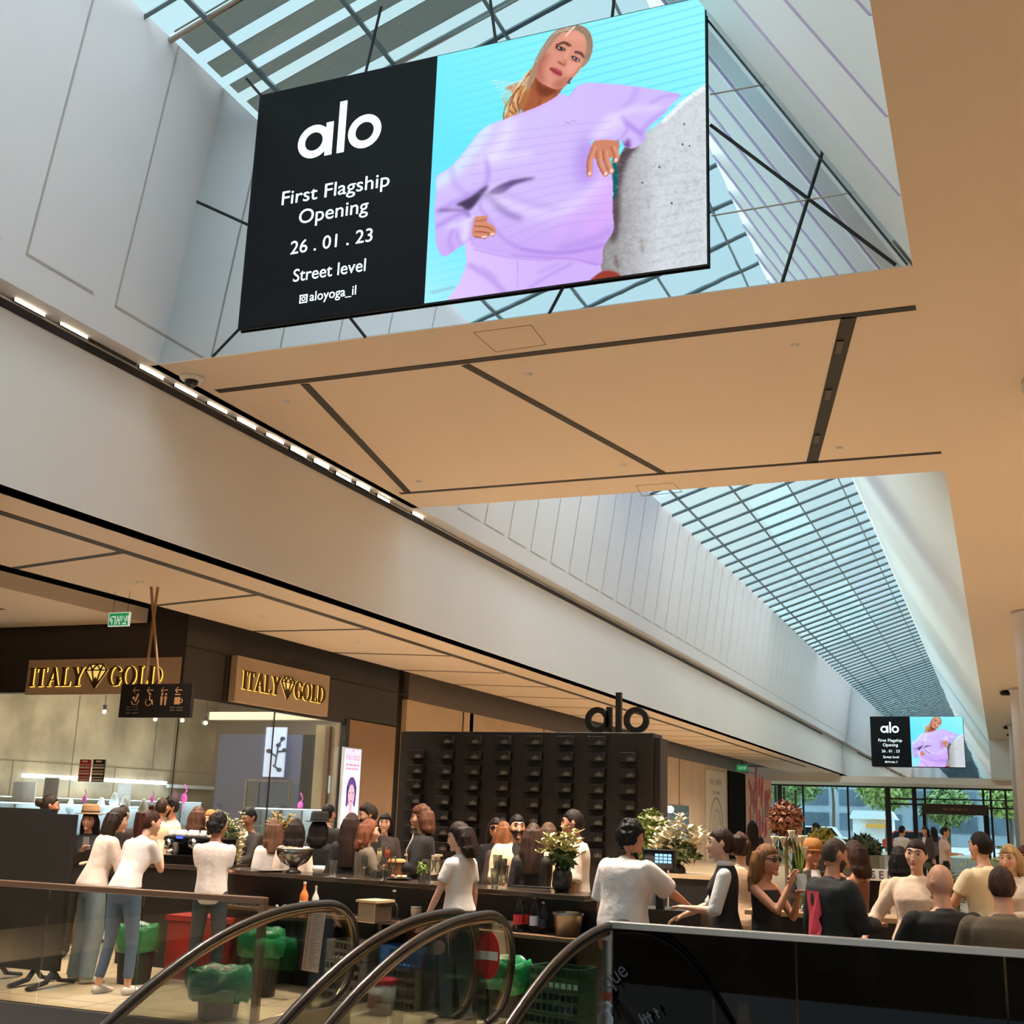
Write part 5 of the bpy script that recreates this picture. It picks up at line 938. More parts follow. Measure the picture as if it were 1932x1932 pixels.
# bottles
def bottle(name, lab, p, h, r, col, capc, labc=None, neck=.35, see=False, grp=None):
    t = thing(name, lab, 'bottle', p, 0, grp); g = glass('bottle_clear', (224, 232, 234), .8) if see else M('bottle_%d_%d_%d' % col, col, .12, coat=.3)
    MB().lathe([(r*.9, 0), (r, .01*h), (r, h*(.97-neck)), (r*.75, h*(1.04-neck)), (r*.34, h*(1.14-neck)), (r*.3, h*.95), (r*.34, h*.96)], p, 16).build('glass', g, t, True)
    MB().lathe([(r*.36, h*.94), (r*.36, h), (0, h)], p, 12).build('cap', M('cap_%d_%d_%d' % capc, capc, .4), t)
    if labc: MB().lathe([(r*1.015, h*.2), (r*1.015, h*.46)], p, 16).build('label_band', M('band_%d_%d_%d' % labc, labc, .6), t)
    return t
p = onZ(571, 1730, SZ); bottle('wine_bottle', 'rose wine bottle with a white label on the work shelf', p, .31, .04, (206, 116, 60), (226, 214, 196), (226, 220, 214))
p = onZ(582, 1732, SZ); bottle('wine_bottle', 'slim clear bottle behind the rose wine on the work shelf', p+np.array([.03, .05, 0]), .28, .032, (200, 200, 190), (196, 176, 140), (220, 220, 220))
for i, (x, lab) in enumerate(((977, 'first cola bottle with a red cap on the work shelf'), (987, 'second cola bottle with a red cap on the work shelf'))):
    p = onZ(x, 1758, SZ); bottle('soda_bottle', lab, p+np.array([0, .06*i, 0]), .31, .042, (60, 40, 36), (206, 30, 40), (214, 60, 58), .3, True, 'soft drink bottles')
p = onZ(1007, 1760, SZ); bottle('spirit_bottle', 'frosted spirit bottle with a white cap beside the colas', p, .3, .04, (200, 204, 208), (230, 228, 226), (220, 224, 230), .3, True)
p = onZ(1024, 1762, SZ); bottle('spirit_bottle', 'clear straight bottle beside the ice bucket', p, .26, .036, (200, 204, 208), (190, 190, 194), (40, 44, 60), .28, True)
p = onZ(741, 1738, SZ); bottle('water_carafe', 'slim clear carafe on the work shelf by the steel box', p, .27, .045, (190, 200, 205), (150, 160, 165), None, .5, True)
p = onZ(446, 1700, SZ); bottle('soda_bottle', 'cola bottle with a red label behind the man in white', p, .28, .04, (60, 40, 36), (206, 30, 40), (206, 40, 44), .3, True, 'soft drink bottles')
p = onZ(1058, 1768, SZ)+np.array([.02, .12, 0]); t = thing('ice_bucket', 'brushed steel ice bucket on the work shelf', 'bucket', p); MB().lathe([(.1, 0), (.125, .17), (.132, .175), (.12, .175), (.09, .02), (0, .015)], p, 24).build('pail', M('bucket_steel', (176, 160, 140), .35, .9), t, True); MB().ring((0, 0), .136, .12, .17, .19, Matrix.Translation(Vector(p)), 24).build('rim', STEEL, t)
p = onZ(692, 1742, SZ)+np.array([0, .14, 0]); t = thing('steel_container', 'square steel container with lid on the work shelf', 'container', p); MB().box((p[0], p[1], SZ+.085), (.2, .24, .17), BA).build('body', M('bucket_steel'), t, bev=.01); MB().box((p[0], p[1], SZ+.182), (.23, .27, .02), BA).build('lid', M('lid_wood', (206, 172, 130), .5), t)
p = onZ(775, 1740, SZ); t = thing('paper_cups', 'stack of white paper cups on the work shelf', 'cups', p); MB().lathe([(.038, 0), (.05, .1), (.052, .105), (.05, .11), (.04, .11)], p+np.array([0, .1, 0]), 16).build('cup', M('paper_cup', (220, 200, 180), .7), t, True); MB().lathe([(.04, .11), (.052, .125), (.05, .13), (0, .13)], p+np.array([0, .1, 0]), 16).build('cup', M('paper_cup'), t, True)
p = onZ(958, 1752, SZ); tag(MB().tube([(p[0]-.12, p[1]+.05, SZ+.035), (p[0]+.1, p[1]+.01, SZ+.032)], .032, 12).build('towel_roll', M('towel', (214, 200, 190), .8)), 'rolled white towel left of the cola bottles', 'towel')
p = onZ(476, 1700, SZ); tag(MB().bb((p[0]-.09, p[1]+.05, SZ), (p[0]+.09, p[1]+.15, SZ+.17)).build('napkin_box', M('box_pale', (210, 196, 180), .6)), 'pale box on the shelf behind the rail end', 'box')
# menu card by the rail end, POS terminal
a, c = onY(583, 1718, 9.4), onY(608, 1834, 9.4)
t = thing('menu_card', 'tall white menu card covered in small print beside the handrail', 'menu', ((a[0]+c[0])/2, 9.4, c[2])); Mm = Matrix.Translation((a[0], 9.4, a[2])) @ Matrix.Rotation(math.radians(4), 4, 'Y')
MB(Mm).bb((0, 0, c[2]-a[2]), (.16, .012, 0)).build('card', M('card_white', (214, 190, 178), .6), t); g = MB(Mm)
for k in range(24): g.bb((.012, -.002, -.03-.019*k), (.035, 0, -.022-.019*k)); g.bb((.05, -.002, -.028-.019*k), (.14-.02*(k % 3), 0, -.024-.019*k))
g.build('print', M('print_brown', (140, 90, 76), .6), t); MB().bb((a[0]+.03, 9.42, 0), (a[0]+.06, 9.45, c[2]+.3)).build('stand', DARKM, t)
p = onY(1250, 1620, 10.0); t = thing('till_terminal', 'black till screen showing a small blue grid', 'till', (p[0], 9.9, 1.0)); MB().bb((p[0]-.135, 9.88, p[2]-.085), (p[0]+.13, 9.95, p[2]+.075)).build('monitor', BLACK, t, bev=.006); MB().bb((p[0]-.03, 9.9, .98), (p[0]+.03, 9.96, p[2]-.08)).build('stand', BLACK, t); MB().bb((p[0]-.3, 9.86, 0), (p[0]+.35, 10.25, .98)).build('cabinet', BFR, t)
MB().bb((p[0]-.125, 9.876, p[2]-.075), (p[0]+.12, 9.88, p[2]+.065)).build('display', M('till_dark', (14, 16, 20), .1), t); g = MB(); q = onY(1252, 1620, 9.88)
for i in range(4):
    for j in range(3): g.bb((q[0]-.07+.036*i, 9.872, q[2]-.035+.026*j), (q[0]-.042+.036*i, 9.876, q[2]-.016+.026*j))
g.build('buttons', M('till_blue', (150, 205, 255), emit=1.2), t)
# black panel on feet, stanchion, bins, crates, buckets
a, c = onY(2, 1527, 9.5), onY(143, 1537, 9.2)
t = thing('folding_screen', 'tall black double panel on splayed feet at the left edge', 'panel', (-8.7, 9.4, 0)); MB().bb((-9.35, 9.44, .12), (onY(100, 1530, 9.44)[0], 9.5, onY(50, 1525, 9.44)[2])).build('board', M('panel_black', (24, 22, 20), .6), t); MB().bb((onY(92, 1530, 9.38)[0], 9.36, .14), (onY(143, 1537, 9.38)[0], 9.42, onY(120, 1536, 9.38)[2])).build('board', M('panel_black'), t)  # black display panel standing on feet
for x, y in ((-9.0, 9.47), (-8.55, 9.45), (-8.28, 9.39)): 
    MB().tube([(x-.02, y+.3, .02), (x-.01, y+.1, .05), (x, y, .14), (x+.01, y-.1, .05), (x+.03, y-.34, .02)], [(.035, .02)]*5, 6).build('foot', BLACK, t)
p = onZ(122, 1790, 0); q = onZ(141, 1640, 1.0); pp = (p[0], p[1]+.1)
t = thing('queue_post', 'bronze queue post on a round base behind the railing', 'post', (pp[0], pp[1], 0)); MB().tube([(pp[0], pp[1], 0.02), (pp[0], pp[1], .95)], .028, 14).build('pole', M('rod_brass'), t, True); MB().lathe([(.17, 0), (.17, .015), (.04, .04), (.03, .05)], (pp[0], pp[1], 0), 24).build('base', M('rod_brass'), t, True); MB().lathe([(.035, .9), (.04, .93), (.035, .97), (0, .98)], (pp[0], pp[1], 0), 16).build('cap', DARKM, t, True)
GB = M('bag_green', (26, 108, 62), .3, var=.25, scale=12, bump=.6, bscale=14)
def bin_(x, y, w, h, lab, wide=1., filled=False):
    t = thing('waste_bin', lab, 'bin', (x, y, 0), 0, 'bins lined with green bags'); MB().lathe([(.8*w, 0), (w, h), (.94*w, h), (.75*w, .03), (0, .02)], (x, y, 0), 4 if w > .19 else 20).build('bin', M('bin_black', (30, 28, 26), .6), t)
    def fn(d): return 1+.1*mnoise.noise(Vector(d)*5+Vector((x*7, y, 0)))+.06*mnoise.noise(Vector(d)*13)
    prof = [(w*1.04, h-.2), (w*1.14, h-.12), (w*1.12, h-.02), (w*1.08, h+.03), (w*.98, h+.035), (w*.86, h-.03), (w*.5, h-.12), (0, h-.14)]
    mb = MB(); vs0 = len(mb.v); mb.lathe(prof, (x, y, 0), 30)
    mb.v = [(x+(v[0]-x)*(1+.1*mnoise.noise(Vector(v)*9)), y+(v[1]-y)*(1+.1*mnoise.noise(Vector(v)*9+Vector((9, 0, 0)))), v[2]+.05*mnoise.noise(Vector((v[0], v[1], 0))*9)) for v in mb.v]
    mb.build('bag', GB, t, True)
    if filled:
        r = MB()
        for k in range(16): r.ball((x+rng.uniform(-.12, .12), y+rng.uniform(-.12, .12), h+.0+rng.uniform(-.06, .03)), rng.uniform(.03, .06), 7, 5)
        o = r.build('rubbish', M('rubbish', (176, 170, 160), .6, var=.3, scale=9), t); o['kind'] = 'stuff'
bin_(-6.02, 8.78, .23, .36, 'nearest green lined bin, full of rubbish behind the left railing', filled=True); bin_(-6.45, 10.02, .19, .55, 'green lined bin under the bar near the water bottles'); bin_(-7.86, 10.02, .19, .5, 'green lined bin beside the leaning woman in jeans'); bin_(-3.84, 9.66, .17, .5, 'green lined bin behind the escalator stickers')
p = onZ(350, 1880, 0); t = thing('red_cooler', 'red box standing under the coffee counter', 'box', (-7.6, 10.5, 0)); MB().bb((-7.85, 10.45, 0), (-7.15, 10.8, .55)).build('body', M('cooler_red', (150, 34, 30), .4), t, bev=.01); MB().bb((-7.87, 10.43, .55), (-7.13, 10.82, .6)).build('lid', M('cooler_red'), t)
def crate(x, y, z, lab, col, wid=.4):
    t = thing('bottle_crate', lab, 'crate', (x, y, z), 0, 'stacked bottle crates'); m = M('crate_%d_%d_%d' % col, col, .6); F_ = BM.to_3x3()
    R_ = Matrix.Translation((x, y, z)) @ Matrix.Rotation(BA, 4, 'Z'); s = MB(R_)
    s.bb((-wid/2, -.14, 0), (wid/2, .14, .02)); s.bb((-wid/2, -.14, .07), (wid/2, -.13, .1)); s.bb((-wid/2, -.14, .15), (wid/2, -.13, .17)); s.bb((-wid/2, .13, 0), (wid/2, .14, .17))
    for k in range(9): xx = -wid/2+wid*k/8; s.bb((xx-.006, -.14, 0), (xx+.006, -.13, .17))
    for sx in (-1, 1): s.bb((sx*wid/2-.006, -.14, 0), (sx*wid/2+.006, .14, .17))
    s.build('shell', m, t); b = MB(R_)
    for k in range(4): b.tube([(-wid/2+wid*(k+.5)/4, 0, .02), (-wid/2+wid*(k+.5)/4, 0, .15)], .036, 10)
    return t
names = ['bottom', 'second', 'third', 'top']
for k in range(3): crate(-5.62, 10.26, .175*k, 'grey bottle crate, %s of the left stack under the bar' % names[k], (112, 108, 100))
for k in range(3): crate(-5.0, 10.14, .175*k, '%s bottle crate, %s of the right stack under the bar' % ('blue' if k == 2 else 'grey', names[k]), (50, 110, 170) if k == 2 else (120, 116, 106))
for k in range(3): crate(-3.35, 9.62, .175*k, 'dark green bottle crate, %s of the stack by the right handrail' % names[k], (24, 66, 40), .45)
p = onZ(746, 1903, 0); p = np.array([-5.02, 9.72, 0]); t = thing('plastic_bucket', 'white plastic bucket with a red lid on the floor', 'bucket', p); MB().lathe([(.1, 0), (.125, .26), (.12, .26), (.09, .01)], p, 20).build('pail', M('pail_white', (206, 208, 206), .4), t, True); MB().lathe([(.132, .25), (.134, .285), (.12, .29), (0, .29)], p, 20).build('lid', M('pail_red', (196, 46, 66), .4), t); MB().ring((0, 0), .121, .118, .06, .17, Matrix.Translation(Vector(p)), 8, 1, 3.9, 5.2).build('label_sheet', M('pail_label', (170, 120, 116), .5), t)
g1 = 'water bottles bundled under the bar'
for k in range(9):
    x = -6.62+.085*(k % 5)+.03*(k//5); y = 10.5-.018*(k % 5)+.1*(k//5); bottle('water_bottle', 'clear water bottle under the bar, %s row %s from the left' % (['front', 'back'][k//5], ordn[k % 5]), (x, y, .46), .3, .038, (190, 200, 205), (220, 222, 226), None, .3, True, g1)
tag(MB(BM).bb((.5, -.12, .445), (1.08, .2, .46)).build('bottle_shelf', BFR), 'low black shelf carrying the bundled water bottles', 'shelf')
for k in range(4): bottle('wine_bottle', 'dark wine bottle on the floor under the bar, %s from the left' % ordn[k], (-6.98+.1*k, 10.5-.03*k, 0), .3, .037, (22, 26, 22), (30, 20, 22), (206, 200, 190), .35, False, 'dark wine bottles on the floor')
gl2 = None
for k in range(10):
    if gl2 is None:
        gl2 = tag(MB().lathe([(.028, 0), (.033, .1), (.031, .1), (.026, .006), (0, .006)], (0, 0, 0), 12).build('tumbler', WGL, None, True), 'x', 'glass', 'tumblers under the coffee machine'); o = gl2
    else: o = dup(gl2)
    move(o, bp(-.1+.085*(k % 5), -.04+.1*(k//5), .716)); o['label'] = 'tumbler stored under the coffee machine, %s row, %s from the left' % (['front', 'back'][k//5], ordn[k % 5])
# flowers and plants
def bouquet(px, py, Y, base, spread, col, n, lab, name='flower_arrangement', leaf=(70, 90, 44), stems=9, hgt=.5, vase=(40, 38, 36), spike=False, bl=.035):
    p = onY(px, py, Y); t = thing(name, lab, 'flowers', (p[0], Y, base)); h = p[2]-base
    MB().lathe([(.06, 0), (.09, .05), (.085, .16), (.06, .2), (.05, .2)], (p[0], Y, base), 16).build('vase', M('vase_%d_%d_%d' % vase, vase, .3), t, True)
    fl_ = MB(); st = MB()
    for k in range(stems):
        a_ = 2*PI*k/stems+.3; r = spread*rng.uniform(.3, 1); tip = np.array([p[0]+r*math.cos(a_), Y+r*.7*math.sin(a_), p[2]+hgt*rng.uniform(-.3, .35)])
        st.tube([(p[0], Y, base+.18), tuple((np.array([p[0], Y, base+.18])+tip)/2+np.array([0, 0, .03])), tuple(tip)], .006, 5)
        for j in range(n//stems):
            if spike: q = tip-np.array([0, 0, 1])*j*.024+rng.normal(size=3)*.018; s = bl*(.5+.05*j)
            else: q = tip+rng.normal(size=3)*np.array([.05, .05, .05]); s = bl*rng.uniform(.7, 1.2)
            for v in range(4):
                b_ = v*PI/2+j; d = np.array([math.cos(b_), math.sin(b_), .5]); e_ = np.array([-math.sin(b_), math.cos(b_), 0])*.5
                fl_.add([q, q+(d+e_)*s, q+d*s*1.5, q+(d-e_)*s], [(0, 1, 2, 3)])
    st.build('stems', leafmat((72, 96, 40)), t); fl_.build('blossoms', M('petal_%d_%d_%d' % col, col, .6, var=.12, scale=20), t)
    foliage((p[0], Y, base+.18+h*.28), (spread*.8, spread*.6, h*.24), 70 if spike else 160, .06).build('leaves', leafmat(leaf), t)
    return t
bouquet(434, 1548, 11.7, 1.05, .17, (226, 216, 172), 340, 'tall cream flower spikes on the bar left of the suited man', stems=17, hgt=.32, spike=True); bouquet(528, 1545, 12.9, 1.05, .2, (230, 190, 112), 300, 'golden yellow flower spikes on the bar behind the long haired women', stems=15, hgt=.24, spike=True)
bouquet(1062, 1598, 10.22, 1.05, .16, (232, 222, 150), 60, 'pale yellow orchids beside the man with the red print', stems=8, hgt=.14, bl=.05); bouquet(1278, 1585, 12.5, 1.04, .3, (228, 220, 190), 120, 'large white flower arrangement on the service counter', stems=14, hgt=.5, bl=.06)
p = onY(1228, 1582, 13.4); tag(MB().bb((onY(528, 1545, 12.9)[0]-.2, 12.7, 0), (onY(528, 1545, 12.9)[0]+.2, 13.1, 1.05)).build('flower_pedestal', BFR), 'black pedestal under the golden yellow flower spikes', 'pedestal')
t = thing('green_bush', 'dense green foliage plant beside the white flowers', 'plant', (p[0], 13.4, 0)); foliage((p[0], 13.4, p[2]), (.2, .2, .34), 700, .045).build('leaves', leafmat((110, 124, 50)), t); MB().lathe([(.16, 0), (.2, 1.1), (.16, 1.1)], (p[0], 13.4, 0), 16).build('pot', BFR, t, True)
p = onY(1490, 1592, 10.38); t = thing('calla_bouquet', 'white calla lilies on long green stems beside the blonde woman', 'flowers', (p[0], 10.38, 1.0))
for k, (dx, dz) in enumerate([(-.11, .02), (-.05, .015), (.02, .07), (.06, .02), (.11, -.06), (.09, .03)]):
    tip = (p[0]+dx, 10.38+.03*k-.08, p[2]+dz); MB().tube([(p[0]+.12, 10.38, 1.0), (p[0]+.06+dx*.3, 10.38, p[2]-.25), tip], .006, 6).build('stem', leafmat((120, 150, 50)), t)
    MB().lathe([(.004, -.05), (.014, -.01), (.034, .035), (.03, .04), (.008, .0)], tip, 12).build('bloom', M('calla', (226, 214, 184), .5), t, True)
MB().lathe([(.05, 0), (.06, .18), (.05, .2)], (p[0]+.12, 10.38, 1.0), 14).build('vase', WGL, t, True)
def palm(px, py, Y, lab, n, L, col, base=None):
    p = onY(px, py, Y); t = thing('potted_palm', lab, 'plant', (p[0], Y, 0)); z0 = base if base else p[2]-.4
    MB().lathe([(.2, 0), (.26, .45), (.22, .45), (.2, .4), (0, .4)], (p[0], Y, 0), 18).build('pot', M('pot_dark', (56, 50, 44), .6), t, True); MB().tube([(p[0], Y, .4), (p[0], Y, z0)], .03, 8).build('stem', M('bark'), t)
    fr = MB()
    for k in range(n):
        a_ = 2*PI*k/n*2.4; el = rng.uniform(.15, 1.1); l = L*rng.uniform(.7, 1.1); pts = []
        for s in range(8):
            f = s/7; r = l*f*math.cos(el)*(1+.1*f); z = z0+l*f*math.sin(el)-.45*l*f*f; pts.append(np.array([p[0]+r*math.cos(a_), Y+r*math.sin(a_), z]))
        fr.tube([tuple(q) for q in pts], .006, 4)
        for s in range(1, 8):
            q = pts[s]; d = pts[s]-pts[s-1]; d /= np.linalg.norm(d); sd_ = np.cross(d, (0, 0, 1)); sd_ /= np.linalg.norm(sd_)+1e-6
            for m_ in (-1, 1):
                for u in (0, .5):
                    q2 = q-d*u*l/8; e_ = q2+(sd_*m_+d*.7-np.array([0, 0, .25]))*l*.24*(1.1-.6*s/8); fr.add([q2, q2+d*.03, e_], [(0, 1, 2)])
    fr.build('fronds', leafmat(col), t); return t
palm(1800, 1615, 13.2, 'dark green palm behind the man in the cream t shirt', 26, .8, (46, 60, 34)); palm(1838, 1632, 15.6, 'bushy dark plant at the right behind the blonde woman', 22, .5, (52, 66, 36)); palm(1925, 1570, 14, 'green palm at the right edge of the picture', 18, .6, (92, 112, 50))
p = onY(1482, 1545, 16.5); t = thing('dried_tree', 'russet brown leafy tree in front of the coral hoarding', 'plant', (p[0], 16.5, 0)); foliage((p[0], 16.5, p[2]), (.23, .23, .24), 900, .05).build('crown', leafmat((110, 62, 34)), t); MB().tube([(p[0], 16.5, .3), (p[0], 16.5, p[2])], .025, 8).build('trunk', M('bark'), t); MB().lathe([(.18, 0), (.22, .4), (.2, .4), (0, .36)], (p[0], 16.5, 0), 16).build('pot', M('pot_dark'), t, True)
p = onY(1550, 1580, 20); t = thing('yellow_shrub', 'small yellow green shrub on the far counter', 'plant', (p[0], 20, 1.0)); foliage((p[0], 20, p[2]), (.22, .22, .16), 260, .06).build('leaves', leafmat((150, 140, 50)), t); MB().lathe([(.12, 0), (.15, p[2]-.1)], (p[0], 20, 0), 14).build('pot', M('pot_dark'), t)
# ================================================================== people
def clamp(x, a=0., b=1.): return max(a, min(b, x))
def ss(a, b, x): t = clamp((x-a)/(b-a)); return t*t*(3-2*t)
def remesh(mb, name, mat, voxel, smooth_it=3, extra=None, tris=None):
    me = mb.mesh(name, None); o = bpy.data.objects.new(name, me); COL.objects.link(o)
    r = o.modifiers.new('r', 'REMESH'); r.mode = 'VOXEL'; r.voxel_size = voxel; r.use_smooth_shade = True
    s = o.modifiers.new('s', 'SMOOTH'); s.iterations = smooth_it; s.factor = .5
    dg = bpy.context.evaluated_depsgraph_get(); m2 = bpy.data.meshes.new_from_object(o.evaluated_get(dg))
    bpy.data.objects.remove(o); bpy.data.meshes.remove(me)
    if extra:
        bm = bmesh.new(); bm.from_mesh(m2); e = extra.mesh('e', None, True); bm.from_mesh(e); bm.to_mesh(m2); bm.free(); bpy.data.meshes.remove(e)
    m2.polygons.foreach_set('use_smooth', [True]*len(m2.polygons)); m2.name = name; m2.materials.clear(); m2.materials.append(mat); return m2
SKIN = {'f': (222, 172, 144), 'm': (206, 152, 122), 'd': (160, 108, 80), 't': (192, 132, 102)}
def hairmat(c): return M('hair_%d_%d_%d' % c, tuple(int(v*.78) for v in c), .55, var=.45, scale=26, stretch=(1, 1, .12), bump=.5, bscale=70, spec=.22)
def cloth(c, v=.05): return M('cloth_%d_%d_%d' % c, c, .8, var=v, scale=5, bump=.8, bscale=7)
EYE = M('eye_dark', (38, 26, 22), .2); LIP = M('lips', (176, 92, 84), .5); DENIM = (92, 108, 126)
def ik(S, T, a, b, hint):
    d = T-S; L = d.length; L2 = clamp(L, abs(a-b)+.02, (a+b)*.995)
    if L > 1e-6: d = d/L
    T = S+d*L2; x = (a*a-b*b+L2*L2)/(2*L2); h = math.sqrt(max(a*a-x*x, 0)); n = hint-d*hint.dot(d); n.normalize()
    return S+d*x+n*h, T
POSE = {  # hand target relative to the shoulder (x outwards, y forwards, z up), in metres for a 1.75 m person
    'down': (.07, .03, -.53), 'bent': (-.06, .30, -.26), 'chest': (-.14, .25, -.12), 'cross': (-.24, .20, -.24), 'face': (-.10, .24, .10), 'mouth': (-.12, .27, .05), 'reach': (.05, .48, -.22), 'table': (.02, .36, -.34),
    'phone': (-.10, .30, -.06), 'wave': (.10, .36, .06), 'hip': (.10, -.02, -.40), 'side': (.22, .12, -.44), 'back': (.1, -.12, -.5)}
def person(px, ytop, Y, view, label, H=None, sex='m', skin='m', hair=('short', (44, 32, 26)), top=('tee', (226, 220, 214)), bottom=('jeans', (52, 54, 62)), lean=0, look=0, nod=0, armL='down', armR='down', seat=False, face=True, shoes=(40, 36, 34), extras=(), side=0, fat=1., foot=None, tilt=0):
    """px, ytop: where the top of the head shows in the photograph; Y: distance down the mall; view: 0 seen from behind, 90 facing left, 180 facing us, -90 facing right"""
    p = onY(px, ytop, Y); az = math.atan2(-p[0], Y); yaw = az+math.radians(view); top_z = p[2]
    hatd = .06 if hair[0] in ('fedora', 'hat') else .0
    if H is None:
        H = top_z-hatd+(.02 if lean else 0)
        if seat: H = clamp((top_z)+.42, 1.6, 1.85)
        elif lean: H = top_z+(1-math.cos(math.radians(lean)))*.75
    H = clamp(H, 1.5, 1.92); k = H/1.75
    Rz = Matrix.Rotation(yaw, 4, 'Z')
    root = thing('person', label, 'person', (p[0], Y, 0), yaw)
    drop = (top_z-hatd)-(H-(1-math.cos(math.radians(lean)))*.75*k) if seat else 0     # seated figures sit lower
    LEAN = math.radians(lean); pel = Vector((0, 0, .95*k+drop))
    # put the head, not the feet, under the surveyed point
    hd = Vector((0, math.sin(LEAN)*.68*k+.02, 0)); W0 = Matrix.Translation((p[0], Y, 0)) @ Rz @ Matrix.Translation((-math.sin(math.radians(side))*.6*k, -hd.y, 0))
    root.matrix_basis = W0 @ Matrix.Identity(4); root.matrix_basis = Matrix.Translation(W0.translation) @ Rz
    def tb(v):   # torso bend: points given for an upright body of 1.75 m
        v = Vector(v); z = v.z; t = ss(.92, 1.25, z); a = -LEAN*t; s = math.radians(side)*t
        q = Vector((v.x*fat if z > .9 and z < 1.42 else v.x, v.y*fat if z < 1.4 else v.y, z-.95)); q = Matrix.Rotation(a, 4, 'X') @ (Matrix.Rotation(s, 4, 'Y') @ q)
        return Vector((q.x*k, q.y*k, q.z*k))+pel
    fem = sex == 'f'; SH = .148 if fem else .178
    shL, shR = tb((-SH, -.004, 1.392)), tb((SH, -.004, 1.392)); S = {-1: shL, 1: shR}
    chestR = (Matrix.Rotation(-LEAN, 3, 'X'))
    def arm(sx, pose):
        v = POSE[pose] if isinstance(pose, str) else pose
        t = chestR @ Vector((v[0]*sx, v[1], v[2])) if not (pose in ('down',)) else Vector((v[0]*sx, v[1], v[2]))
        T = S[sx]+t*k; hint = Vector((.55*sx, -.7, -.6)) if pose != 'wave' else Vector((.6*sx, -.2, -.8))
        E, T = ik(S[sx], T, .285*k, .25*k, hint); return S[sx], E, T
    A = {-1: arm(-1, armL), 1: arm(1, armR)}
    if seat:
        zs = pel.z; LG = {sx: [Vector((.09*sx*k, 0, zs-.02)), Vector((.12*sx*k, .42*k, zs+.02)), Vector((.12*sx*k, .40*k, max(zs-.44*k, .1)))] for sx in (-1, 1)}
    else:
        st = .0 if not foot else foot
        LG = {sx: [Vector((.088*sx*k, 0, .92*k)), Vector(((.095+.02)*sx*k, .02*k+(.06*sx*st), .49*k)), Vector(((.10+.035)*sx*k, -.03*k+(.12*sx*st), .085*k))] for sx in (-1, 1)}
    w = (1, 1)
    if fem: RG = [(.83, .11, .10, 0), (.90, .168, .115, -.01), (.97, .165, .112, -.012), (1.05, .138, .098, 0), (1.12, .122, .088, .005), (1.20, .132, .096, .012), (1.28, .145, .112, .022), (1.34, .148, .10, .01), (1.39, .146, .082, -.004), (1.425, .122, .068, -.008), (1.455, .085, .058, -.008), (1.485, .05, .05, -.006)]
    else: RG = [(.83, .11, .10, 0), (.90, .160, .115, 0), (.97, .160, .112, 0), (1.05, .152, .105, 0), (1.12, .150, .104, .005), (1.20, .160, .11, .01), (1.28, .176, .118, .012), (1.34, .185, .112, .006), (1.39, .182, .094, -.004), (1.425, .155, .078, -.008), (1.455, .105, .066, -.008), (1.485, .06, .056, -.006)]
    Mw = W0
    def torso(mb, off, z0, z1, n=18, flare=0.):
        vs = []; R_ = [r for r in RG if z0-.04 <= r[0] <= z1+.001]
        for (z, a, b, yo) in R_:
            z = max(z, z0); fl = 1+flare*clamp((1.15-z)/.3)
            for i in range(n):
                t = 2*PI*i/n; c, s = math.cos(t), math.sin(t); e = .86
                vs.append(tb(((a*fl+off)*math.copysign(abs(c)**e, c), yo+(b*fl+off)*math.copysign(abs(s)**e, s), z)))
        m = len(R_); fs = [(i*n+j, i*n+(j+1) % n, (i+1)*n+(j+1) % n, (i+1)*n+j) for i in range(m-1) for j in range(n)]
        fs += [tuple(range(n))[::-1], tuple((m-1)*n+j for j in range(n))]; mb.add(vs, fs)
    # ---- body
    B = MB(Mw); torso(B, -.012 if top else 0, .83, 1.485)
    neck0, hb = tb((0, -.012, 1.44)), tb((0, .018, 1.545)); hc = tb((0, .028, 1.63)); LK = math.radians(look); ND = math.radians(nod-lean*.55)
    HM = Matrix.Translation(hc) @ Matrix.Rotation(LK, 4, 'Z') @ Matrix.Rotation(-LEAN-ND*1., 4, 'X') @ Matrix.Rotation(math.radians(tilt), 4, 'Y')
    B.tube([tb((0, -.012, 1.40)), neck0, hb, hc], [.075*k*(.85 if fem else 1), .058*k*(.85 if fem else 1), .054*k*(.85 if fem else 1), .05*k], 14)
    hs = k**.4
    def hp(v): return HM @ (Vector(v)*hs)
    def head(mb, sc=1., hide=None, n=28, m=20, fn=None):
        vs = []; fs = []
        for j in range(m+1):
            t = PI*j/m
            for i in range(n):
                a = 2*PI*i/n; d = Vector((math.sin(t)*math.cos(a), math.sin(t)*math.sin(a), math.cos(t))); x, y, z = d
                X, Yh, Z = x*.076, y*.097-(.004 if y < 0 else 0), z*.118
                if z < 0: X *= 1-.30*(-z)**1.5; Yh = Yh*(1-.22*(-z)**2)+.018*(-z); 
                if z > .2 and y > 0: Yh *= 1-.06*z
                q = fn(d) if fn else sc
                vs.append(hp((X*q, Yh*q, Z*q)))
        for j in range(m):
            for i in range(n): fs.append((j*n+i, (j+1)*n+i, (j+1)*n+(i+1) % n, j*n+(i+1) % n))
        mb.add(vs, fs)
    head(B)
    B.tube([hp((0, .086, .018)), hp((0, .104, -.012)), hp((0, .114, -.030)), hp((0, .092, -.042))], [.010, .0125, .0155, .010], 8)     # nose
    B.ball(tuple(hp((0, .083, -.098))), (.026*hs, .02*hs, .018*hs), 10, 7); B.tube([hp((-.045, .078, .03)), hp((0, .092, .034)), hp((.045, .078, .03))], [.010, .011, .010], 8)
    B.tube([hp((-.02, .083, -.064)), hp((0, .092, -.063)), hp((.02, .083, -.064))], [.008, .011, .008], 8)
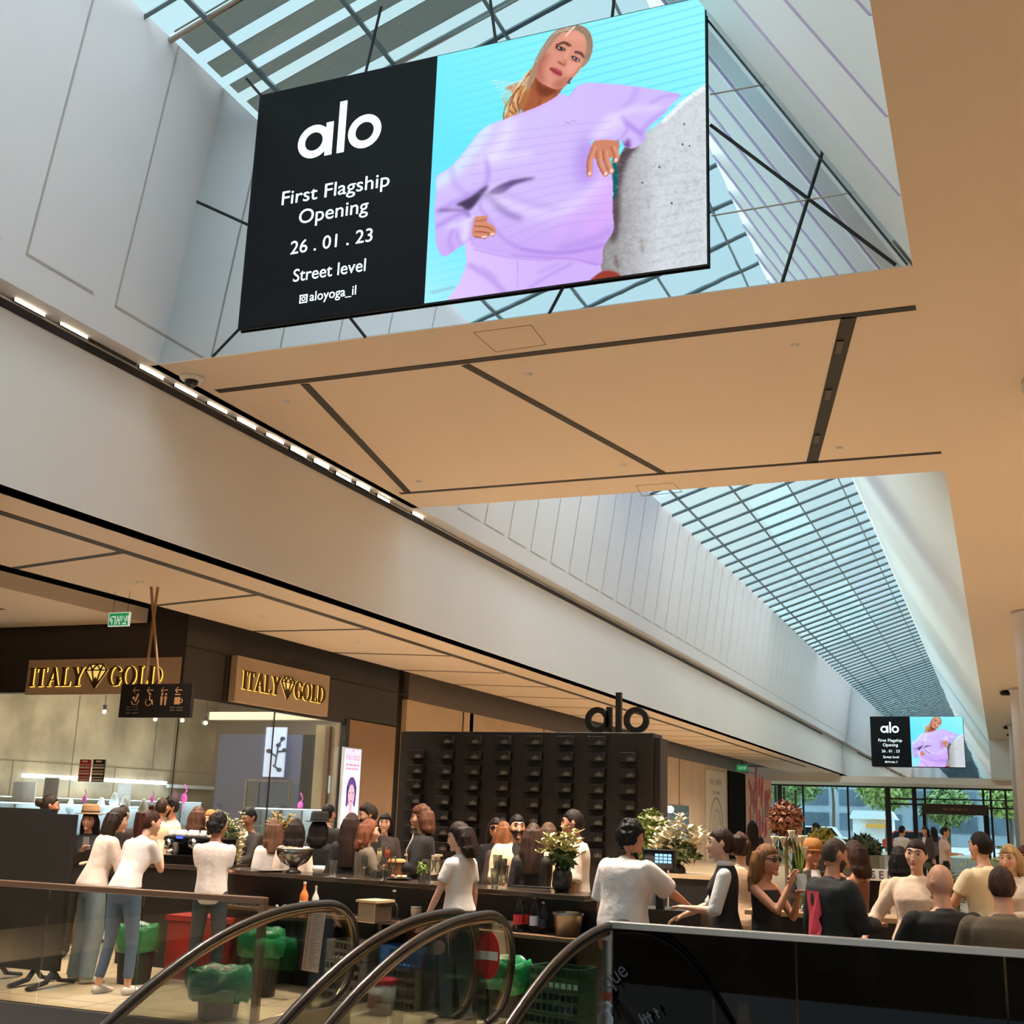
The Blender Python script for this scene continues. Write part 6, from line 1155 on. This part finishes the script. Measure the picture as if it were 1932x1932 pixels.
    for sx in (-1, 1):
        B.tube([hp((.074*sx, -.012, .022)), hp((.083*sx, -.016, .004)), hp((.077*sx, -.004, -.026))], [(.008, .02), (.009, .02), (.007, .01)], 8); B.ball(tuple(hp((.042*sx, .062, -.022))), .026*hs, 8, 6)
    FG = MB(Mw)
    for sx in (-1, 1):
        s_, e_, t_ = A[sx]; B.ball(tuple(s_), .05*k*(.85 if fem else 1), 12, 8)
        f = .84 if fem else 1.
        B.tube([s_, s_.lerp(e_, .35), s_.lerp(e_, .8), e_, e_.lerp(t_, .25), e_.lerp(t_, .7), t_], [r*k*f for r in (.054, .052, .043, .040, .041, .033, .026)], 12)
        d = (t_-e_).normalized(); up = Vector((0, 0, 1)) if abs(d.z) < .8 else Vector((0, 1, 0)); lat = d.cross(up).normalized(); nn = lat.cross(d).normalized(); hl = .088*k
        B.tube([t_-d*.01, t_+d*hl*.35, t_+d*hl*.8, t_+d*hl], [(.026*k, .020*k), (.036*k, .018*k), (.040*k, .016*k), (.036*k, .012*k)], 12, up=tuple(nn))
        down = -nn if abs(d.z) < .8 else Vector((0, 1, 0))
        curl = .5
        for fi, (o_, l_) in enumerate(((-.029, .066), (-.010, .076), (.010, .072), (.028, .056))):
            b0 = t_+d*hl*.9+lat*o_*k; c1 = b0+d*l_*.45*k+lat*o_*.12*k+down*.006; c2 = c1+(d*(1-curl*.5)+down*curl)*l_*.32*k; c3 = c2+(d*(1-curl)+down*curl*1.3)*l_*.26*k
            FG.tube([b0-d*.02*k, b0, c1, c2, c3], [.0095*k, .0095*k, .0088*k, .008*k, .0055*k], 7)
        th = -sx if abs(d.z) < .8 else sx
        b0 = t_+d*hl*.25+lat*(-.028*sx)*k; q1 = b0+(d*.7-lat*sx*.75)*.034*k+down*.006; q2 = q1+(d*.95-lat*sx*.2)*.03*k+down*.008; FG.tube([b0-d*.01, b0, q1, q2], [.012*k, .0125*k, .011*k, .007*k], 7)
    for sx in (-1, 1):
        h_, kn, an = LG[sx]; lf = .95 if fem else 1.
        B.tube([h_+Vector((0, 0, .03*k)), h_.lerp(kn, .3), h_.lerp(kn, .75), kn, kn.lerp(an, .3), kn.lerp(an, .75), an, an-Vector((0, 0, .05*k))], [r*k*lf for r in (.085, .082, .062, .055, .056, .042, .036, .036)], 12)
        B.tube([an+Vector((0, -.05*k, -.055*k)), an+Vector((0, .03*k, -.05*k)), an+Vector((.01*sx*k, .12*k, -.065*k)), an+Vector((.012*sx*k, .18*k, -.072*k))], [(.03*k, .026*k), (.038*k, .035*k), (.042*k, .02*k), (.028*k, .012*k)], 10)
    bm_ = remesh(B, 'body', M('skin_'+skin, SKIN[skin], .5, var=.05, scale=9, bump=.05), .0105, 2, FG)
    link('body', bm_, root)
    # ---- clothes
    kind, tc_ = top[0], top[1]
    if kind:
        C = MB(Mw); off = {'tee': .014, 'over': .030, 'shirt': .016, 'blouse': .024, 'sweater': .026, 'jacket': .030, 'suit': .026, 'vest': .016, 'tank': .006, 'leather': .024, 'dress': .010}.get(kind, .016)
        hem = {'tee': .86, 'over': .80, 'tank': .88, 'suit': .78, 'jacket': .84, 'dress': .80}.get(kind, .86)
        if len(top) > 2 and isinstance(top[2], float): hem = top[2]
        torso(C, off, hem, 1.47 if kind not in ('tank', 'dress') else 1.395, flare=.12 if kind in ('over', 'blouse') else .0)
        if kind not in ('tank', 'dress'): C.tube([tb((0, -.01, 1.40)), tb((0, -.006, 1.475))], [.085*k, (.068 if kind in ('suit', 'jacket', 'leather', 'shirt') else .06)*k], 14)
        slv = {'tee': .62, 'over': .98, 'vest': 0, 'tank': 0, 'dress': 0}.get(kind, 2.)
        if 'short' in top: slv = .62
        elif 'elbow' in top: slv = 1.3
        for sx in (-1, 1):
            s_, e_, t_ = A[sx]; C.ball(tuple(s_), (.052 if kind in ('tank', 'dress', 'vest') else .048)*k*(.88 if fem else 1)+off*.7, 12, 8) if kind not in ('tank', 'dress') else None
            if slv > 0:
                pts = [s_]; rr = [.050*k+off*.8]; ar_ = .9 if fem else 1
                if slv <= 1: q = s_.lerp(e_, slv); pts += [s_.lerp(e_, slv*.5), q]; rr += [.056*k*ar_+off, .052*k*ar_+off*1.25]
                else: pts += [s_.lerp(e_, .5), e_, e_.lerp(t_, .35 if slv < 2 else .5)]+([t_-(t_-e_)*.03] if slv >= 2 else []); rr += [.054*k*ar_+off*.8, .046*k*ar_+off*.8, .042*k*ar_+off*.8]+([.032*k+off*.5] if slv >= 2 else [])
                C.tube(pts, [r*ar_ for r in rr], 14)
        TOP = link('top', remesh(C, 'top', cloth(tc_), .0125, 3), root); TOP['label'] = {'tee': 't shirt', 'over': 'loose t shirt', 'suit': 'suit jacket', 'leather': 'leather jacket'}.get(kind, kind)
        if kind in ('suit', 'jacket') or 'open' in top:
            ins = next((x for x in top if isinstance(x, tuple) and x is not tc_), (226, 220, 214)); Fp = MB(Mw); vs = []
            wf = 1.7 if kind == 'suit' else 1.
            for z, hw in ((1.02, .012), (1.16, .03), (1.30, .052), (1.42, .058), (1.47, .045)):
                hw *= wf
                r = min(RG, key=lambda q: abs(q[0]-z))
                for x in (-hw, 0, hw): vs.append(tb((x, r[3]+r[2]+off+.014-abs(x)*.25 if z < 1.42 else r[2]+off+.012-abs(x)*.3, z)))
            Fp.add(vs, [(i*3+j, i*3+j+1, i*3+j+4, i*3+j+3) for i in range(4) for j in range(2)]); Fp.build('shirt_front', cloth(ins), TOP, True)
        if kind == 'vest' or 'collar' in top: 
            Cc = MB(Mw); Cc.tube([tb((0, -.004, 1.455)), tb((0, -.004, 1.50))], [.07*k, .064*k], 16); Cc.build('collar', cloth((226, 222, 218)), TOP, True)
        if kind == 'vest':
            C2 = MB(Mw)
            for sx in (-1, 1):
                s_, e_, t_ = A[sx]; C2.ball(tuple(s_), .058*k, 12, 8); C2.tube([s_, s_.lerp(e_, .5), e_, e_.lerp(t_, .15)], [.062*k, .06*k, .058*k, .055*k], 14)
                link('shirt_sleeve', remesh(C2, 'shirt_sleeve', cloth((222, 218, 216)), .0125, 3), root); C2 = MB(Mw)
    bk, bc = bottom
    if bk == 'skirt':
        C = MB(Mw); C.tube([tb((0, -.005, .99)), tb((0, -.005, .9)), Vector((0, 0, .7*k)), Vector((0, .0, .55*k))], [(.165*k, .12*k), (.185*k, .135*k), (.19*k, .15*k), (.18*k, .15*k)], 18); link('skirt', remesh(C, 'skirt', cloth(bc), .0125, 2), root)
    else:
        C = MB(Mw); torso(C, .008, .83, 1.0); wide = {'jeans': 1., 'wide': 1.45, 'slim': .86, 'trousers': 1.12}.get(bk, 1.)
        for sx in (-1, 1):
            h_, kn, an = LG[sx]; an2 = an+(Vector((0, 0, -.035*k)) if bk != 'slim' else Vector((0, 0, .06*k)))
            C.tube([h_+Vector((0, 0, .04*k)), h_.lerp(kn, .3), kn, kn.lerp(an, .5), an2], [.096*k, .092*k*(wide*.3+.7), .068*k*wide, .062*k*wide, .056*k*wide], 14)
        link('trousers', remesh(C, 'trousers', M('denim_%d_%d_%d' % bc, bc, .85, var=.12, scale=7, bump=.2, bscale=30) if bk in ('jeans', 'slim', 'wide') else cloth(bc), .0125, 2), root)
    for sx in (-1, 1):
        an = LG[sx][2]; C = MB(Mw)
        C.tube([an+Vector((0, -.06*k, -.052*k)), an+Vector((0, -.03*k, -.045*k)), an+Vector((0, .04*k, -.042*k)), an+Vector((.01*sx*k, .13*k, -.058*k)), an+Vector((.012*sx*k, .2*k, -.066*k))], [(.024*k, .026*k), (.038*k, .038*k), (.043*k, .042*k), (.046*k, .026*k), (.026*k, .016*k)], 12)
        C.build('shoe', M('shoe_%d_%d_%d' % shoes, shoes, .6), root, True)
    # ---- hair
    hk, hcx = hair[0], hair[1]; hm = hairmat(hcx)
    curly = hk in ('curly', 'curlylong', 'afro'); thick = {'short': 1.09, 'curly': 1.26, 'curlylong': 1.24, 'afro': 1.4, 'buzz': 1.035, 'long': 1.13, 'bob': 1.16, 'tied': 1.08, 'bun': 1.08, 'fedora': 1.1, 'hat': 1.1, 'cap': 1.06, 'tall': 1.14}.get(hk, 1.1)
    if hk != 'bald':
        longh = hk in ('long', 'bob', 'curlylong', 'fedora', 'hat')
        def fn(d):
            x, y, z = d; line = (.42 if y > .55 else .42-(.55-y)*1.0) if not longh else (.40 if y > .5 else .40-(.5-y)*2.2)
            if hk in ('short', 'buzz', 'tall', 'curly', 'afro', 'cap'): line = max(line, -.52 if y < -.3 else (-.12 if y < .25 else line))
            if hk in ('tied', 'bun'): line = max(line, -.6)
            m = ss(line-.10, line+.10, z); nz_ = mnoise.noise(Vector(d)*(6 if curly else 3)+Vector((px*.01, 0, 0)))*(.16 if curly else .03)
            ext = thick+nz_+(.09 if hk == 'tall' and z > .5 and y > 0 else 0)
            return .90+(ext-.90)*m
        Hh = MB(Mw); head(Hh, fn=fn, n=36, m=26)
        def lock(pts, rr, n=10, up=(0, 1, 0)): Hh.tube([hp(q) if len(q) == 3 else q[0] for q in pts], rr, n, up=up)
        L_ = {'bob': -.16, 'long': -.36, 'curlylong': -.17, 'fedora': -.42, 'hat': -.34}.get(hk, 0)
        if len(hair) > 2: L_ = hair[2]
        if L_:
            bkd = -.085
            for (x, wd, y0, l) in [(0, .075, -.075, 1.), (-.062, .045, -.03, .96), (.062, .045, -.03, .96), (-.04, .05, -.07, 1.), (.04, .05, -.07, 1.)]:
                if curly: x *= 1.25
                pts = [hp((x*.8, y0, .06)), hp((x*1.1, y0-.012, -.02)), hp((x*1.15, y0-.022, -.1))]
                n_ = 5; 
                for j in range(1, n_+1):
                    f = j/n_; base = hp((x*1.2, y0-.025, -.1)); zz = (L_+.1)*l*f*k
                    pts.append(Vector((base.x+math.sin(f*5+x*40)*.008, base.y-.035*f+LEAN*.10*f, base.z+zz)))
                rr = [(wd*.75, .04), (wd, .045), (wd, .042)]+[(wd*(1-.45*(j/n_)**2), .04*(1-.6*(j/n_)**2)) for j in range(1, n_+1)]
                Hh.tube(pts, [(a*(1.15 if curly else 1), b_*(1.5 if curly else 1)) for a, b_ in rr], 10, up=(0, 1, 0))
        if hk == 'pony' or 'pony' in hair:
            b0 = hp((0, -.10, .07)); pts = [b0, b0+Vector((0, -.05, .0))]; LL = .36
            q = b0+Vector((0, -.05, 0))
            for j in range(1, 6): f = j/5; pts.append(q+Vector((0, -.03*f+LEAN*.1*f, -LL*f)))
            Hh.tube(pts, [.026, .036, .044, .045, .04, .03, .012], 10, up=(0, 1, 0))
        if 'topknot' in hair: Hh.ball(tuple(hp((0, -.03, .145))), .03, 10, 8); Hh.tube([hp((0, -.03, .11)), hp((0, -.03, .15))], .018, 8)
        if hk == 'bun' or 'bun' in hair: Hh.ball(tuple(hp((0, -.125, .03))), (.045, .04, .045), 12, 9)
        if 'puff' in hair: Hh.ball(tuple(hp((0, -.135, .0))), (.065, .06, .08), 14, 10, fn=lambda d: 1+.18*mnoise.noise(Vector(d)*4))
        if curly or hk == 'afro':
            for j in range(46):
                d = Vector(rng.normal(size=3)).normalized()
                if d.z > .1 or (d.y < .2 and d.z > -.6): Hh.ball(tuple(hp((d.x*.088, d.y*.105-.01, d.z*.128+.008))), rng.uniform(.016, .028)*(1.15 if hk == 'afro' else 1), 7, 5)
        link('hair', remesh(Hh, 'hair', hm, .008, 2), root)
    if 'beard' in extras:
        Bd = MB(Mw)
        def fb(d):
            x, y, z = d; m = (1-ss(-.36, -.16, z))*ss(-.05, .2, y)*(0 if -.57 < z < -.47 and abs(x) < .15 else 1); return .93+.17*m
        head(Bd, fn=fb, n=36, m=26); Bd.tube([hp((-.03, .086, -.056)), hp((0, .1, -.05)), hp((.03, .086, -.056))], .007, 6); Bd.build('beard', hairmat(hcx if hk != 'bald' else (60, 46, 40)), root, True)
    if face:
        for sx in (-1, 1):
            e = MB(Mw); e.ball(tuple(hp((.031*sx, .0835, .012))), (.0125, .0085, .0075), 10, 7); e.build('eye', EYE, root, True)
            e = MB(Mw); e.tube([hp((.012*sx, .094, .034)), hp((.032*sx, .092, .040)), hp((.05*sx, .078, .034))], [.0035, .0055, .003], 6); e.build('eyebrow', hairmat(hcx if hk != 'bald' else (90, 70, 60)), root, True)
        e = MB(Mw); e.tube([hp((-.021, .0875, -.064)), hp((-.008, .0965, -.061)), hp((.008, .0965, -.061)), hp((.021, .0875, -.064))], [.003, .0065, .0065, .003], 8); e.build('lips', LIP, root, True)
    if 'glasses' in extras:
        e = MB(Mw)
        for sx in (-1, 1): e.ball(tuple(hp((.033*sx, .094, .012))), (.03, .012, .021), 14, 8); e.tube([hp((.06*sx, .085, .018)), hp((.08*sx, -.01, .018))], .004, 6)
        e.tube([hp((-.02, .102, .018)), hp((.02, .102, .018))], .004, 6); e.build('sunglasses', M('shades_black', (14, 12, 12), .1), root, True)
    if hk in ('fedora', 'hat'):
        hcol = hair[3] if len(hair) > 3 else (24, 20, 18); e = MB(Mw @ HM @ Matrix.Scale(hs, 4)); br = .175 if hk == 'fedora' else .155
        e.lathe([(br, .072), (br+.004, .08), (.11, .082), (.104, .10), (.1, .165), (.085, .19), (.04, .182), (0, .178)], (0, -.008, 0), 26); o = e.build('hat', cloth(hcol), root, True)
        e = MB(Mw @ HM @ Matrix.Scale(hs, 4)); e.lathe([(.1075, .086), (.106, .112)], (0, -.008, 0), 26); e.build('hat_band', cloth((60, 38, 26) if hk == 'fedora' else (14, 12, 12)), o, True)
    if hk == 'cap' or 'cap' in extras:
        hcol = hair[3] if len(hair) > 3 else (170, 120, 70); e = MB(Mw @ HM @ Matrix.Scale(hs, 4)); e.lathe([(.104, .03), (.112, .075), (.1, .12), (.06, .145), (0, .152)], (0, -.006, 0), 22); e.prism([(-.075, .07), (.075, .07), (.055, .19), (0, .2), (-.055, .19)], .03, .042); e.build('cap', cloth(hcol), root, True)
    def hand(sx): s_, e_, t_ = A[sx]; d = (t_-e_).normalized(); return Mw @ (t_+d*.09*k), (Mw.to_3x3() @ d)
    def surf(x, z, sy, off):
        i = max(j for j in range(len(RG)-1) if RG[j][0] <= z); r0, r1 = RG[i], RG[i+1]; f = (z-r0[0])/(r1[0]-r0[0]); a, b, yo = (r0[j]*(1-f)+r1[j]*f for j in (1, 2, 3))
        return tb((x, yo+sy*(b+off)*math.sqrt(max(0, 1-(x/(a+off))**2))**.86, z))
    return dict(top=TOP, pel=pel, skin=surf, root=root, M=Mw, tb=tb, hp=hp, hand=hand, k=k, A=A)
BLK, WHT, CRM, BLKP = (22, 20, 20), (226, 218, 212), (232, 208, 178), ('trousers', (26, 25, 27))
def held(name, label, cat, mb, mat, smooth=False): return tag(mb.build(name, mat, None, smooth), label, cat)
# ---- left group
person(95, 1500, 10.9, -80, 'person with slicked back dark hair behind the black panel, facing right', skin='t', hair=('tied', (52, 36, 28), 0, 'bun'), top=('shirt', (70, 58, 50)), bottom=BLKP)
q = person(172, 1519, 11.2, 170, 'person in tan brimmed hat with long black hair and black top', sex='f', hair=('fedora', (20, 16, 16), -.42, (150, 112, 76)), top=('blouse', BLK, .86), bottom=BLKP, armL='bent', armR='chest', look=-10)
h, d = q['hand'](1); held('phone', 'phone in the hand of the person in the tan hat', 'phone', MB(Matrix.Translation(h+Vector((0, 0, .03)))).box((0, 0, 0), (.075, .012, .14)), M('phone_grey', (120, 116, 116), .3))
person(233, 1519, 12.4, -30, 'balding person in dark top behind the people at the coffee counter', hair=('buzz', (70, 52, 42)), top=('sweater', (48, 38, 34)), bottom=BLKP, face=True)
person(222, 1533, 9.95, -65, 'person in pinkish blouse and pale jeans leaning towards the coffee counter', sex='f', H=1.64, skin='f', hair=('long', (52, 34, 26), -.30), top=('blouse', (232, 206, 190), .93), bottom=('wide', (130, 142, 150)), lean=14, armL='down', armR='table', shoes=(226, 222, 218), look=-10)
person(284, 1546, 9.62, -42, 'person with auburn ponytail and topknot in white tee, hand at mouth', sex='f', H=1.66, skin='f', hair=('tied', (86, 46, 32), 0, 'pony', 'topknot'), top=('tee', (230, 216, 210), .97), bottom=('slim', (84, 102, 128)), lean=20, armL='down', armR='mouth', shoes=(222, 216, 212), look=-20, foot=.4)
person(307, 1506, 12.2, -25, 'person in beige shirt with cropped hair behind the espresso machine', hair=('buzz', (66, 44, 34)), top=('shirt', (232, 200, 160)), bottom=BLKP, armR='bent', skin='t')
person(325, 1505, 12.9, 105, 'dark bearded person facing the one in the beige shirt', hair=('tall', (34, 24, 20)), extras=('beard',), top=('shirt', (238, 208, 168)), bottom=BLKP, skin='t')
person(374, 1523, 12.3, -10, 'person with straight brown hair behind the espresso machine', sex='f', hair=('long', (104, 66, 44), -.22), top=('shirt', (214, 186, 160)), bottom=BLKP, skin='f')
person(398, 1530, 13.2, 150, 'person with orange blonde hair half hidden by the man in white', sex='f', hair=('bob', (222, 150, 84)), top=('blouse', (226, 196, 168)), bottom=BLKP, skin='f')
person(412, 1538, 10.2, -15, 'person in white tee seen from behind with dark curly hair', hair=('curly', (30, 22, 20)), top=('tee', (232, 216, 208), .80), bottom=('jeans', (50, 56, 66)), armL='cross', armR='cross', skin='d', look=-25, shoes=(30, 28, 28))
# ---- customers behind the bar
person(472, 1524, 12.3, 125, 'person in dark suit and open white shirt looking down', skin='d', hair=('short', (26, 20, 18)), top=('suit', (38, 30, 26), (236, 222, 206)), bottom=BLKP, armL='table', armR='bent', nod=14, extras=())
person(517, 1548, 11.45, 12, 'person with long wavy highlighted hair in white blouse seen from behind', sex='f', hair=('long', (126, 88, 62), -.26), top=('blouse', (226, 214, 208)), bottom=BLKP, face=False, skin='f')
person(559, 1547, 11.35, -4, 'person with dark brown bob in cream top seen from behind', sex='f', hair=('bob', (44, 30, 26), -.20), top=('blouse', (238, 214, 190)), bottom=BLKP, face=False, skin='f')
person(604, 1533, 11.7, -8, 'person in black hat and black coat seen from behind', sex='f', hair=('hat', (28, 18, 16), -.2, (20, 17, 16)), top=('jacket', (17, 15, 15)), bottom=BLKP, face=False, armR='chest')
person(620, 1517, 13.6, -35, 'person with short black hair standing far back by the light box', hair=('short', (24, 18, 16)), top=('jacket', (26, 23, 22)), bottom=BLKP, face=True)
person(664, 1536, 11.45, -14, 'person with very long dark brown hair in black leather jacket', sex='f', hair=('long', (62, 40, 32), -.46), top=('leather', (28, 25, 25)), bottom=BLKP, face=False, skin='f')
person(697, 1517, 12.1, 100, 'tall bearded person with undercut in black tee facing left', hair=('tall', (58, 42, 34)), extras=('beard',), top=('over', (28, 25, 24)), bottom=BLKP, skin='m', nod=8, armL='bent')
person(696, 1564, 11.2, -75, 'person with reddish hair in grey brown sweater facing right', sex='f', H=1.58, hair=('long', (152, 88, 58), -.2), top=('sweater', (112, 98, 84)), bottom=BLKP, armR='bent', armL='bent', skin='f')
person(727, 1536, 13.8, 175, 'person with dark fringe far behind the bearded one in black', sex='f', hair=('bob', (30, 22, 20)), top=('blouse', (60, 50, 44)), bottom=BLKP, skin='f')
person(797, 1522, 11.75, 88, 'person with chestnut curls in black jacket in profile facing left', hair=('curlylong', (116, 68, 44), -.15), top=('jacket', (26, 24, 26), (214, 206, 204)), bottom=BLKP, skin='m', armL='bent', armR='bent')
person(868, 1569, 9.66, 48, 'person in white tee with dark shoulder length hair, seen from behind', sex='f', H=1.6, hair=('long', (48, 32, 28), -.2), top=('tee', (236, 224, 218), .96), bottom=('jeans', (80, 98, 118)), armL=(.12, .16, -.5), armR='down', skin='f', look=30, nod=12)
person(936, 1545, 12.9, 180, 'person with long dark hair and sunglasses before the display wall', sex='f', hair=('long', (44, 26, 24), -.3), top=('blouse', (20, 18, 18)), bottom=BLKP, extras=('glasses',), skin='t')
person(950, 1576, 11.9, 20, 'person with auburn hair and pale clip behind the cream jacket', sex='f', H=1.6, hair=('long', (156, 96, 56), -.24), top=('blouse', (60, 46, 40)), bottom=BLKP, face=False, skin='f')
person(976, 1538, 11.45, 188, 'bearded person in cream jacket facing the camera', hair=('short', (34, 26, 22)), extras=('beard',), top=('jacket', (222, 198, 160), (30, 26, 26)), bottom=BLKP, armL='chest', armR='bent', skin='m', look=6)
person(1006, 1574, 10.74, -6, 'person with long brown hair in dark leather jacket seen from behind', sex='f', H=1.6, hair=('long', (80, 54, 42), -.36), top=('leather', (40, 32, 28)), bottom=BLKP, face=False, skin='f', armR='chest')
person(1034, 1581, 11.3, -20, 'person with dark blonde hair in cream top turned away beside the orchids', sex='f', H=1.62, hair=('bob', (96, 66, 44), -.14), top=('blouse', (240, 206, 156)), bottom=BLKP, face=False, skin='f', lean=10)
q = person(1083, 1528, 10.78, 82, 'person in white tee with red print in profile facing left', hair=('short', (40, 28, 24)), top=('over', (240, 226, 214)), bottom=('jeans', (56, 58, 66)), skin='t', armL='down', armR='down')
pr = MB(q['M']); pts = [q['skin'](x, z, 1, .036) for x, z in ((-.10, 1.30), (-.04, 1.33), (.0, 1.30), (.02, 1.24), (-.02, 1.20), (-.05, 1.13), (-.08, 1.16), (-.06, 1.22))]; pr.add(pts+[v+Vector((0, .006, 0)) for v in pts], [tuple(range(8)), tuple(range(8, 16))]+[(i, (i+1) % 8, 8+(i+1) % 8, 8+i) for i in range(8)]); pr.build('chest_print', M('print_scarlet', (206, 40, 40), .7), q['top'])
person(1190, 1551, 9.25, -38, 'person in loose white tee with black curls reaching for the till', hair=('curly', (22, 18, 18)), top=('over', (230, 222, 218), .78), bottom=('jeans', (50, 52, 60)), armL='down', armR='reach', skin='t', look=-25, lean=6, fat=1.12)
# ---- right group
q = person(1362, 1563, 9.25, 86, 'person in black vest and white shirt in profile facing left', sex='f', hair=('tied', (74, 48, 36), 0, 'puff'), top=('vest', (22, 21, 24), .84), bottom=BLKP, armL='bent', armR='table', skin='f')
person(1397, 1577, 10.95, 6, 'person with curly brown hair in pinkish beige top behind the black vest', sex='f', hair=('curly', (92, 60, 44)), top=('sweater', (222, 184, 152)), bottom=('wide', (120, 128, 130)), face=False, skin='f')
q = person(1446, 1596, 9.35, -125, 'blonde person in sunglasses and sleeveless black dress with raised hands', sex='f', hair=('long', (160, 108, 66), -.26), top=('tank', BLK, .84), bottom=('skirt', (18, 16, 16)), armL='phone', armR='mouth', extras=('glasses',), skin='t')
h, d = q['hand'](-1); held('phone', 'white phone raised by the blonde person in sunglasses', 'phone', MB(Matrix.Translation(h+Vector((.02, 0, .05)))).box((0, 0, 0), (.08, .012, .15), -.5), M('phone_white', (226, 222, 216), .3))
person(1530, 1588, 11.6, -150, 'person in tan flat cap behind the bald person in the printed jacket', hair=('cap', (50, 34, 26), 0, (176, 122, 66)), top=('jacket', (44, 36, 30)), bottom=BLKP, skin='t')
q = person(1572, 1583, 8.95, -52, 'bald person in black jacket with a pink print on the back', hair=('buzz', (96, 74, 66)), top=('jacket', (26, 30, 30)), bottom=BLKP, skin='t', armR='bent', nod=10, fat=1.12, extras=('beard',))
pr = MB(q['M']); bk_ = [(-.13, 1.36), (.03, 1.36), (.05, 1.2), (.02, 1.16), (.05, 1.1), (.03, 1.0), (-.1, .98), (-.13, 1.06), (-.11, 1.18)]; pts = [q['skin'](x, z, -1, .036) for x, z in bk_]; pr.add(pts+[v+Vector((0, -.006, 0)) for v in pts], [tuple(range(9)), tuple(range(9, 18))]+[(i, (i+1) % 9, 9+(i+1) % 9, 9+i) for i in range(9)]); pr.build('back_print', M('print_pink', (200, 62, 84), .75, var=.2, scale=14), q['top'])
person(1612, 1632, 10.95, 60, 'brown haired person with one hand raised towards the reserved sign', sex='f', H=1.55, hair=('long', (70, 46, 34), -.2), top=('tank', (120, 70, 50)), bottom=BLKP, armR='wave', armL='bent', skin='t')
person(1697, 1601, 11.4, 10, 'person with short black hair and pale top seen from behind by the reserved sign', sex='f', hair=('bob', (22, 18, 18), -.13), top=('blouse', (226, 200, 172)), bottom=BLKP, face=False, skin='d')
q = person(1727, 1585, 9.75, 176, 'person in cream draped blouse with dark hair tied up facing the camera', sex='f', hair=('tied', (60, 42, 36), 0, 'bun'), top=('over', (240, 212, 186), .80, 'elbow'), bottom=BLKP, armR=(.26, .10, -.42), armL='down', skin='f', look=-8, tilt=-6, fat=1.1)
h, d = q['hand'](1); mb = MB(Matrix.Translation(h+Vector((-.02, -.03, -.13))) @ Matrix.Rotation(.35, 4, 'Z') @ Matrix.Rotation(PI/2, 4, 'X')); mb.lathe([(.15, 0), (.158, .02), (.15, .045), (.13, .05), (0, .05)], (0, 0, 0), 30); held('straw_bag', 'round tan straw bag held by the person in the cream blouse', 'bag', mb, M('straw', (206, 172, 118), .7, var=.25, scale=60, bump=.4, bscale=120), True)
q1 = person(1773, 1629, 9.0, 22, 'bald person in black jacket sitting with back turned', hair=('bald', (120, 100, 90)), top=('jacket', (20, 19, 19)), bottom=BLKP, seat=True, skin='m', face=False, fat=1.08, armL='table', armR='table', look=14)
person(1850, 1571, 11.0, 42, 'person in pale yellow tee with dark hair seen from behind', hair=('short', (40, 28, 24)), top=('tee', (240, 220, 180)), bottom=('jeans', (60, 62, 70)), skin='m', armL='table', armR='down', look=10)
person(1904, 1597, 11.4, 158, 'blonde person in white shirt at the right edge facing the camera', sex='f', hair=('bob', (232, 190, 132), -.13), top=('shirt', (226, 212, 192)), bottom=BLKP, armL='bent', armR='chest', skin='f')
q2 = person(1888, 1634, 8.62, 4, 'person with short brown hair in olive grey jacket sitting with back turned', hair=('short', (84, 54, 38)), top=('jacket', (104, 90, 70)), bottom=BLKP, seat=True, face=False, fat=1.06, armL='table', armR='table')
person(1935, 1598, 12.1, 150, 'person with red brown hair cut off by the right edge of the photo', sex='f', hair=('bob', (110, 60, 42)), top=('blouse', (224, 204, 184)), bottom=BLKP, skin='f')
# ---- seats under the two seated figures
for i, (px, yt, Y) in enumerate(((1773, 1629, 9.0), (1888, 1634, 8.62))):
    p = onY(px, yt, Y); zz = (q1, q2)[i]['pel'].z-.125
    t = thing('bar_stool', ['black bar stool under the bald person in black', 'black bar stool under the person in the olive jacket'][i], 'stool', (p[0], Y, 0), 0, 'bar stools'); MB().lathe([(.17, zz-.05), (.19, zz-.03), (.17, zz), (0, zz)], (p[0], Y-.02, 0), 20).build('seat', BFR, t, True)
    for s in range(4): a_ = PI/4+s*PI/2; MB().tube([(p[0]+.12*math.cos(a_), Y-.02+.12*math.sin(a_), zz-.04), (p[0]+.2*math.cos(a_), Y-.02+.2*math.sin(a_), 0)], .014, 8).build('leg', DARKM, t)
# ---- far visitors near the entrance
far = [(1420, 1585, 24, 10, (40, 30, 28), 'distant person in dark clothes left of the russet tree'), (1508, 1572, 27, 170, (60, 46, 40), 'distant person in dark top right of the russet tree'), (1540, 1568, 30, 60, (30, 26, 26), 'distant person with dark hair beside the yellow shrub'), (1702, 1575, 33, -40, (226, 220, 214), 'distant person in white top near the entrance doors'), (1746, 1576, 36, 150, (70, 60, 60), 'distant person standing in the doors'), (1782, 1580, 31, -80, (214, 190, 174), 'distant person in pale top right of the doors'), (1762, 1578, 42, 20, (90, 90, 100), 'most distant person just inside the doors')]
for i, (px, yt, Y, v, c, lab) in enumerate(far): person(px, yt, Y, v, lab, H=1.7, top=('tee' if i % 2 else 'jacket', c), bottom=BLKP, hair=('short' if i % 2 else 'long', (36, 28, 26)), face=False, armR='bent', sex='m' if i % 2 else 'f')
